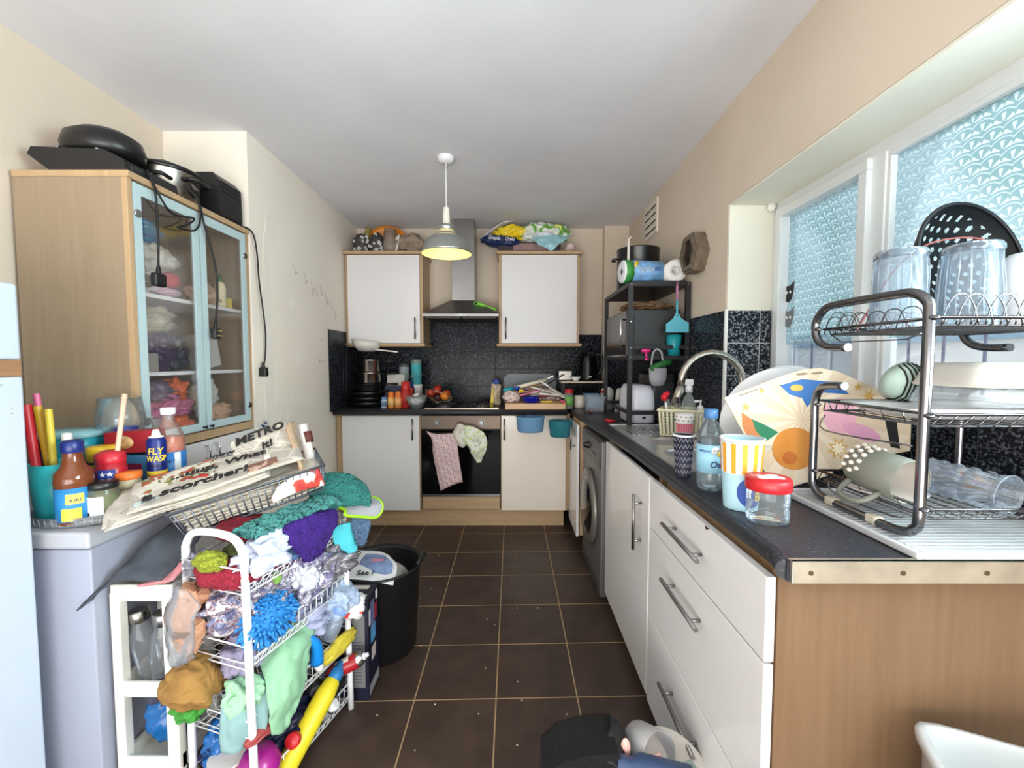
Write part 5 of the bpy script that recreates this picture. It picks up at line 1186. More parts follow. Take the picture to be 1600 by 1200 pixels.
# right of the hob: boards and the utensil pile
t = thing('snack_packet', 'yellow and blue snack packet standing at the right edge of the hob', 'packet', (-0.135, 3.42, WZ + 0.008))
MB().sheet([[(-0.035, 0, 0), (0, -0.02, 0), (0.04, 0, 0)], [(-0.035, -0.01, 0.08), (0, -0.035, 0.09), (0.04, -0.01, 0.08)], [(-0.03, 0, 0.17), (0.0, -0.004, 0.175), (0.045, 0, 0.165)]], 0.012, 6, 0.004, 30, 2).build('packet', M((196, 176, 150), 0.35, var=0.6, bscale=45), t)
MB().prism([(-0.045, 0.0), (-0.012, 0.0), (-0.016, 0.13), (-0.022, 0.13)], -0.045, -0.040, 'y').build('yellow_side', M((232, 206, 60), 0.5), t)
MB().blob((0.005, 0, 0.185), 0.028, 0.014, 0.026, 0.3, 3, 6, 3).build('blue_top', M((44, 70, 150), 0.4), t)
t = thing('plastic_board', 'grey plastic chopping board leaning on the black wall tiles', 'chopping board', (0.16, 3.655, WZ), (radians(-6), 0, 0))
MB().prism([(-0.23, 0.0), (0.22, 0.0), (0.22, 0.21), (0.17, 0.255), (-0.19, 0.255), (-0.23, 0.22)], -0.005, 0.003, 'y', bev=0.002).build('board', M((120, 128, 134), 0.4), t)
t = thing('wooden_board', 'thick wooden chopping board under the utensil pile', 'chopping board', (0.175, 3.3, WZ))
MB().box(-0.227, 0.227, -0.155, 0.17, 0.0, 0.046, 0.005, seg=3).build('board', wood_mat((214, 176, 134), (196, 154, 112), 'x'), t)
BZ = WZ + 0.047
def stick(name, lab, cat, a, c, r, m, m2=None, split=0.3, blade=None):
    a, c = Vector(a), Vector(c); t = thing(name, lab, cat, tuple(a)); d = c - a
    MB().tube([(0, 0, 0), tuple(d * split)], r, 10).build('handle', m2 or m, t)
    b = MB()
    if blade:
        w, th = blade; u = d.normalized(); s_ = u.cross(Vector((0, 0, 1))).normalized() if blade and abs(u.z) < .95 else Vector((1, 0, 0)); n_ = s_.cross(u)
        p0 = d * split; P4 = [p0 - s_ * w * .3, p0 + s_ * w * .3, d + s_ * w, d + s_ * w * .6 + u * w * .3, d - s_ * w * .6 + u * w * .3, d - s_ * w]
        A = [b.bm.verts.new(p + n_ * th) for p in P4]; B = [b.bm.verts.new(p - n_ * th) for p in P4]
        b.bm.faces.new(A); b.bm.faces.new(B[::-1])
        for i in range(6): b.bm.faces.new((A[i], B[i], B[(i + 1) % 6], A[(i + 1) % 6]))
        bmesh.ops.recalc_face_normals(b.bm, faces=b.bm.faces[:])
    else: b.tube([tuple(d * split), tuple(d)], r * 0.85, 10)
    b.build('head' if blade else 'shaft', m, t); return t
WS = M((190, 140, 96), 0.6); WP = M((236, 234, 228), 0.35); MT = M((170, 168, 166), 0.25, 1.0)
stick('rolling_pin', 'cream rolling pin with a teal end on the utensil pile', 'rolling pin', (-0.065, 3.30, 1.04), (0.27, 3.36, 1.125), 0.0175, M((232, 224, 200), 0.45), M((34, 168, 176), 0.4), 0.22)
lump('sweet_bag', 'clear bag of white and pink sweets at the left of the wooden board', 'bag', (-0.005, 3.25, BZ + 0.042), (0.062, 0.055, 0.044), M((222, 202, 196), 0.35, var=0.45, bscale=70), 2, 0.3, 3.5, 4)
t = thing('blue_dish', 'glossy cobalt blue round dish at the front of the wooden board', 'dish', (0.145, 3.215, BZ))
MB().lathe([(0, 0), (0.05, 0), (0.062, 0.012), (0.062, 0.04), (0.064, 0.046), (0.058, 0.046), (0.056, 0.012), (0, 0.006)], 34).build('dish', M((16, 26, 150), 0.12), t)
stick('wooden_spoon', 'wooden spoon across the middle of the utensil pile', 'spoon', (0.30, 3.33, 1.06), (0.05, 3.27, 1.03), 0.007, WS, WS, 0.7, (0.022, 0.005))
stick('wooden_fork', 'second wooden utensil lying behind the wooden spoon', 'utensil', (0.02, 3.40, 1.05), (0.28, 3.38, 1.09), 0.007, M((200, 150, 104), 0.6), None, 0.7, (0.024, 0.004))
stick('white_slice', 'wide white fish slice leaning off the right of the pile', 'fish slice', (0.22, 3.34, 1.12), (0.40, 3.20, 1.0), 0.008, WP, WP, 0.35, (0.034, 0.0025))
stick('white_spatula', 'narrow white spatula lying below the wide fish slice', 'spatula', (0.14, 3.26, 1.075), (0.33, 3.20, 1.03), 0.007, M((222, 220, 212), 0.4), WP, 0.4, (0.026, 0.0025))
stick('steel_whisk', 'steel ladle sticking up at the top right of the pile', 'ladle', (0.20, 3.42, 1.09), (0.33, 3.44, 1.155), 0.005, MT, MT, 0.6, (0.026, 0.006))
stick('black_spatula', 'black spatula sticking up behind the steel ladle', 'spatula', (0.28, 3.46, 1.08), (0.42, 3.46, 1.16), 0.006, BLACK, BLACK, 0.5, (0.032, 0.003))
stick('yellow_knife', 'yellow-handled knife at the front right of the board', 'knife', (0.22, 3.18, BZ + 0.009), (0.36, 3.17, BZ + 0.009), 0.008, M((230, 196, 70), 0.5), None, 0.6, (0.008, 0.0015))
stick('pink_tongs', 'pink-handled peeler hanging over the right end of the board', 'peeler', (0.405, 3.16, BZ + 0.002), (0.33, 3.20, BZ + 0.036), 0.0085, M((170, 168, 166), 0.3, 1.0), M((224, 90, 120), 0.4), 0.6)
stick('red_slicer', 'dark red-handled tool lying in the middle of the pile', 'utensil', (0.20, 3.24, 1.0), (0.33, 3.25, 1.01), 0.010, M((122, 30, 30), 0.4), None, 0.5)
stick('white_peeler', 'white-handled grater lying above the red-handled tool', 'grater', (0.21, 3.21, 1.025), (0.40, 3.23, 1.012), 0.009, WP, None, 0.5)
stick('pink_spoon', 'pink measuring spoon in the middle of the utensil pile', 'spoon', (0.06, 3.235, 1.01), (0.20, 3.24, 1.045), 0.006, M((220, 130, 160), 0.4), None, 0.6, (0.018, 0.005))
stick('violet_spoon', 'violet plastic spoon tucked behind the sweets bag', 'spoon', (0.03, 3.33, 1.045), (0.22, 3.30, 1.045), 0.006, M((90, 60, 150), 0.4), None, 0.5, (0.018, 0.005))
stick('yellow_cutter', 'small yellow plastic cutter beside the blue scoop', 'cutter', (0.055, 3.25, 1.045), (0.09, 3.25, 1.045), 0.012, M((230, 206, 50), 0.4))
lump('blue_scoop', 'small royal blue plastic scoop lying above the sweets bag', 'scoop', (0.035, 3.27, 1.065), (0.028, 0.02, 0.014), M((30, 70, 170), 0.35), 1, 0.12, 2, 3)
for i, (x, y, z, m_, l_) in enumerate(((0.10, 3.36, 1.02, (150, 120, 100), 'brown paper bag'), (0.21, 3.33, 1.01, (206, 190, 180), 'pale paper bag'), (0.30, 3.30, 1.0, (180, 166, 160), 'grey plastic bag'))):
    lump('crumpled_bag', l_ + ' crumpled under the utensils on the wooden board', 'bag', (x, y, z), (0.07, 0.05, 0.05), M(m_, 0.6, var=0.3, bscale=40), i + 11, 0.3, 2.6, 4)
# raised shelf with the kettle
t = thing('corner_shelf', 'small raised shelf with thin dark legs in the back right corner', 'shelf', (0.58, 3.53, WZ))
MB().box(0.40, 0.765, 3.43, 3.625, 1.095, 1.11, 0.002).build('board', M((206, 186, 166), 0.5), t, True)
for x in (0.42, 0.745):
    for y in (3.44, 3.61): MB().box(x - 0.008, x + 0.008, y - 0.008, y + 0.008, 0.911, 1.095).build('leg', BLACKM, t, True)
t = thing('kettle', 'tall black glossy kettle on the small corner shelf', 'kettle', (0.635, 3.52, 1.111))
MB().lathe([(0, 0), (0.078, 0), (0.08, 0.02), (0.076, 0.03), (0.078, 0.10), (0.066, 0.2), (0.05, 0.235), (0, 0.24)], 34).build('body', M((12, 12, 14), 0.12), t)
MB().tube([(0.055, -0.02, 0.215), (0.1, -0.03, 0.21), (0.11, -0.03, 0.12), (0.078, -0.025, 0.05)], 0.010, 8, smooth=4).build('handle', BLACK, t)
MB().box(-0.01, 0.012, -0.082, -0.076, 0.03, 0.04, 0.001).build('switch', WHITE, t)
t = thing('chrome_toaster', 'small shiny metal box beside the kettle on the corner shelf', 'box', (0.445, 3.56, 1.111))
MB().box(-0.055, 0.06, -0.04, 0.04, 0, 0.085, 0.008, seg=3).build('body', M((170, 164, 158), 0.25, 0.9), t)
t = thing('white_bowl', 'small white bowl at the front of the corner shelf', 'bowl', (0.525, 3.475, 1.111))
MB().lathe([(0, 0), (0.02, 0), (0.045, 0.035), (0.043, 0.035), (0.018, 0.004), (0, 0.004)], 26).build('bowl', WHITE, t)
spice(0.435, 3.22, 0.036, 0.15, glassy((230, 236, 232), 0.4), RED, 'clear jar with red lid and green label right of the utensils', 'storage_jar', 0.2, M((110, 170, 90), 0.6))
t = thing('mug', 'cream mug beside the red-lidded clear jar', 'mug', (0.525, 3.28, WZ))
MB().lathe([(0, 0), (0.036, 0), (0.039, 0.01), (0.039, 0.095), (0.036, 0.095), (0.035, 0.01), (0, 0.006)], 28).build('body', M((226, 216, 200), 0.4), t)
MB().tube([(0.037, 0, 0.075), (0.062, 0, 0.07), (0.062, 0, 0.03), (0.037, 0, 0.025)], 0.005, 8, smooth=4).build('handle', M((226, 216, 200), 0.4), t)
t = thing('blue_box', 'light blue lidded box behind the clear food container', 'box', (0.62, 3.30, WZ))
MB().box(-0.055, 0.055, -0.04, 0.04, 0, 0.1, 0.006).build('body', M((110, 160, 200), 0.4), t); MB().box(-0.058, 0.058, -0.043, 0.043, 0.1, 0.11, 0.003).build('lid', M((120, 170, 208), 0.4), t)
t = thing('white_jug', 'white lidded jug with a red button behind the food container', 'jug', (0.715, 3.16, WZ))
MB().lathe([(0, 0), (0.042, 0), (0.046, 0.09), (0.05, 0.12), (0.044, 0.15), (0.02, 0.17), (0, 0.172)], 28).build('body', M((232, 230, 226), 0.35), t)
MB().ell((-0.04, -0.02, 0.135), 0.014, 0.014, 0.012).build('button', RED, t)
t = thing('food_container', 'clear plastic food container tipped on its side by the corner', 'container', (0.595, 2.99, WZ), (0, 0, radians(-6)))
MB().lathe([(0.062, 0), (0.075, 0.01), (0.08, 0.11), (0.083, 0.118), (0.078, 0.118), (0.074, 0.012), (0.06, 0.005), (0, 0.004)], 40, sx=1.0, sy=0.6, sq=0.8).build('body', glassy((214, 226, 238), 0.55, 0.1), t)
MB().box(-0.055, 0.03, -0.03, 0.03, 0.006, 0.03, 0.006).build('contents', M((170, 110, 90), 0.7), t)
t = thing('hair_clip', 'small brown hair claw lying on the worktop before the food container', 'clip', (0.52, 2.86, WZ + 0.012))
MB().tube([(-0.02, 0, 0), (0, 0.012, 0.008), (0.02, 0, 0)], 0.004, 6, smooth=3).tube([(-0.02, 0, 0), (0, -0.012, 0.004), (0.02, 0, -0.008)], 0.004, 6, smooth=3).tube([(0, 0, 0), (0.0, 0, 0.022)], 0.003, 6).build('claw', M((90, 50, 40), 0.4), t)
for i, x in enumerate((0.745, 0.79)):
    t = thing('white_bottle', ('left' if i == 0 else 'right') + ' of two slim white bottles behind the rack post', 'bottle', (x, 3.0, WZ), (0, 0.1, 0))
    MB().lathe([(0, 0), (0.018, 0), (0.018, 0.15), (0.010, 0.17), (0, 0.172)], 20).build('body', M((214, 210, 204), 0.4), t)

# ---------------------------------------------------------------- on the hood and the wall cabinets
t = thing('green_peeler', 'bright green handheld tool lying on the cooker hood', 'tool', (-0.21, 3.38, 1.705), (0, radians(17), 0))
MB().tube([(-0.07, 0, 0.004), (-0.03, 0, 0.008), (0.0, 0, 0.002), (0.09, 0, 0.0)], [0.014, 0.010], 10, smooth=3).build('handle', M((120, 200, 50), 0.35), t)
MB().tube([(-0.075 + 0.02 * cos(a * pi / 8), -0.01, 0.004 + 0.014 * sin(a * pi / 8)) for a in range(16)], 0.004, 6, True).build('ring', M((90, 180, 60), 0.35), t)
CT = 2.149
def flower_bag(x, y, r, sd, lab):
    t = thing('patterned_bag', lab, 'bag', (x, y, CT + r[2] * 0.88))
    MB().blob((0, 0, 0), *r, 0.18, 2.2, sd, 4, 0.85).build('bag', M((66, 64, 62), 0.5), t)
    b = MB(); rn = random.Random(sd)
    for i in range(14):
        a = rn.uniform(-1.2, 1.2); e = rn.uniform(-0.7, 0.9); c = Vector((r[0] * cos(e) * sin(a), -r[1] * cos(e) * cos(a), r[2] * sin(e))) * 1.02; q = rn.uniform(.010, .018)
        for k_ in range(6): b.ell(tuple(c + Vector((cos(k_ * pi / 3) * q * .6, 0, sin(k_ * pi / 3) * q * .6))), q * .42, 0.004, q * .42, 6)
    b.build('flower_print', M((214, 214, 210), 0.6), t)
flower_bag(-1.225, 3.50, (0.068, 0.06, 0.085), 4, 'dark bag with large white flowers at the left on the left wall cabinet')
flower_bag(-1.10, 3.50, (0.062, 0.06, 0.088), 9, 'dark bag with small white flowers, second from the left on the wall cabinet')
t = thing('orange_bowl', 'large orange bowl standing on its edge above the left cabinet', 'bowl', (-1.04, 3.585, CT + 0.125), (radians(78), 0, 0))
MB().lathe([(0, -0.045), (0.07, -0.045), (0.135, 0.0), (0.165, 0.02), (0.163, 0.026), (0.13, 0.008), (0.066, -0.038), (0, -0.038)], 44, sx=1.0, sy=0.76).build('bowl', M((222, 132, 26), 0.4), t)
t = thing('gift_wrap_tube', 'tarnished gold paper tube leaning in the left corner above the cabinet', 'tube', (-1.24, 3.585, CT + 0.09), (radians(12), radians(24), 0))
MB().lathe([(0.022, 0), (0.024, 0), (0.024, 0.15), (0.022, 0.15), (0.022, 0.0)], 22).build('tube', M((150, 134, 70), 0.4), t)
t = thing('plastic_vase', 'cloudy clear vase with ribbed base on the left wall cabinet', 'vase', (-0.98, 3.46, CT))
MB().lathe([(0, 0), (0.05, 0), (0.06, 0.02), (0.06, 0.06), (0.045, 0.185), (0.043, 0.185), (0.056, 0.06), (0.05, 0.006)], 34).build('body', glassy((190, 176, 156), 0.7, 0.2), t)
t = thing('paper_bag', 'crumpled brown paper bag at the right end of the left wall cabinet', 'bag', (-0.83, 3.50, CT + 0.065))
MB().blob((0, 0, 0), 0.12, 0.09, 0.085, 0.42, 1.7, 21, 5, 0.7).build('bag', M((150, 132, 114), 0.8, var=0.25, bscale=20), t)
MB().sheet([[(-0.12, -0.06, -0.06), (-0.08, -0.085, -0.06)], [(-0.115, -0.06, 0.04), (-0.065, -0.085, 0.07)]], 0.002, 5, 0.004, 20, 2).build('white_flap', M((220, 214, 206), 0.7), t)
# right cabinet
t = thing('board_game_box', 'long dark maroon flat box at the bottom of the pile on the right cabinet', 'box', (0.13, 3.55, CT))
MB().box(-0.24, 0.26, -0.12, 0.13, 0.0, 0.075, 0.004).build('box', M((54, 36, 44), 0.5), t)
MB().box(-0.12, 0.17, -0.122, -0.12, 0.012, 0.064).build('faded_panel', M((150, 120, 118), 0.6, var=0.3, bscale=25), t)
t = thing('yellow_bag', 'yellow plastic bag on the left of the pile above the right cabinet', 'bag', (0.0, 3.49, CT + 0.155))
MB().blob((0, 0, 0), 0.14, 0.085, 0.062, 0.4, 2.0, 31, 5).build('bag', M((236, 206, 30), 0.3), t)
t = thing('navy_bag', 'navy plastic bag with white lettering below the yellow bag', 'bag', (-0.085, 3.47, CT + 0.085), (0, radians(4), 0))
MB().blob((0, 0, 0), 0.155, 0.085, 0.045, 0.3, 2.0, 33, 5).build('bag', M((26, 44, 92), 0.3), t)
text('Simple .. Onfo', 0.036, WHITE, t, T(0.0, -0.09, 0.004, 0, 0, 0.05), None, shear=0.3)
t = thing('white_flap_sheet', 'stiff white sheet poking up at the left of the pile', 'sheet', (-0.16, 3.50, CT + 0.13))
MB().sheet([[(-0.09, 0, 0.0), (-0.07, 0.06, 0.0)], [(0.06, -0.02, 0.10), (0.07, 0.05, 0.10)], [(0.17, 0, 0.135), (0.17, 0.06, 0.135)]], 0.004, 6, 0.003, 12, 2).build('sheet', M((228, 228, 230), 0.6), t)
t = thing('green_leaf_bag', 'white carrier bag with green leaf print on the right cabinet pile', 'bag', (0.255, 3.50, CT + 0.155))
MB().blob((0, 0, 0), 0.20, 0.10, 0.085, 0.38, 1.8, 37, 5).build('bag', blotch_mat((214, 220, 208), [(110, 180, 60), (70, 150, 50), (220, 224, 120)], 12, 0.52), t)
t = thing('blue_cloth', 'pale turquoise plastic wrap draped over the front edge of the right cabinet', 'wrap', (0.275, 3.43, CT + 0.06))
MB().sheet([[(-0.12, 0.02, 0.05), (-0.03, 0.0, 0.075), (0.08, 0.0, 0.07), (0.20, 0.02, 0.06)], [(-0.10, -0.03, 0.02), (-0.03, -0.05, 0.03), (0.07, -0.05, 0.03), (0.15, -0.03, 0.02)], [(-0.06, -0.055, -0.03), (0.0, -0.062, -0.055), (0.04, -0.065, -0.07), (0.10, -0.055, -0.02)]], 0.003, 8, 0.016, 18, 4).build('wrap', M((150, 196, 206), 0.3), t)
lump('white_packet', 'silvery white packet resting on the turquoise wrap', 'packet', (0.26, 3.42, CT + 0.125), (0.09, 0.045, 0.022), M((212, 216, 222), 0.25), 40, 0.25, 2.4, 4)
lump('pink_packet', 'small pink and white packet at the right end of the right cabinet pile', 'packet', (0.47, 3.50, CT + 0.045), (0.045, 0.06, 0.042), M((214, 190, 188), 0.5), 41, 0.25, 2.4, 4)

# ---------------------------------------------------------------- inside and on top of the display cabinet
def bagset(items):
    for (nm, lab, cat, c, r, m, sd, amp) in items: lump(nm, lab, cat, c, r, m, sd, amp, 2.4, 5)
S3, S2, S1 = 1.531, 1.231, 0.966
bagset([
 ('blue_bag', 'blue plastic bag at the top left behind the cabinet glass', 'bag', (-1.46, 1.64, 1.775), (0.08, 0.10, 0.042), M((36, 104, 150), 0.3), 1, .35),
 ('clear_bag', 'whitish translucent bag filling the top shelf on the left', 'bag', (-1.45, 1.66, 1.66), (0.08, 0.12, 0.085), M((190, 186, 176), 0.3, var=.25, bscale=30), 2, .4),
 ('white_bag', 'white plastic bag low on the top cabinet shelf', 'bag', (-1.44, 1.61, 1.585), (0.07, 0.07, 0.05), M((214, 212, 206), 0.35), 3, .4),
 ('orange_packet', 'dull orange packet behind the bags on the top cabinet shelf', 'packet', (-1.52, 1.77, 1.67), (0.06, 0.06, 0.09), M((186, 130, 96), 0.5), 4, .25),
 ('red_packet', 'small red and white packet on the top cabinet shelf', 'packet', (-1.395, 1.745, 1.60), (0.02, 0.045, 0.03), M((190, 50, 60), 0.4), 5, .2),
 ('pink_cloth', 'pink spotted cloth along the front of the top cabinet shelf', 'cloth', (-1.395, 1.72, 1.552), (0.022, 0.07, 0.016), M((206, 170, 186), 0.8, var=.4, bscale=120), 6, .25),
 ('beige_bag', 'beige plastic bag drooping off the top shelf on the right', 'bag', (-1.42, 1.95, 1.572), (0.045, 0.075, 0.052), M((206, 178, 158), 0.35), 7, .45),
 ('grey_bag', 'greyish food bag at the top of the middle cabinet shelf', 'bag', (-1.43, 1.66, 1.435), (0.06, 0.11, 0.055), M((160, 152, 128), 0.35, var=.2), 8, .35),
 ('crimson_bag', 'crimson plastic bag at the back of the middle cabinet shelf', 'bag', (-1.53, 1.74, 1.42), (0.06, 0.10, 0.08), M((190, 40, 60), 0.35), 9, .35),
 ('purple_bag', 'dark purple shiny bag at the middle of the middle cabinet shelf', 'bag', (-1.42, 1.68, 1.31), (0.05, 0.07, 0.07), M((60, 44, 80), 0.3), 10, .4),
 ('black_bag', 'black knotted plastic bag on the middle cabinet shelf', 'bag', (-1.405, 1.755, 1.30), (0.035, 0.05, 0.062), M((40, 42, 60), 0.3), 11, .5),
 ('red_bag', 'red wrapping bag behind the black bag in the cabinet', 'bag', (-1.50, 1.72, 1.30), (0.04, 0.12, 0.07), M((176, 44, 56), 0.4), 12, .3),
 ('violet_bag', 'dark violet bag at the top of the lowest glazed shelf', 'bag', (-1.44, 1.66, 1.135), (0.07, 0.11, 0.055), M((84, 66, 96), 0.35, var=.4, bscale=60), 13, .4),
 ('orange_bag', 'orange plastic bag at the upper right of the lowest glazed shelf', 'bag', (-1.43, 1.785, 1.145), (0.045, 0.045, 0.05), M((206, 100, 50), 0.35), 14, .4),
 ('pink_bag', 'pink translucent bag across the lowest glazed shelf', 'bag', (-1.41, 1.69, 1.075), (0.05, 0.13, 0.05), M((196, 110, 150), 0.25, var=.4, bscale=35), 15, .45),
 ('orange_packet', 'bright orange crisp packet at the bottom of the lowest glazed shelf', 'packet', (-1.40, 1.745, 1.01), (0.035, 0.075, 0.038), M((214, 90, 30), 0.3), 16, .3),
 ('silver_packet', 'silver foil packet at the bottom left of the lowest glazed shelf', 'packet', (-1.395, 1.60, 1.02), (0.035, 0.045, 0.045), M((190, 188, 190), 0.25, .6), 17, .4),
 ('translucent_bag', 'tall white translucent bag at the lower right of the cabinet', 'bag', (-1.42, 1.94, 1.11), (0.04, 0.065, 0.095), M((206, 206, 202), 0.3), 18, .4),
 ('beige_food_bag', 'bag of beige dried food at the lower right of the cabinet', 'bag', (-1.40, 2.0, 1.025), (0.042, 0.075, 0.052), M((200, 164, 136), 0.45, var=.35, bscale=90), 19, .25),
])
t = thing('cream_bottle', 'cream bottle with a green nozzle on the top cabinet shelf', 'bottle', (-1.405, 2.055, S3))
MB().lathe([(0, 0), (0.024, 0), (0.026, 0.01), (0.023, 0.03), (0.024, 0.09), (0.018, 0.115), (0.009, 0.122)], 22).build('body', M((226, 214, 176), 0.45), t)
MB().lathe([(0.011, 0.12), (0.009, 0.14), (0.003, 0.16), (0, 0.161)], 16).build('nozzle', M((30, 110, 60), 0.4), t)
boxy('yellow_carton', 'small yellow carton right of the cream bottle in the cabinet', 'carton', (-1.41, 2.11, S3), (0.03, 0.03, 0.05), M((226, 206, 110), 0.6))
t = thing('red_tin', 'red tin with a yellow band on the middle cabinet shelf', 'tin', (-1.40, 1.565, S2))
MB().cyl(0.03, 0, 0.19, 24).build('tin', M((200, 50, 56), 0.4), t); MB().cyl(0.0306, 0.135, 0.155, 24).build('band', M((236, 200, 90), 0.5), t)
boxy('white_carton', 'tilted white carton on the right of the middle cabinet shelf', 'carton', (-1.43, 1.98, S2 + 0.012), (0.06, 0.12, 0.16), M((200, 200, 196), 0.6), (radians(12), 0, 0))
boxy('grey_carton', 'small grey carton in front of the purple bag in the cabinet', 'carton', (-1.385, 1.615, S2), (0.03, 0.05, 0.07), M((150, 146, 140), 0.6))

TZ = 1.9385
t = thing('electric_grill', 'flat black electric grill on the near end of the display cabinet top', 'grill', (-1.53, 1.63, TZ))
MB().prism([(-0.17, 0.06), (-0.155, 0.085), (0.10, 0.075), (0.17, 0.04), (0.175, 0.0), (-0.09, 0.0)], -0.11, 0.13, 'y', bev=0.01).build('base', M((24, 24, 26), 0.5), t)
MB().box(0.1, 0.178, -0.09, 0.11, 0.0, 0.03, 0.006).build('drip_edge', M((36, 36, 38), 0.45), t)
MB().lathe([(0, 0.08), (0.10, 0.083), (0.125, 0.1), (0.13, 0.125), (0.12, 0.16), (0.08, 0.185), (0, 0.19)], 36, T(0.0, 0.0, -0.002), sy=0.85).build('round_lid', M((20, 20, 22), 0.35), t)
for x in (-0.09, 0.05): MB().cyl(0.008, 0.078, 0.1, 10, T(x, -0.08, 0)).build('lid_foot', CHROME, t)
t = thing('slow_cooker', 'oval steel slow cooker with black lid on the display cabinet', 'slow cooker', (-1.50, 1.87, TZ))
MB().lathe([(0.09, 0.0), (0.1, 0.004), (0.1, 0.02), (0.115, 0.03), (0.118, 0.13), (0.12, 0.135), (0, 0.135)], 44, sx=1.05, sy=1.05).build('body', M((176, 170, 160), 0.28, 1.0), t)
MB().lathe([(0.1, -0.001), (0.104, 0.0), (0.104, 0.022), (0.1, 0.024)], 40, sx=1.05, sy=1.05).build('base_ring', BLACK, t)
MB().lathe([(0.122, 0.132), (0.128, 0.14), (0.12, 0.15), (0.08, 0.168), (0.03, 0.175), (0.028, 0.19), (0, 0.192)], 40, sx=1.05, sy=1.05).build('lid', M((22, 22, 24), 0.3), t)
MB().tube([(0.122, -0.05, 0.095), (0.155, -0.05, 0.1), (0.155, 0.05, 0.1), (0.122, 0.05, 0.095)], 0.009, 8).build('handle', BLACK, t)
MB().tube([(0.02, -0.122, 0.085), (0.03, -0.15, 0.09), (0.09, -0.13, 0.09), (0.095, -0.085, 0.085)], 0.008, 8).build('handle', BLACK, t)
MB().lathe([(0.018, 0), (0.016, 0.01), (0, 0.012)], 18, T(0.125, 0.0, 0.055, 0, pi / 2)).build('dial', BLACK, t)
t = thing('black_toaster', 'black four-slice toaster with slots at the far end of the cabinet top', 'toaster', (-1.45, 2.065, TZ))
MB().prism([(-0.10, 0.0), (0.085, 0.0), (0.098, 0.02), (0.095, 0.175), (0.07, 0.205), (-0.08, 0.205), (-0.10, 0.18)], -0.07, 0.10, 'y', bev=0.008).build('body', M((26, 26, 28), 0.45), t)
b = MB()
for i in range(3):
    for j in range(5): b.box(0.0962, 0.0975, -0.05 + j * 0.028, -0.032 + j * 0.028, 0.125 + i * 0.02, 0.129 + i * 0.02)
b.build('vent_slots', DARK, t)
def plug_cord(lab, pts, plug, rot, cat='cable'):
    t = thing('power_cable', lab, 'cable', plug)
    MB().tube([Vector(p) - Vector(plug) for p in pts], 0.0042, 8, smooth=6).build('cord', RUBBER, t)
    m = Euler(rot).to_matrix().to_4x4()
    MB().box(-0.012, 0.012, -0.026, 0.026, -0.05, 0.0, 0.007, m, 3).lathe([(0.009, 0), (0.006, 0.025), (0.005, 0.028)], 10, m).build('plug', M((16, 16, 18), 0.4), t)
    b = MB()
    for (y, z) in ((0.0, -0.012), (-0.012, -0.034), (0.012, -0.034)): b.box(0.012, 0.024, y - 0.002, y + 0.002, z - 0.003, z + 0.001, 0, m)
    b.build('pins', M((200, 180, 120), 0.3, 1.0), t)
XD = -1.322
plug_cord('black cable with a round plug hanging in front of the left glass door', [(-1.40, 1.66, 2.0), (-1.345, 1.60, 1.965), (XD, 1.60, 1.90), (XD, 1.605, 1.75), (XD, 1.60, 1.63), (XD, 1.60, 1.60)], (XD, 1.60, 1.60), (0, 0, pi))
plug_cord('black cable with a square plug hanging over the right glass door', [(-1.36, 1.80, 2.0), (-1.33, 1.83, 1.95), (XD, 1.85, 1.85), (XD + .004, 1.90, 1.70), (XD, 1.915, 1.58), (XD, 1.90, 1.46), (XD, 1.895, 1.42)], (XD, 1.895, 1.42), (0, 0, 0.2))
plug_cord('black cable hanging down the wall beside the display cabinet with its plug', [(-1.36, 2.13, 1.945), (-1.325, 2.19, 1.93), (-1.318, 2.215, 1.83), (-1.318, 2.225, 1.70), (-1.318, 2.25, 1.56), (-1.318, 2.27, 1.42), (-1.318, 2.26, 1.30), (-1.318, 2.24, 1.24)], (-1.318, 2.24, 1.24), (0, 0, 1.2))
t = thing('cable_loop', 'black cable looped over the top of both glass doors', 'cable', (-1.32, 1.75, 1.9))
MB().tube([(-1.38, 1.66, 1.99), (-1.345, 1.61, 1.96), (XD, 1.62, 1.89), (XD, 1.68, 1.845), (XD, 1.79, 1.865), (XD, 1.75, 1.825), (XD, 1.70, 1.80), (XD, 1.79, 1.815), (XD, 1.825, 1.87), (-1.33, 1.83, 1.95), (-1.37, 1.84, 2.02)], 0.0038, 8, smooth=6).build('cord', RUBBER, t, True)

# ---------------------------------------------------------------- clutter on the chest freezer
FZT = 0.811
t = thing('clear_tray', 'clear oval ribbed plastic tray on the freezer under the bottles', 'tray', (-1.26, 1.205, FZT))
MB().lathe([(0, 0), (0.12, 0), (0.125, 0.004), (0.13, 0.028), (0.127, 0.028), (0.12, 0.004)], 48, sy=0.55).build('tray', glassy((220, 224, 228), 0.35, 0.08), t)
b = MB()
for i in range(40):
    a = 2 * pi * i / 40; b.tube([(0.126 * cos(a), 0.069 * sin(a), 0.004), (0.13 * cos(a), 0.0715 * sin(a), 0.024)], 0.001, 4)
b.build('ribs', glassy((240, 240, 244), 0.7), t)
t = thing('tumbler', 'turquoise plastic tumbler of drinking straws on the freezer', 'tumbler', (-1.318, 1.205, FZT + 0.005))
TQ = M((44, 170, 176), 0.4)
MB().lathe([(0, 0), (0.046, 0), (0.055, 0.165), (0.053, 0.165), (0.044, 0.004), (0, 0.004)], 34).build('body', TQ, t)
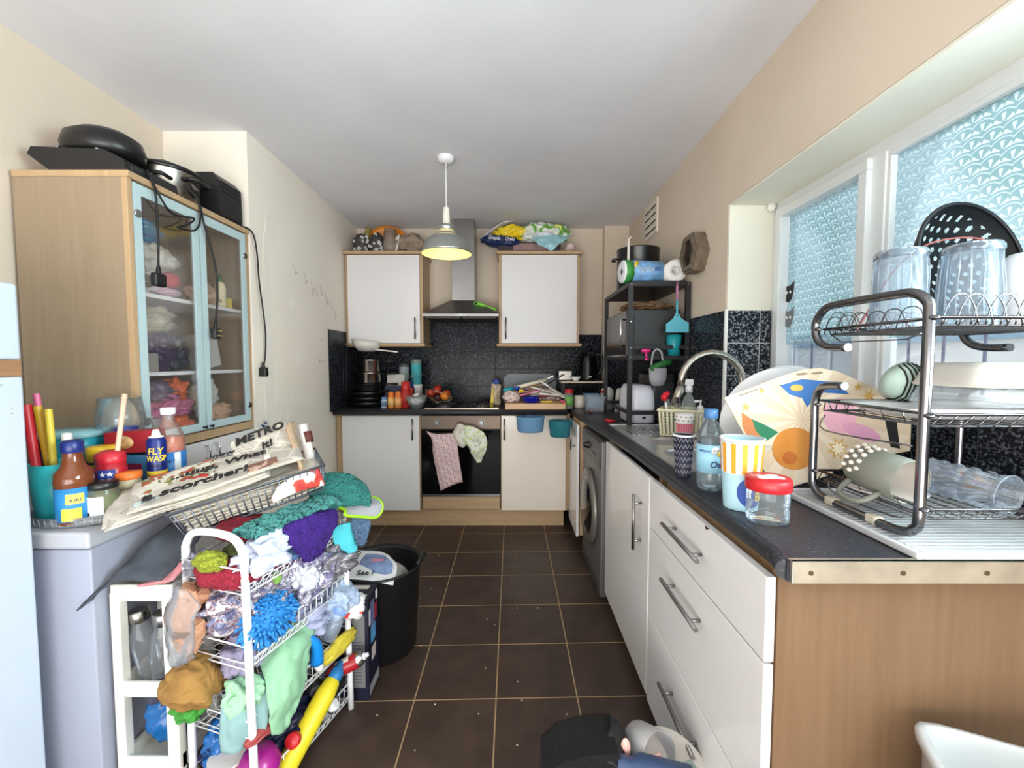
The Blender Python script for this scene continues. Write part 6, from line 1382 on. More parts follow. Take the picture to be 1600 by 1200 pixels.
for i, (bx, by, tx, ty, tz, r, m_, lab) in enumerate(((-0.03, -0.01, -0.062, -0.01, 0.325, 0.0115, (200, 40, 50), 'thick red straw in the turquoise tumbler'), (-0.01, 0.01, -0.042, 0.0, 0.32, 0.0095, (214, 170, 40), 'thick mustard straw beside the red straw'), (-0.02, 0.02, -0.055, 0.01, 0.355, 0.008, (220, 110, 150), 'pink straw behind the red straw'), (0.012, -0.01, 0.0, -0.01, 0.312, 0.0085, (224, 200, 70), 'yellow twisted straw in the middle of the tumbler'), (0.025, 0.01, 0.028, 0.01, 0.24, 0.012, (222, 222, 220), 'white short straw at the right of the tumbler'), (-0.035, 0.0, -0.06, 0.02, 0.22, 0.007, (40, 40, 110), 'dark blue straw low at the left of the tumbler'))):
    t = thing('drinking_straw', lab, 'straw', (-1.318 + bx, 1.205 + by, FZT + 0.012), group='straws in the turquoise tumbler')
    MB().tube([(0, 0, 0), (tx - bx, ty - by, tz)], r, 12, caps=False).build('straw', M(m_, 0.4), t)
    b = MB(); d = Vector((tx - bx, ty - by, tz))
    for k_ in range(8): b.tube([tuple(d * (k_ / 8) + Vector((r * cos(q_), r * sin(q_), 0)) + d * (q_ / 60)) for q_ in (0, 1, 2, 3, 4, 5, 6)], 0.0006, 3)
    b.build('spiral_ridge', M(tuple(min(255, v + 40) for v in m_), 0.4), t)
t = thing('wooden_stick', 'pale wooden stick rising from behind the blue-capped bottle', 'stick', (-1.245, 1.285, FZT))
MB().tube([(0, 0, 0), (0.055, 0.01, 0.36)], 0.0068, 10).tube([(0.0525, 0.01, 0.345), (0.053, 0.01, 0.35)], 0.0085, 10).build('stick', M((222, 186, 160), 0.6), t)
t = thing('sauce_bottle', 'brown sauce bottle with blue cap and blue label on the clear tray', 'bottle', (-1.235, 1.175, FZT + 0.005))
MB().lathe([(0, 0), (0.036, 0), (0.041, 0.008), (0.041, 0.11), (0.043, 0.118), (0.040, 0.145), (0.026, 0.162), (0.021, 0.185), (0.02, 0.205)], 30).build('body', M((112, 60, 34), 0.12), t)
MB().lathe([(0.023, 0.2), (0.0245, 0.203), (0.0245, 0.228), (0.02, 0.234), (0, 0.235)], 26).build('cap', M((24, 40, 110), 0.35), t)
MB().lathe([(0.0413, 0.012), (0.0417, 0.012), (0.0417, 0.105), (0.0413, 0.105)], 30).build('paper_label', M((44, 130, 190), 0.45), t)
patch(t, 'yellow_swirl', M((232, 196, 60), 0.5), 0.0418, 0.1, 1.1, 0.015, 0.05); patch(t, 'yellow_swirl', M((232, 206, 90), 0.5), 0.0418, 0.35, 1.25, 0.062, 0.09)
text('KIKI', 0.013, nv, t, T(0, 0, 0.072, 0, 0, 0.8), 0.0428, shear=0.2)
t = thing('ketchup_bottle', 'red squeezy bottle between the sauce bottle and the glass jar', 'bottle', (-1.235, 1.285, FZT))
MB().lathe([(0, 0), (0.036, 0), (0.038, 0.01), (0.038, 0.12), (0.034, 0.15), (0.03, 0.152)], 28, sx=1.1).build('body', M((170, 24, 38), 0.3), t)
MB().lathe([(0.034, 0.15), (0.036, 0.153), (0.034, 0.178), (0.02, 0.186), (0, 0.187)], 26, sx=1.1).build('cap', M((190, 36, 50), 0.35), t)
patch(t, 'blue_band', M((30, 50, 130), 0.5), 0.0425, 0.0, 1.0, 0.105, 0.135)
text('★★', 0.018, WHITE, t, T(0, 0, 0.12, 0, 0, 0.5), 0.0435)
t = thing('pesto_jar', 'glass jar with black lid and white label at the freezer edge', 'jar', (-1.178, 1.20, FZT))
MB().lathe([(0, 0), (0.032, 0), (0.0355, 0.006), (0.0355, 0.085), (0.031, 0.097)], 28).build('glass', glassy((190, 196, 160), 0.4), t)
MB().cyl(0.033, 0.003, 0.08, 24).build('contents', M((100, 104, 70), 0.7), t)
MB().lathe([(0.033, 0.096), (0.0345, 0.098), (0.0345, 0.112), (0.032, 0.115), (0, 0.115)], 28).build('lid', M((18, 18, 20), 0.35), t)
patch(t, 'paper_label', M((206, 214, 216), 0.6), 0.0362, -0.5, 0.75, 0.022, 0.078)
patch(t, 'barcode', INK, 0.0366, -0.42, -0.2, 0.024, 0.034)
t = thing('coffee_tub', 'yellow-lidded tub with black and yellow label on the freezer', 'tub', (-1.31, 1.34, FZT))
MB().cyl(0.037, 0, 0.145, 28).build('body', M((20, 22, 30), 0.5), t)
MB().lathe([(0.038, 0.143), (0.041, 0.146), (0.041, 0.185), (0.038, 0.19), (0, 0.19)], 30).build('lid', M((232, 190, 44), 0.4), t)
patch(t, 'yellow_panel', M((228, 190, 60), 0.5), 0.0375, -0.2, 0.7, 0.02, 0.135); patch(t, 'cup_print', M((60, 110, 180), 0.5), 0.038, -0.5, 0.1, 0.08, 0.12)
t = thing('blue_canister', 'tall dark blue canister behind the yellow-lidded tub', 'canister', (-1.33, 1.44, FZT))
MB().lathe([(0, 0), (0.035, 0), (0.035, 0.2), (0.037, 0.202), (0.037, 0.235), (0.034, 0.238), (0, 0.236)], 30).build('body', M((28, 44, 120), 0.4), t)
patch(t, 'gold_print', M((214, 180, 80), 0.5), 0.0355, 0.3, 0.9, 0.08, 0.17)
t = thing('spread_jar', 'jar with orange lid tucked behind the black-lidded glass jar', 'jar', (-1.182, 1.285, FZT))
MB().lathe([(0, 0), (0.03, 0), (0.031, 0.09), (0.028, 0.1)], 26).build('body', M((170, 160, 130), 0.4), t)
MB().lathe([(0.031, 0.1), (0.033, 0.102), (0.033, 0.12), (0, 0.123)], 26).build('lid', M((226, 110, 40), 0.4), t)
t = thing('wine_glass', 'large clear goblet standing behind the canisters', 'glass', (-1.36, 1.46, FZT), group=None)
MB().lathe([(0, 0), (0.04, 0.001), (0.036, 0.004), (0.006, 0.012), (0.005, 0.15), (0.03, 0.17), (0.062, 0.215), (0.068, 0.26), (0.058, 0.335), (0.0568, 0.335), (0.0665, 0.26), (0.06, 0.217), (0.028, 0.173), (0, 0.165)], 36).build('glass', glassy((232, 240, 240), 0.18), t)
t = thing('teal_container', 'teal plastic container with pale lid behind the tumbler of straws', 'container', (-1.46, 1.40, FZT), (0, 0, 0.1))
MB().lathe([(0, 0), (0.075, 0), (0.085, 0.18), (0.088, 0.215), (0, 0.215)], 36, sq=0.6, sy=0.8).build('body', M((30, 150, 170), 0.4), t)
MB().lathe([(0.09, 0.213), (0.093, 0.216), (0.093, 0.23), (0, 0.232)], 36, sq=0.6, sy=0.8).build('lid', M((140, 190, 200), 0.4), t)
t = thing('pasta_carton', 'red carton with food picture lying on the blue carton', 'carton', (-1.27, 1.40, 0.97))
boxm = MB().box(-0.06, 0.085, -0.03, 0.035, 0.0, 0.07, 0.001, Euler((0, -0.05, 0.1)).to_matrix().to_4x4()); boxm.build('carton', M((150, 26, 40), 0.5), t)
o = MB().lathe([(0, 0), (0.022, 0), (0.022, 0.001), (0, 0.001)], 20, T(0.0, -0.031, 0.036, pi / 2) @ Matrix.Diagonal((1.5, 1, 1, 1))).build('food_print', M((206, 160, 110), 0.6, var=.4, bscale=60), t)
t = thing('blue_carton', 'blue carton with a maroon panel on the freezer lid', 'carton', (-1.27, 1.40, FZT))
MB().box(-0.065, 0.08, -0.03, 0.035, 0, 0.152, 0.001).build('carton', M((54, 110, 150), 0.5), t)
MB().box(0.0, 0.055, -0.0315, -0.03, 0.045, 0.125).build('maroon_panel', M((110, 24, 54), 0.5), t)
text('delite', 0.028, WHITE, t, T(-0.035, -0.0312, 0.1, 0, radians(-90), 0), None)
t = thing('fly_spray', 'blue and white fly and wasp killer aerosol on the freezer', 'aerosol', (-1.168, 1.375, FZT))
MB().lathe([(0, 0), (0.0255, 0), (0.0265, 0.004), (0.0265, 0.2), (0.02, 0.212)], 30).build('can', M((18, 34, 110), 0.3), t)
MB().lathe([(0.02, 0.211), (0.021, 0.214), (0.012, 0.218), (0.011, 0.226), (0.008, 0.237), (0, 0.238)], 22).build('nozzle', WHITE, t)
MB().lathe([(0.0268, 0.015), (0.0271, 0.015), (0.0271, 0.085), (0.0268, 0.085)], 30).build('white_band', M((222, 228, 236), 0.35), t)
MB().lathe([(0.0268, 0.086), (0.0272, 0.086), (0.0272, 0.104), (0.0268, 0.104)], 30).build('yellow_band', M((226, 190, 50), 0.4), t)
YT = M((240, 200, 60), 0.5)
text('FLY', 0.03, YT, t, T(0, 0, 0.168, 0, 0, 0.55), 0.0274, sx=0.9, shear=0.1); text('WASP', 0.027, YT, t, T(0, 0, 0.144, 0, 0, 0.6), 0.0274, sx=0.8, shear=0.1); text('KILLER', 0.015, M((12, 16, 40), 0.5), t, T(0, 0, 0.122, 0, 0, 0.6), 0.0274, sx=0.9)
b = MB().ell((0.018, -0.0215, 0.05), 0.009, 0.004, 0.013, 10, None).ell((0.012, -0.026, 0.038), 0.005, 0.003, 0.006, 8); b.build('wasp_print', INK, t)
t = thing('juice_bottle', 'large ribbed bottle of orange drink with white cap and blue label', 'bottle', (-1.187, 1.45, FZT))
pr = [(0, 0), (0.04, 0), (0.045, 0.01), (0.045, 0.155), (0.0465, 0.165), (0.044, 0.2), (0.03, 0.235), (0.018, 0.255), (0.017, 0.285)]
MB().lathe(pr, 32).build('body', glassy((236, 220, 210), 0.35, 0.05), t)
MB().lathe([(0, 0.003), (0.041, 0.004), (0.0435, 0.012), (0.0435, 0.155), (0.0448, 0.165), (0.042, 0.2), (0, 0.201)], 28).build('contents', M((204, 104, 66), 0.35), t)
MB().lathe([(0.02, 0.278), (0.0215, 0.28), (0.0215, 0.3), (0, 0.302)], 26).build('cap', WHITE, t)
MB().lathe([(0.0458, 0.03), (0.0463, 0.03), (0.0463, 0.152), (0.0458, 0.152)], 30).build('sleeve_label', M((40, 120, 190), 0.4), t)
patch(t, 'white_strip', M((222, 226, 230), 0.5), 0.0468, 0.95, 1.35, 0.032, 0.15)
patch(t, 'green_flash', M((150, 190, 140), 0.5), 0.0468, -0.1, 0.7, 0.04, 0.062)
text('SPORT', 0.016, M((20, 30, 90), 0.5), t, T(0, 0, 0.12, 0, 0, 0.5), 0.0472)

# ---------------------------------------------------------------- slim plastic shelf tower beside the freezer
PW = M((226, 224, 214), 0.5, name='white plastic')
t = thing('plastic_shelf_tower', 'slim white plastic shelf tower between the freezer and the wire trolley', 'shelf', (-1.03, 1.2, 0))
tx0, tx1, ty0, ty1 = -1.135, -0.955, 1.155, 1.34
for x in (tx0, tx1 - 0.034):
    for y in (ty0, ty1 - 0.03): MB().box(x, x + (0.026 if x == tx0 else 0.034), y, y + 0.03, 0, 0.62, 0.004).build('post', PW, t, True)
for z in (0.12, 0.345, 0.63):
    b = MB().box(tx0 + .002, tx1 - .002, ty0 + 0.002, ty0 + 0.012, z - 0.03, z + 0.012, 0.003).box(tx0, tx1, ty1 - 0.012, ty1, z - 0.03, z + 0.012, 0.003).box(tx0, tx0 + 0.012, ty0 + 0.012, ty1 - 0.012, z - 0.03, z + 0.012).box(tx1 - 0.012, tx1, ty0 + 0.012, ty1 - 0.012, z - 0.03, z + 0.012).box(tx0 + .012, tx1 - .012, ty0 + .012, ty1 - .012, z - 0.04, z - 0.03)
    b.build('shelf', PW, t, True)
for i, (x, y, rx, ry, lab) in enumerate(((-1.07, 1.21, 0.0, -0.16, 'leftmost of the three steel-lidded glass jars on the tower'), (-1.03, 1.195, 0.0, 0.06, 'front of the three steel-lidded glass jars on the tower'), (-1.03, 1.285, 0.0, 0.05, 'rear of the three steel-lidded glass jars on the tower'))):
    t = thing('swing_jar', lab, 'jar', (x, y, 0.322), (rx, ry, 0), group='steel-lidded glass jars on the tower')
    h = 0.19 if i != 2 else 0.215
    MB().lathe([(0, 0), (0.02, 0), (0.026, 0.02), (0.032, h * 0.6), (0.032, h * 0.8), (0.022, h * 0.93), (0.02, h)], 26).build('glass', glassy((196, 202, 206), 0.3), t)
    MB().lathe([(0.024, h - 0.004), (0.026, h), (0.026, h + 0.028), (0.023, h + 0.031), (0, h + 0.031)], 26).build('lid', M((150, 148, 144), 0.25, 1.0), t)
t = MB().sheet([[(-1.165, 1.10, 0.60), (-1.10, 1.13, 0.662), (-1.02, 1.13, 0.668), (-0.97, 1.14, 0.665)], [(-1.12, 1.20, 0.69), (-1.06, 1.20, 0.735), (-1.0, 1.21, 0.735), (-0.955, 1.2, 0.70)], [(-1.07, 1.33, 0.76), (-1.03, 1.33, 0.80), (-0.98, 1.34, 0.81), (-0.93, 1.33, 0.80)]], 0.004, 8, 0.012, 14, 3).build('slate_cloth', M((62, 66, 74), 0.85))
tag(t, 'dark slate-grey cloth draped pointed over the top of the plastic tower', 'cloth')
t = MB().sheet([[(-1.04, 1.14, 0.648), (-0.99, 1.145, 0.652), (-0.95, 1.15, 0.66)], [(-1.0, 1.19, 0.67), (-0.96, 1.19, 0.69), (-0.935, 1.19, 0.70)]], 0.006, 8, 0.008, 20, 6).build('pink_cloth', M((196, 130, 134), 0.85))
tag(t, 'dusty pink cloth under the slate-grey cloth on the tower', 'cloth')
t = thing('jelly_bag', 'bright blue bag with white letters on the bottom of the plastic tower', 'bag', (-1.03, 1.25, 0.21))
MB().blob((0, 0, 0), 0.065, 0.08, 0.09, 0.25, 2, 51, 4).build('bag', M((26, 96, 160), 0.3), t)
tag(MB().blob((0, 0, 0), 0.055, 0.07, 0.05, 0.3, 2, 52, 4).build('grey_cloth', M((70, 70, 88), 0.85)), 'dark grey cloth stuffed above the blue bag on the tower', 'cloth').location = (-1.04, 1.25, 0.285)

# ---------------------------------------------------------------- white wire trolley
TR_ = (-0.718, 1.107, 0.0); TA = radians(-16.86)
TM = T(*TR_, 0, 0, TA)
def tw(x, y, z): return tuple(TM @ Vector((x, y, z)))
t = thing('wire_trolley', 'white four-tier wire trolley overflowing with cloths and bottles', 'trolley', TR_, (0, 0, TA))
WW, LL = -0.215, 0.40
def arch(y): return [(0.012, y, 0.0), (0.006, y, 0.3), (0, y, 0.70), (-0.004, y, 0.755), (-0.03, y, 0.79), (-0.08, y, 0.80), (WW + 0.08, y, 0.80), (WW + 0.03, y, 0.79), (WW + 0.004, y, 0.755), (WW, y, 0.70), (WW - 0.004, y, 0.3), (WW - 0.006, y, 0.0)]
MB().tube(arch(0), 0.0105, 10, smooth=3).build('end_frame', WIRE, t)
MB().tube([(p[0], p[1], min(p[2], 0.70)) if i not in (3, 4, 5, 6, 7, 8) else (p[0], p[1], 0.70 + (p[2] - 0.70) * 0.2) for i, p in enumerate(arch(LL))], 0.0105, 10, smooth=2).build('end_frame', WIRE, t)
def wire_tier(z, h=0.075):
    b = MB(); x0, x1, y0, y1 = WW + 0.012, -0.012, -0.012, LL + 0.012
    for (zz, ins, r) in ((z, 0.0, 0.0032), (z - h, 0.012, 0.0026), (z - h * 0.62, 0.0, 0.002)):
        b.tube([(x0 - .012 + ins, y0 + ins, zz), (x1 + .018 - ins, y0 + ins, zz), (x1 + .018 - ins, y1 - ins, zz), (x0 - .012 + ins, y1 - ins, zz)], r, 6, True)
    o = b.build('tier_rim', WIRE, t)
    b = MB()
    n_ = 17
    for i in range(n_):
        y = y0 + 0.015 + (y1 - y0 - 0.03) * i / (n_ - 1)
        b.tube([(x1 + .018, y, z), (x1 + .006, y + 0.010, z - h), (x0, y + 0.010, z - h), (x0 - .012, y, z)], 0.0015, 4)
        if i < n_ - 1: b.tube([(x1 + .0185, y + 0.024, z - h * .62), (x1 + .008, y + 0.010, z - h)], 0.0013, 4)
    for i in range(5): b.tube([(x0 + 0.02 + i * 0.04, y0 + .012, z - h), (x0 + 0.02 + i * 0.04, y1 - .012, z - h)], 0.0015, 4)
    b.build('tier_wires', WIRE, t)
for z in (0.715, 0.505, 0.295, 0.095): wire_tier(z)

def fluffy(rgb, scale=160, strength=1.0):
    scale = min(scale, 170)
    k = N('fluffy microfibre'); nz = k.n('ShaderNodeTexVoronoi', Scale=scale); k.l(k.coord(), nz.inputs['Vector'])
    c = C(*rgb); d = tuple(v * 0.45 for v in c[:3]) + (1,)
    k.l(k.ramp(nz.outputs['Distance'], [(0.0, c), (0.9, d)]), k.b.inputs['Base Color']); k.set(Roughness=0.95)
    bp = k.n('ShaderNodeBump', Invert=True) if False else k.n('ShaderNodeBump'); bp.invert = True; bp.inputs['Strength'].default_value = strength; bp.inputs['Distance'].default_value = 0.004
    k.l(nz.outputs['Distance'], bp.inputs['Height']); k.l(bp.outputs[0], k.b.inputs['Normal']); return k.m
def tl(name, lab, cat, c, r, m, sd, amp=0.3, freq=2.2, rot=(0, 0, 0), flat=0.0, sub=5, ridge=-1):
    o = MB().blob((0, 0, 0), *r, amp, freq, sd, sub, flat, ridge=ridge).build(name, m)
    o.matrix_basis = TM @ T(*c, *rot); return tag(o, lab, cat)
def ts(name, lab, cat, rows, m, th=0.004, n=8, amp=0.008, freq=16, seed=0, fine=0.0):
    o = MB().sheet(rows, th, n, amp, freq, seed, fine=fine).build(name, m); o.matrix_basis = TM.copy(); return tag(o, lab, cat)
CRM = fluffy((150, 26, 50)); CRM2 = fluffy((168, 34, 60))
# top tier (rim .715, floor .64)
tl('crimson_mop_cloth', 'rolled crimson fluffy cloth along the back of the trolley top tier', 'cloth', (-0.13, 0.12, 0.765), (0.10, 0.075, 0.036), CRM, 1, 0.12, 1.8)
tl('crimson_mop_cloth', 'crimson fluffy cloth hanging under the lime sponge cloth', 'cloth', (-0.09, 0.02, 0.68), (0.105, 0.05, 0.042), CRM2, 2, 0.2)
tl('crimson_mop_cloth', 'long crimson fluffy cloth running along the right side of the top tier', 'cloth', (-0.04, 0.20, 0.675), (0.045, 0.19, 0.03), CRM, 3, 0.15)
tl('crimson_mop_cloth', 'crimson fluffy cloth behind the white cloth under the grey basket', 'cloth', (-0.06, 0.25, 0.74), (0.055, 0.11, 0.03), CRM2, 4, 0.15)
tl('lime_cloth', 'lime green sponge cloth at the near end of the trolley top tier', 'cloth', (-0.115, -0.005, 0.72), (0.05, 0.03, 0.03), fluffy((160, 170, 50), 400, .6), 5, 0.2)
tl('grey_rag', 'striped grey rag beside the lime cloth on the trolley', 'cloth', (-0.185, 0.02, 0.69), (0.035, 0.04, 0.04), M((130, 130, 140), 0.9, var=.4, bscale=60), 6)
tl('olive_rag', 'dark olive rag between the crimson cloths on the trolley', 'cloth', (-0.09, 0.07, 0.725), (0.045, 0.04, 0.025), M((70, 80, 40), 0.9), 61)
tl('white_cloth', 'crumpled white and pale blue cloth on the near right of the top tier', 'cloth', (-0.015, 0.075, 0.715), (0.048, 0.075, 0.052), M((200, 204, 222), 0.85), 7, 0.5, 1.8)
tl('navy_cloth', 'blue patterned cloth between the white cloth and the purple mitt', 'cloth', (-0.02, 0.17, 0.69), (0.035, 0.05, 0.035), M((70, 100, 140), 0.85, var=.5, bscale=70), 8)
PUR = fluffy((70, 30, 140), 300)
ts('purple_mitt', 'purple fluffy mitt hanging over the trolley side under the grey basket', 'mitt', [[(-0.05, 0.13, 0.79), (-0.03, 0.22, 0.795), (-0.03, 0.32, 0.785)], [(0.01, 0.12, 0.765), (0.02, 0.21, 0.77), (0.02, 0.33, 0.75)], [(0.025, 0.15, 0.70), (0.032, 0.22, 0.705), (0.03, 0.29, 0.70)], [(0.02, 0.19, 0.655), (0.03, 0.22, 0.65), (0.025, 0.25, 0.655)]], PUR, 0.02, 14, 0.005, 24, 3, 0.005)
TEA = fluffy((50, 130, 124), 320)
ts('teal_towel', 'teal fluffy towel hanging off the far end of the trolley top', 'towel', [[(-0.10, 0.33, 0.86), (-0.05, 0.38, 0.87), (0.0, 0.43, 0.86)], [(-0.06, 0.30, 0.82), (0.0, 0.37, 0.84), (0.05, 0.45, 0.82)], [(-0.02, 0.29, 0.79), (0.035, 0.36, 0.795), (0.09, 0.43, 0.775)], [(-0.01, 0.30, 0.77), (0.035, 0.37, 0.765), (0.09, 0.42, 0.755)]], TEA, 0.014, 16, 0.006, 24, 4, 0.005)
ts('teal_towel', 'rolled paler teal towel tucked below the grey wire basket', 'towel', [[(-0.06, 0.02, 0.80), (-0.03, 0.03, 0.80), (0.0, 0.04, 0.79)], [(-0.06, 0.16, 0.80), (-0.02, 0.17, 0.81), (0.02, 0.19, 0.80)], [(-0.05, 0.30, 0.80), (0.0, 0.32, 0.812), (0.04, 0.33, 0.80)]], fluffy((86, 164, 158), 320), 0.022, 18, 0.010, 22, 5, 0.006)
t2 = ts('mop_pad', 'grey mop pad with lime green edging hanging off the far end of the trolley', 'pad', [[(-0.03, 0.37, 0.77), (0.05, 0.34, 0.765), (0.07, 0.32, 0.755)], [(0.02, 0.44, 0.77), (0.08, 0.41, 0.755), (0.09, 0.37, 0.735)], [(0.07, 0.48, 0.765), (0.115, 0.465, 0.745), (0.115, 0.43, 0.715)]], M((150, 150, 154), 0.8, bump=.4), 0.008, 8, 0.002, 20, 6)
e = MB().tube([(-0.03, 0.37, 0.77), (0.05, 0.34, 0.765), (0.07, 0.32, 0.755), (0.09, 0.37, 0.735), (0.115, 0.43, 0.715), (0.115, 0.465, 0.745), (0.07, 0.48, 0.765), (0.02, 0.44, 0.77)], 0.0055, 8, True, smooth=4).build('edging', M((150, 200, 30), 0.6), t2)
ts('denim_cloth', 'dusty blue fluffy cloth hanging below the mop pad', 'cloth', [[(0.04, 0.38, 0.74), (0.06, 0.40, 0.745), (0.09, 0.42, 0.735)], [(0.045, 0.385, 0.68), (0.07, 0.40, 0.68), (0.095, 0.415, 0.68)], [(0.06, 0.39, 0.625), (0.07, 0.395, 0.618), (0.085, 0.40, 0.625)]], fluffy((86, 112, 144), 400, .6), 0.012, 14, 0.003, 24, 7, 0.004)
ts('aqua_cloth', 'bright aqua cloth hanging at the far end of the trolley', 'cloth', [[(0.0, 0.33, 0.70), (0.03, 0.37, 0.705), (0.04, 0.41, 0.70)], [(0.005, 0.34, 0.64), (0.035, 0.375, 0.65), (0.045, 0.41, 0.64)], [(0.03, 0.37, 0.60), (0.04, 0.385, 0.59), (0.05, 0.40, 0.60)]], M((72, 180, 192), 0.85), 0.005, 8, 0.006, 20, 8)
# second tier (rim .505)
FILMB = glassy((206, 206, 222), 0.7, 0.12, 'crinkled film')
tl('clothes_bag', 'clear plastic bag of mixed clothing at the near end of the second tier', 'bag', (-0.10, 0.08, 0.575), (0.10, 0.10, 0.07), blotch_mat((96, 100, 132), [(180, 176, 190), (96, 40, 56), (210, 206, 214)], 26, 0.48, 0.25), 10, 0.4)
tl('clothes_bag', 'clear plastic bag of violet and white clothing in the middle of the second tier', 'bag', (-0.05, 0.24, 0.565), (0.08, 0.10, 0.075), blotch_mat((120, 112, 150), [(206, 200, 214), (70, 66, 92), (220, 216, 224)], 22, 0.45, 0.2), 11, 0.45)
tl('plastic_sleeve', 'silvery transparent plastic sleeve across the far part of the second tier', 'plastic sleeve', (-0.02, 0.35, 0.57), (0.06, 0.09, 0.055), M((140, 136, 142), 0.2, 0.3, var=.5, bscale=30), 12, 0.5)
tl('white_sock', 'knotted white garment on top of the second tier bags', 'garment', (0.0, 0.21, 0.585), (0.035, 0.035, 0.04), M((206, 206, 216), 0.8), 13, 0.5, 3)
tl('green_scrap', 'small green scrap between the bags on the second tier', 'cloth', (-0.03, 0.13, 0.62), (0.012, 0.016, 0.018), M((130, 170, 80), 0.8), 14, 0.3)
t = ts('tan_garment', 'tan garment in a clear bag hanging off the near end of the second tier', 'bag', [[(-0.20, 0.0, 0.645), (-0.17, -0.02, 0.65), (-0.13, -0.01, 0.63)], [(-0.225, -0.02, 0.59), (-0.18, -0.045, 0.59), (-0.13, -0.03, 0.58)], [(-0.23, -0.02, 0.52), (-0.185, -0.045, 0.52), (-0.12, -0.03, 0.53)], [(-0.225, -0.01, 0.47), (-0.19, -0.03, 0.47), (-0.14, -0.025, 0.485)]], M((190, 140, 108), 0.6), 0.03, 8, 0.014, 22, 9)
q = MB().sheet([[(-0.215, -0.02, 0.66), (-0.175, -0.05, 0.67), (-0.11, -0.04, 0.62)], [(-0.24, -0.04, 0.57), (-0.185, -0.075, 0.57), (-0.11, -0.055, 0.57)], [(-0.24, -0.04, 0.46), (-0.19, -0.06, 0.44), (-0.12, -0.05, 0.48)]], 0.001, 8, 0.01, 20, 3).build('clear_bag', glassy((230, 226, 224), 0.25, 0.1), t)
# chenille mitt: noodles on a pad
t = thing('chenille_mitt', 'bright blue chenille noodle mitt spilling over the second tier', 'mitt', TR_, (0, 0, TA))
BLU = M((40, 130, 200), 0.7, name='blue chenille')
MB().blob((-0.005, 0.075, 0.535), 0.045, 0.075, 0.055, 0.1, 2, 4, 3).build('pad', BLU, t)
b = MB(); rn = random.Random(12)
for i in range(330):
    a = rn.uniform(0, 2 * pi); e_ = rn.uniform(-1.2, 1.45)
    d = Vector((cos(e_) * cos(a), cos(e_) * sin(a), sin(e_)))
    if d.x < -0.6: continue
    p = Vector((-0.005 + d.x * 0.043, 0.075 + d.y * 0.074, 0.535 + d.z * 0.054)); q = p + d * 0.014 + Vector((rn.uniform(-.008, .008), rn.uniform(-.008, .008), -0.007))
    b.tube([p, (p + q) / 2 + d * 0.003, q], [0.0045, 0.0035], 6)
b.build('noodles', BLU, t)['kind'] = 'stuff'
# third tier (rim .295)
MUS = M((150, 112, 56), 0.9, bump=.2)
t = tl('mustard_cloth', 'mustard brown cloth bundled over the near end of the third tier', 'cloth', (-0.175, -0.02, 0.375), (0.085, 0.065, 0.065), MUS, 15, 0.26, 1.3)
tl('violet_cloth', 'pale violet cloth behind the mustard cloth on the third tier', 'cloth', (-0.09, 0.06, 0.42), (0.05, 0.05, 0.05), M((150, 144, 170), 0.9), 16, 0.4)
tl('magenta_scrap', 'small magenta cloth at the back of the third tier', 'cloth', (-0.15, 0.10, 0.445), (0.035, 0.03, 0.018), M((130, 20, 90), 0.8), 17)
MINT = M((140, 186, 150), 0.9, bump=.2); AQM = M((128, 160, 160), 0.9, bump=.2)
ts('mint_cloth', 'mint green cloth draped over the right side of the third tier', 'cloth', [[(-0.06, 0.08, 0.40), (-0.05, 0.16, 0.43), (-0.05, 0.24, 0.42)], [(0.0, 0.05, 0.37), (0.02, 0.14, 0.40), (0.01, 0.23, 0.40)], [(0.03, 0.03, 0.31), (0.04, 0.10, 0.33), (0.03, 0.18, 0.34)], [(0.03, 0.04, 0.22), (0.045, 0.08, 0.20), (0.04, 0.12, 0.24)]], MINT, 0.006, 9, 0.014, 15, 12)
ts('sage_cloth', 'grey-green cloth under the mint cloth on the third tier', 'cloth', [[(-0.08, -0.01, 0.35), (-0.05, 0.04, 0.37), (0.0, 0.10, 0.36)], [(-0.06, -0.035, 0.30), (-0.02, -0.01, 0.31), (0.025, 0.05, 0.32)], [(-0.05, -0.04, 0.23), (-0.01, -0.02, 0.22), (0.02, 0.03, 0.24)]], AQM, 0.006, 9, 0.012, 15, 13)
tl('mint_cloth', 'bundled pale mint cloth at the near corner of the third tier', 'cloth', (-0.045, 0.02, 0.335), (0.05, 0.045, 0.05), M((154, 200, 164), 0.9, bump=.2), 18, 0.45, 1.7)
tl('teal_grey_cloth', 'dull teal cloth in the middle of the third tier', 'cloth', (-0.02, 0.14, 0.345), (0.045, 0.07, 0.045), M((96, 130, 136), 0.9), 19, 0.4, 1.6)
tl('green_net', 'bright green scrap hanging below the mustard cloth', 'cloth', (-0.185, -0.03, 0.30), (0.04, 0.03, 0.03), M((60, 140, 50), 0.8), 20, 0.4)
tl('lilac_garment', 'crumpled lilac garment in the far half of the third tier', 'garment', (-0.03, 0.26, 0.405), (0.05, 0.06, 0.05), M((156, 160, 186), 0.85), 21, 0.5, 1.8)
tl('blue_grey_wrap', 'pale blue plastic wrap at the far end of the third tier', 'wrap', (-0.01, 0.37, 0.42), (0.06, 0.07, 0.05), M((160, 176, 200), 0.3), 22, 0.45, 1.8)
tl('orange_white_packet', 'white packet with an orange-red flash at the far end of the third tier', 'packet', (0.02, 0.40, 0.39), (0.045, 0.05, 0.045), blotch_mat((224, 222, 222), [(214, 80, 50), (190, 40, 40)], 14, 0.58), 23, 0.3, 2)
tl('yellow_packet', 'long yellow packet edge at the far right of the third tier', 'packet', (0.012, 0.34, 0.275), (0.02, 0.10, 0.03), M((206, 186, 60), 0.4), 24, 0.2)
def tthing(name, lab, cat, c, rot=(0, 0, 0)):
    t = thing(name, lab, cat); t.matrix_basis = TM @ T(*c, *rot); return t
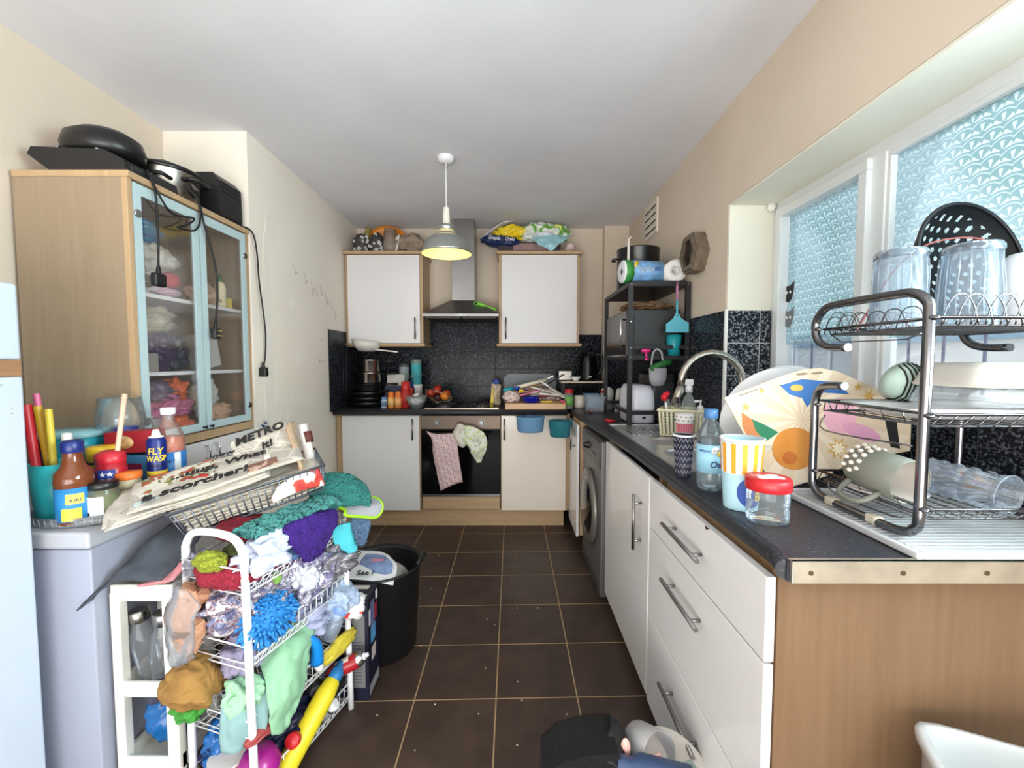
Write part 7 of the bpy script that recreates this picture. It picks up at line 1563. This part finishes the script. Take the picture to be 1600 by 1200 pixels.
t = tthing('spray_trigger', 'blue spray bottle head lying on the third tier', 'spray bottle', (0.01, 0.215, 0.34), (0.3, 1.2, 1.2))
MB().tube([(-0.05, 0, 0.01), (-0.01, 0, 0.02), (0.05, 0, 0.0)], [0.012, 0.022], 12, smooth=4).build('head', M((20, 130, 210), 0.3), t)
MB().cyl(0.013, 0.05, 0.085, 16, T(0, 0, 0, 0, pi / 2)).build('collar', WHITE, t)
t = tthing('detergent_bottle', 'pale bottle with light blue cap on the third tier', 'bottle', (0.0, 0.30, 0.32), (-0.5, 0.2, 0))
MB().lathe([(0, 0), (0.026, 0), (0.028, 0.06), (0.018, 0.085)], 20).build('body', glassy((210, 222, 240), 0.6), t)
MB().lathe([(0.02, 0.083), (0.03, 0.09), (0.024, 0.135), (0, 0.136)], 24).build('cap', M((130, 160, 220), 0.35), t)
# bottom tier (rim .085)
t = tthing('bleach_bottle', 'yellow bottle with blue cap leaning out of the bottom tier', 'bottle', (0.0, 0.10, 0.035), (-1.02, 0.0, -0.03))
MB().lathe([(0, 0), (0.03, 0), (0.033, 0.01), (0.033, 0.21), (0.026, 0.25), (0.016, 0.262)], 26).build('body', M((226, 206, 44), 0.35), t)
MB().lathe([(0.022, 0.255), (0.023, 0.258), (0.023, 0.285), (0.018, 0.288), (0.017, 0.31), (0, 0.312)], 26).build('cap', M((40, 120, 180), 0.35), t)
patch(t, 'paper_label', M((206, 196, 190), 0.5), 0.0335, -2.6, -1.2, 0.05, 0.20)
t = tthing('aerosol_can', 'red and silver aerosol can sticking out of the far end of the trolley', 'aerosol', (0.02, 0.37, 0.185), (0, 1.15, 0.45))
MB().cyl(0.026, -0.07, 0.045, 26, None, 0.003).build('can', M((160, 26, 34), 0.3), t)
MB().lathe([(0.0262, 0.045), (0.025, 0.052), (0.018, 0.062), (0.017, 0.064), (0, 0.064)], 26).build('shoulder', CHROME, t)
MB().cyl(0.012, 0.064, 0.07, 18).cyl(0.007, 0.07, 0.082, 14).build('nozzle', WHITE, t)
patch(t, 'print', M((226, 210, 200), 0.5), 0.0265, -1.8, -0.9, -0.03, 0.02)
t = tthing('red_cap_bottle', 'dark bottle with round red cap in the bottom tier', 'bottle', (0.0, 0.15, 0.10), (0.9, 0.6, 0))
MB().lathe([(0, -0.12), (0.028, -0.12), (0.03, -0.02), (0.02, 0.0)], 22).build('body', M((30, 34, 50), 0.3), t)
MB().lathe([(0.02, 0), (0.022, 0.003), (0.022, 0.022), (0.019, 0.026), (0, 0.027)], 24).build('cap', RED, t)
t = tthing('white_cap_bottle', 'bottle with a flat white cap beside the aerosol can', 'bottle', (0.015, 0.30, 0.09), (-0.3, 0.9, 0))
MB().lathe([(0, -0.1), (0.022, -0.1), (0.022, -0.01)], 20).build('body', M((160, 160, 168), 0.4), t); MB().cyl(0.018, -0.01, 0.015, 22, None, 0.003).build('cap', WHITE, t)
t = tthing('magenta_tub', 'magenta translucent tub with a domed lid in the bottom tier', 'tub', (-0.02, 0.04, 0.03))
MB().lathe([(0, 0), (0.05, 0), (0.056, 0.08), (0.058, 0.084), (0.056, 0.09), (0.04, 0.125), (0, 0.132)], 32).build('body', M((160, 30, 130), 0.25), t)
t = tthing('crisps_tub', 'orange and white printed tub at the near end of the bottom tier', 'tub', (-0.11, 0.02, 0.03))
MB().lathe([(0, 0), (0.045, 0), (0.05, 0.10), (0, 0.102)], 30).build('tub', M((196, 70, 34), 0.4), t); MB().cyl(0.051, 0.1, 0.108, 30).build('lid', M((226, 220, 214), 0.4), t)
text('Ollie', 0.024, M((210, 216, 120), 0.5), t, T(0, 0, 0.06, 0, 0, 0.4), 0.05)
tl('blue_jelly_pack', 'blue packet marked jelly at the back of the bottom tier', 'packet', (-0.17, 0.06, 0.13), (0.05, 0.06, 0.08), M((30, 100, 170), 0.3), 26, 0.15)
text('JELLY', 0.028, M((20, 30, 80), 0.5), bpy.data.objects['blue_jelly_pack'], T(0.0, -0.062, 0.01, 0, -0.7, 0), None)
tl('navy_bag', 'dark navy bag filling the middle of the bottom tier', 'bag', (-0.07, 0.2, 0.09), (0.07, 0.10, 0.06), M((20, 22, 52), 0.4), 27, 0.3)
tl('black_bag', 'black bag at the far end of the bottom tier', 'bag', (-0.07, 0.34, 0.13), (0.07, 0.07, 0.09), M((16, 18, 20), 0.5), 28, 0.3)
tl('red_box_lid', 'dull red packet resting on the near rim of the third tier', 'packet', (0.0, 0.05, 0.235), (0.03, 0.07, 0.022), M((150, 60, 60), 0.5), 29, 0.15)

# ---------------------------------------------------------------- grey wire basket of newspapers
GW = M((104, 108, 116), 0.35, 0.6)
U = Vector((0.345, 0.215, 0.088)); V = Vector((-0.11, 0.17, 0.02)); O = Vector((-0.955, 1.145, 0.845)); UU = U.normalized(); NV = UU.cross(V.normalized()).normalized()
t = thing('wire_basket', 'tilted grey wire basket of newspapers on top of the trolley', 'basket', tuple(O - NV * 0.08))
def bk(u, v, h): return tuple(O + U * u + V * v + NV * h)
b = MB()
b.tube([bk(0, 0, 0), bk(1, 0, 0), bk(1, 1, 0), bk(0, 1, 0)], 0.0042, 8, True).tube([bk(.05, .08, -0.085), bk(.95, .08, -0.085), bk(.95, .92, -0.085), bk(.05, .92, -0.085)], 0.0036, 8, True)
b.build('rims', GW, t, True)
b = MB()
for i in range(20):
    u = 0.03 + 0.94 * i / 19; ub = 0.07 + 0.86 * i / 19
    b.tube([bk(u, 0, 0), bk(ub, .08, -0.085), bk(ub, .92, -0.085), bk(u, 1, 0)], 0.0022, 6)
for i in range(8):
    v = 0.08 + 0.84 * i / 7
    b.tube([bk(0, v, 0), bk(.05, v, -0.085), bk(.95, v, -0.085), bk(1, v, 0)], 0.002, 6)
b.build('wires', GW, t, True)
def news_mat():
    k = N('printed newspaper')
    def brick(sc, w, h, mort, c1, c2, cm):
        br = k.n('ShaderNodeTexBrick', offset=0.35); k.l(k.coord(sc), br.inputs['Vector'])
        for n_, x in (('Scale', 1.0), ('Mortar Size', mort), ('Brick Width', w), ('Row Height', h), ('Color1', c1), ('Color2', c2), ('Mortar', cm)): br.inputs[n_].default_value = x
        return br.outputs['Color']
    art = brick((1, 1, 1), 0.075, 0.05, 0.004, C(150, 142, 132), C(206, 196, 180), C(212, 204, 190))
    lines = brick((1, 1, 1), 0.02, 0.0042, 0.0012, C(128, 122, 116), C(160, 154, 146), C(212, 204, 190))
    k.l(k.mix(0.5, art, lines), k.b.inputs['Base Color']); k.set(Roughness=0.85); return k.m
NEWS = news_mat(); NEWSP = M((196, 188, 174), 0.85, var=.06, bscale=20)
labs = ['lowest newspaper folded in the bottom of the grey wire basket', 'second newspaper up in the grey wire basket', 'middle newspaper in the grey wire basket, its edges fanned', 'folded newspaper just below the headline pages in the wire basket', 'newspaper sticking out to the left over the freezer lid', 'top newspaper with the large scorcher headline']
for i in range(6):
    u0, u1 = [0.08, 0.06, 0.03, 0.02, -0.32, -0.18][i], [0.94, 0.95, 0.93, 0.96, 0.62, 0.86][i]; h = [-0.078, -0.06, -0.04, -0.02, 0.0, 0.02][i]; sl = 0.0 + (0.02 if i > 3 else 0)
    rows = []
    for a in range(4):
        u = u0 + (u1 - u0) * a / 3; rows.append([bk(u, 0.10 + 0.27 * c_, h + (0.006 * ((a + c_ + i) % 2)) + (0.012 * max(0, u) if i > 3 else 0) + (0.035 * (c_ / 3) if i > 3 else 0)) for c_ in range(4)])
    for ply in range(3):
        pass
    o = thing('newspaper', labs[i], 'newspaper', bk(0.5, 0.5, h), group=None)
    for ply in range(4 if i < 4 else 3):
        rr = [[tuple(Vector(p) + NV * (0.004 * ply) + U * (0.012 * ((ply * 7 + i) % 3 - 1)) + V * (0.03 * ((ply * 5 + i) % 3 - 1))) for p in r] for r in rows]
        MB().sheet(rr, 0.0014, 7, 0.004, 9, i * 4 + ply).build('page', NEWS if (ply + i) % 3 else NEWSP, o, True)
    if i == 5:
        def on_page(s_, size, u, v, rot=0.0):
            Z_ = (NV + V.normalized() * -0.12).normalized(); X_ = (U.normalized()); Y_ = Z_.cross(X_).normalized()
            m = Matrix(((X_.x, -Z_.x, Y_.x, 0), (X_.y, -Z_.y, Y_.y, 0), (X_.z, -Z_.z, Y_.z, 0), (0, 0, 0, 1)))
            p = Vector(bk(u, v, 0.05 + 0.012 * u + 0.035 * v - 0.005)) - Vector(o.location)
            text(s_, size, INK, o, Matrix.Translation(p) @ m, None, shear=0.12, ext=0.001, bold=0.03)
        def pic(u0, u1, v0, v1, m_, name='printed_picture'):
            hh = lambda u, v: 0.0325 + 0.012 * max(0, u) + 0.035 * (v - 0.10) / 0.81
            MB().sheet([[bk(u0 + (u1 - u0) * a / 3, v0 + (v1 - v0) * c_ / 3, hh(u0 + (u1 - u0) * a / 3, v0 + (v1 - v0) * c_ / 3)) for c_ in range(4)] for a in range(4)], 0.006, 4).build(name, m_, o, True)
        pic(-0.14, 0.30, 0.40, 0.84, blotch_mat((206, 200, 186), [(150, 140, 90), (90, 100, 60), (190, 60, 50)], 30, 0.5, 0.8))
        pic(-0.10, 0.28, 0.86, 0.885, M((180, 60, 50), 0.8), 'red_rule')
        pic(0.50, 0.70, 0.13, 0.34, blotch_mat((130, 90, 76), [(84, 50, 44), (190, 160, 140)], 26, 0.5, 0.8))
        pic(-0.16, -0.02, 0.12, 0.30, blotch_mat((190, 200, 196), [(140, 160, 150), (90, 100, 104)], 30, 0.5, 0.8))
        pic(0.62, 0.66, 0.38, 0.82, M((214, 208, 196), 0.8), 'folded_corner')
        on_page('a scorcher!', 0.056, 0.20, 0.20); on_page('...uup, What', 0.05, 0.34, 0.55); on_page('now', 0.034, 0.36, 0.86)
    if i == 4: pass
# upright folded front page at the far end of the basket
o = thing('newspaper', 'newspaper with its masthead showing, propped up at the right end of the wire basket', 'newspaper', bk(0.75, 0.7, 0.05))
MB().sheet([[bk(0.42, 0.55, 0.035), bk(0.62, 0.5, 0.04), bk(0.84, 0.45, 0.045)], [bk(0.42, 0.9, 0.075), bk(0.62, 0.9, 0.085), bk(0.84, 0.85, 0.095)], [bk(0.42, 1.05, 0.10), bk(0.62, 1.1, 0.115), bk(0.84, 1.05, 0.125)]], 0.004, 8, 0.003, 9, 31).build('page', NEWS, o, True)
MB().sheet([[bk(0.83, 0.1, -0.03), bk(0.86, 0.4, -0.02), bk(0.88, 0.8, -0.01)], [bk(0.84, 0.3, 0.04), bk(0.87, 0.5, 0.05), bk(0.88, 0.85, 0.06)], [bk(0.82, 0.75, 0.12), bk(0.86, 0.85, 0.125), bk(0.89, 1.0, 0.12)]], 0.008, 8, 0.006, 14, 32).build('rolled_page', M((176, 150, 122), 0.85, var=.2, bscale=25), o, True)
p1, p2 = Vector(bk(0.42, 1.0, 0.093)), Vector(bk(0.84, 1.0, 0.117)); X_ = (p2 - p1).normalized(); Yv = (Vector(bk(0.62, 1.1, 0.115)) - Vector(bk(0.62, 0.5, 0.04))).normalized(); Z_ = X_.cross(Yv).normalized(); Yv = Z_.cross(X_)
mm = Matrix(((X_.x, -Z_.x, Yv.x, 0), (X_.y, -Z_.y, Yv.y, 0), (X_.z, -Z_.z, Yv.z, 0), (0, 0, 0, 1)))
text('METRO', 0.046, INK, o, Matrix.Translation(Vector(bk(0.63, 0.98, 0.108)) - Vector(o.location)) @ mm, None, shear=0.15, ext=0.0012, bold=0.03)
text('it!', 0.042, INK, o, Matrix.Translation(Vector(bk(0.66, 0.72, 0.08)) - Vector(o.location)) @ mm, None, shear=0.15, ext=0.0012, bold=0.03)
o = thing('magazine', 'rolled magazine with a dark maroon end at the right end of the wire basket', 'magazine', bk(0.93, 0.8, 0.0))
MB().tube([bk(0.93, 0.6, -0.05), bk(0.94, 0.85, 0.06), bk(0.95, 0.95, 0.10)], 0.017, 12).build('roll', M((206, 200, 196), 0.6), o, True)
MB().tube([bk(0.955, 0.8, 0.04), bk(0.96, 0.88, 0.075)], 0.0185, 12).build('maroon_print', M((90, 40, 34), 0.6), o, True)
tag(MB().sheet([[bk(0.6, 0.02, -0.07), bk(0.8, 0.02, -0.06), bk(0.97, 0.05, -0.07)], [bk(0.6, 0.0, -0.05), bk(0.8, 0.01, -0.03), bk(0.96, 0.02, -0.02)], [bk(0.66, 0.03, -0.02), bk(0.82, 0.03, 0.0), bk(0.96, 0.06, 0.0)]], 0.003, 8, 0.004, 14, 34).build('leaflet', blotch_mat((226, 220, 214), [(190, 80, 60), (170, 50, 44)], 10, 0.5, 0.6)), 'red and white leaflet pressed to the front wires of the grey basket', 'leaflet')

# ---------------------------------------------------------------- black bin of papers and navy carton behind the trolley
t = thing('rubber_tub', 'large black rubber tub of waste paper on the floor behind the trolley', 'tub', (-0.585, 1.83, 0))
MB().lathe([(0, 0.0), (0.145, 0), (0.152, 0.01), (0.175, 0.37), (0.182, 0.38), (0.178, 0.388), (0.17, 0.37), (0.146, 0.015), (0, 0.012)], 44).build('tub', M((13, 13, 15), 0.5), t)
MB().tube([(0.165, 0.045, 0.38), (0.19, 0.05, 0.40), (0.185, 0.01, 0.402), (0.17, -0.03, 0.385)], 0.01, 8, smooth=3).build('handle', M((13, 13, 15), 0.5), t)
tag(MB().blob((0, 0, 0), 0.14, 0.14, 0.12, 0.12, 2, 5, 4).build('waste_paper', M((176, 172, 168), 0.8, var=.3, bscale=20)), 'heap of pale waste paper filling the black tub', 'paper').location = (-0.585, 1.82, 0.255)
o = thing('newspaper', 'newspaper with blue picture and sideways masthead lying in the black tub', 'newspaper', (-0.60, 1.76, 0.39))
MB().sheet([[(-0.13, -0.10, 0.01), (0.0, -0.10, 0.0), (0.12, -0.10, -0.02)], [(-0.12, 0.0, 0.03), (0.0, 0.0, 0.025), (0.11, 0.0, 0.01)], [(-0.11, 0.09, 0.035), (0.0, 0.09, 0.03), (0.05, 0.08, 0.02)]], 0.003, 9, 0.003, 9, 3).build('page', M((222, 222, 224), 0.8), o)
MB().sheet([[(-0.045, -0.06, 0.010), (0.03, -0.06, 0.008), (0.10, -0.06, -0.004)], [(-0.045, 0.0, 0.031), (0.03, 0.0, 0.03), (0.09, 0.0, 0.018)], [(-0.04, 0.055, 0.037), (0.0, 0.055, 0.035), (0.04, 0.05, 0.032)]], 0.001, 8, 0.001, 9, 3).build('blue_picture', M((120, 140, 178), 0.7, var=.4, bscale=30), o)
text('METRO', 0.042, INK, o, T(-0.072, -0.012, 0.037, radians(-80), 0, 0) @ Matrix.Rotation(radians(-90), 4, 'Y'), None, ext=0.001)
text('See i', 0.036, INK, o, T(0.0, -0.078, 0.018, radians(-72), 0, 0), None, ext=0.001)
MB().box(0.0, 0.05, -0.005, 0.012, 0.032, 0.034).build('pink_flash', M((216, 130, 150), 0.6), o)
t = thing('navy_carton', 'tall navy cardboard box with grey label panel behind the trolley', 'box', (-0.60, 1.57, 0))
NB = M((16, 18, 42), 0.45)
MB().box(-0.70, -0.535, 1.52, 1.64, 0.0, 0.386, 0.002).build('carton', NB, t, True)
MB().box(-0.625, -0.548, 1.5188, 1.52, 0.05, 0.33).build('grey_panel', M((112, 112, 114), 0.6), t, True)
b = MB()
for i in range(14): b.box(-0.615, -0.56, 1.518, 1.5189, 0.07 + i * 0.013, 0.072 + i * 0.013)
b.build('small_print', M((70, 70, 72), 0.7), t, True)
MB().box(-0.612, -0.592, 1.518, 1.5189, 0.27, 0.30).build('code_block', M((30, 30, 34), 0.7), t, True)
wl = MB().box(-0.66, -0.55, 1.527, 1.56, 0.386, 0.3868).box(-0.66, -0.56, 1.60, 1.625, 0.386, 0.3868).build('white_labels', M((214, 212, 200), 0.6), t, True)
b = MB(); rn = random.Random(1); x = -0.65
while x < -0.56: w = rn.choice((0.0012, 0.002, 0.003)); b.box(x, x + w, 1.53, 1.555, 0.3868, 0.3872); x += w + 0.0018
b.build('barcode', INK, t, True)
for (y0, y1, z0, z1, m_) in ((1.53, 1.545, 0.28, 0.34, (206, 206, 210)), (1.55, 1.60, 0.20, 0.26, (80, 150, 200)), (1.555, 1.60, 0.13, 0.18, (200, 186, 180)), (1.585, 1.62, 0.27, 0.33, (150, 40, 50)), (1.53, 1.635, 0.012, 0.05, (150, 150, 156)), (1.61, 1.63, 0.34, 0.375, (220, 220, 226))):
    MB().box(-0.535, -0.5342, y0, y1, z0, z1).build('print_patch', M(m_, 0.6), t, True)
for i, y in enumerate((1.552, 1.566, 1.58)): MB().box(-0.535, -0.5343, y, y + 0.006, 0.25, 0.36).build('print_line', M((120, 124, 170), 0.6), t, True)

# ---------------------------------------------------------------- things at the near edge of the floor
t = thing('storage_crate', 'dark crate on the floor under the pile by the drawers', 'crate', (0.33, 1.02, 0))
b = MB().box(0.21, 0.45, 0.90, 1.13, 0, 0.012)
for (x0, x1, y0, y1) in ((0.21, 0.222, 0.90, 1.13), (0.438, 0.45, 0.90, 1.13), (0.222, 0.438, 0.90, 0.912), (0.222, 0.438, 1.118, 1.13)): b.box(x0, x1, y0, y1, 0.012, 0.22)
b.build('crate', M((40, 40, 44), 0.6), t, True)
t = thing('black_tote', 'black fabric bag slumped at the bottom of the picture', 'bag', (0.165, 1.02, 0.0))
MB().prism([(-0.095, 0.0), (0.10, 0.0), (0.105, 0.30), (0.09, 0.335), (0.02, 0.33), (-0.05, 0.31), (-0.09, 0.27)], -0.06, 0.07, 'y', bev=0.02).build('bag_body', fluffy((11, 11, 12), 200, .5), t)
MB().sheet([[(0.05, -0.05, 0.31), (0.08, 0.0, 0.34), (0.09, 0.05, 0.34)], [(0.09, -0.07, 0.29), (0.115, 0.0, 0.31), (0.12, 0.05, 0.31)], [(0.10, -0.08, 0.22), (0.125, 0.0, 0.22), (0.13, 0.05, 0.22)]], 0.006, 8, 0.012, 22, 4).build('flap', RUBBER, t)
t = thing('clear_beaker', 'frosted plastic beaker lying in the pile by the drawers', 'beaker', (0.345, 1.03, 0.285), (radians(72), 0, radians(28)))
MB().lathe([(0, -0.045), (0.042, -0.045), (0.047, -0.035), (0.052, 0.045), (0.05, 0.045), (0.044, -0.035), (0, -0.04)], 34).build('beaker', glassy((222, 222, 224), 0.9, 0.2), t)
t = thing('plastic_plate', 'large off-white round plate tilted beside the frosted beaker', 'plate', (0.395, 0.99, 0.25), (radians(18), radians(14), 0))
MB().lathe([(0, 0), (0.085, 0), (0.098, 0.006), (0.1, 0.016), (0.096, 0.018), (0.083, 0.006), (0, 0.006)], 40).build('dish', M((206, 200, 192), 0.4), t)
t = thing('grey_pouch', 'grey-green pouch with white lettering on the off-white plate', 'pouch', (0.415, 0.965, 0.277), (radians(20), radians(14), 0.5))
MB().box(-0.045, 0.045, -0.022, 0.022, 0, 0.008, 0.003).build('pouch', M((140, 156, 148), 0.4), t)
MB().box(-0.032, 0.012, -0.004, 0.004, 0.0082, 0.0088).build('lettering_strip', M((210, 212, 206), 0.5), t)
t = thing('blue_flask', 'slate-blue bottle with open neck at the bottom of the picture', 'bottle', (0.272, 0.965, 0.298), (0, radians(96), radians(-12)))
MB().lathe([(0.022, -0.02), (0.024, -0.018), (0.022, 0.0), (0.022, 0.01), (0.036, 0.035), (0.038, 0.15), (0, 0.152)], 30).lathe([(0.0205, -0.019), (0.019, 0.03), (0, 0.032)], 24).build('body', M((50, 70, 106), 0.35), t)
for i, (x, y, z, a, l_) in enumerate(((0.283, 1.0, 0.305, -0.05, 'left'), (0.322, 0.985, 0.29, 0.5, 'right'))):
    t = thing('pink_spatula', f'{l_} of two pale pink rounded handles in the pile by the drawers', 'handle', (x, y, z - 0.04), (0.1, a, 0))
    MB().ell((0, 0, 0.05), 0.013, 0.008, 0.03, 14).tube([(0, 0, -0.02), (0, 0, 0.04)], 0.006, 8).build('paddle', M((226, 176, 166), 0.4), t)
t = thing('storage_box', 'white plastic storage box with a raised rim by the end panel', 'box', (0.85, 0.60, 0), (0, 0, radians(-26)))
b = MB()
SW = M((196, 196, 196), 0.45)
b.lathe([(0, 0), (0.135, 0), (0.145, 0.01), (0.155, 0.585), (0.165, 0.59), (0.165, 0.604), (0.15, 0.604), (0.14, 0.02), (0, 0.016)], 48, sq=0.9, sy=0.62); b.build('box_body', SW, t)
tag(MB().blob((0, 0, 0), 0.10, 0.06, 0.05, 0.25, 2.5, 6, 4).build('stained_cloth', M((186, 176, 160), 0.85, var=.45, bscale=26)), 'pale stained cloth inside the white storage box', 'cloth').location = (0.85, 0.60, 0.56)
rn = random.Random(9); b = MB()
for i in range(26):
    x, y = rn.uniform(-0.5, 0.4), rn.uniform(1.3, 3.1); b.blob((x, y, 0.002), rn.uniform(.002, .005), rn.uniform(.002, .004), 0.002, 0.2, 2, i, 1)
tag(b.build('floor_crumbs', M((200, 190, 170), 0.9)), 'scattered pale crumbs on the dark tiled floor', 'crumbs', kind='stuff')

t = thing('patterned_pouch', 'blue and white patterned cloth hanging on the wall beside the display cabinet', 'cloth', (-1.335, 2.26, 0.93))
MB().sheet([[(0.003, -0.035, 0.0), (0.006, 0.0, 0.02), (0.003, 0.03, 0.0)], [(0.006, -0.045, -0.10), (0.02, 0.0, -0.10), (0.006, 0.05, -0.10)], [(0.006, -0.05, -0.20), (0.02, 0.0, -0.21), (0.006, 0.055, -0.20)]], 0.004, 7, 0.003, 18, 3).build('cloth', blotch_mat((206, 206, 212), [(40, 60, 110), (30, 40, 80)], 34, 0.5, 0.8), t)
MB().tube([(0.0, 0, 0.03), (0.012, 0, 0.03), (0.012, 0, 0.015)], 0.002, 6).build('hook', CHROME, t)

# ---------------------------------------------------------------- repeats share a group phrase
GROUPS = {'frying_pan': 'black frying pans in the left corner', 'saucepan': 'saucepans stacked in the left corner', 'spice_jar': 'spice jars left of the hob', 'canister': 'canisters behind the spice jars',
    'tin': 'tins on the canisters', 'platter': 'white platters by the window', 'crumpled_wrapper': 'wrappers in the glass bowl', 'crumpled_bag': 'crumpled bags under the utensils', 'apple': 'fruit in the wire basket',
    'clothes_bag': 'bags of clothing on the wire trolley', 'crimson_mop_cloth': 'crimson cloths on the wire trolley', 'mint_cloth': 'mint cloths on the wire trolley', 'teal_towel': 'teal towels on the wire trolley',
    'cat_sticker': 'cat stickers on the window', 'wall_cabinet': 'wall cabinets either side of the hood', 'base_cabinet': 'white base cabinets', 'power_cable': 'cables hanging from the display cabinet top',
    'white_bottle': 'slim white bottles behind the rack', 'hanging_tub': 'tubs hung on the cabinet doors', 'patterned_bag': 'flowered bags on the left wall cabinet', 'pink_spatula': 'pink handles in the floor pile', 'worktop': 'charcoal worktops'}
for o in col.objects:
    if o.parent is None and 'label' in o and 'group' not in o:
        base = o.name.split('.')[0]
        if base == 'newspaper' and 'tub' not in o['label']: o['group'] = 'newspapers in the grey wire basket'
        elif base == 'drinking_glass' and 'top tier' in o['label']: o['group'] = 'upturned tumblers on the dish rack'
        elif o['category'] in ('bag', 'packet') and -1.6 < o.location.x < -1.36 and 1.5 < o.location.y < 2.2 and o.location.z > 0.95: o['group'] = 'bags behind the display cabinet glass'
        elif base == 'tin' and o.location.x < -1.2: pass
        elif base in GROUPS: o['group'] = GROUPS[base]
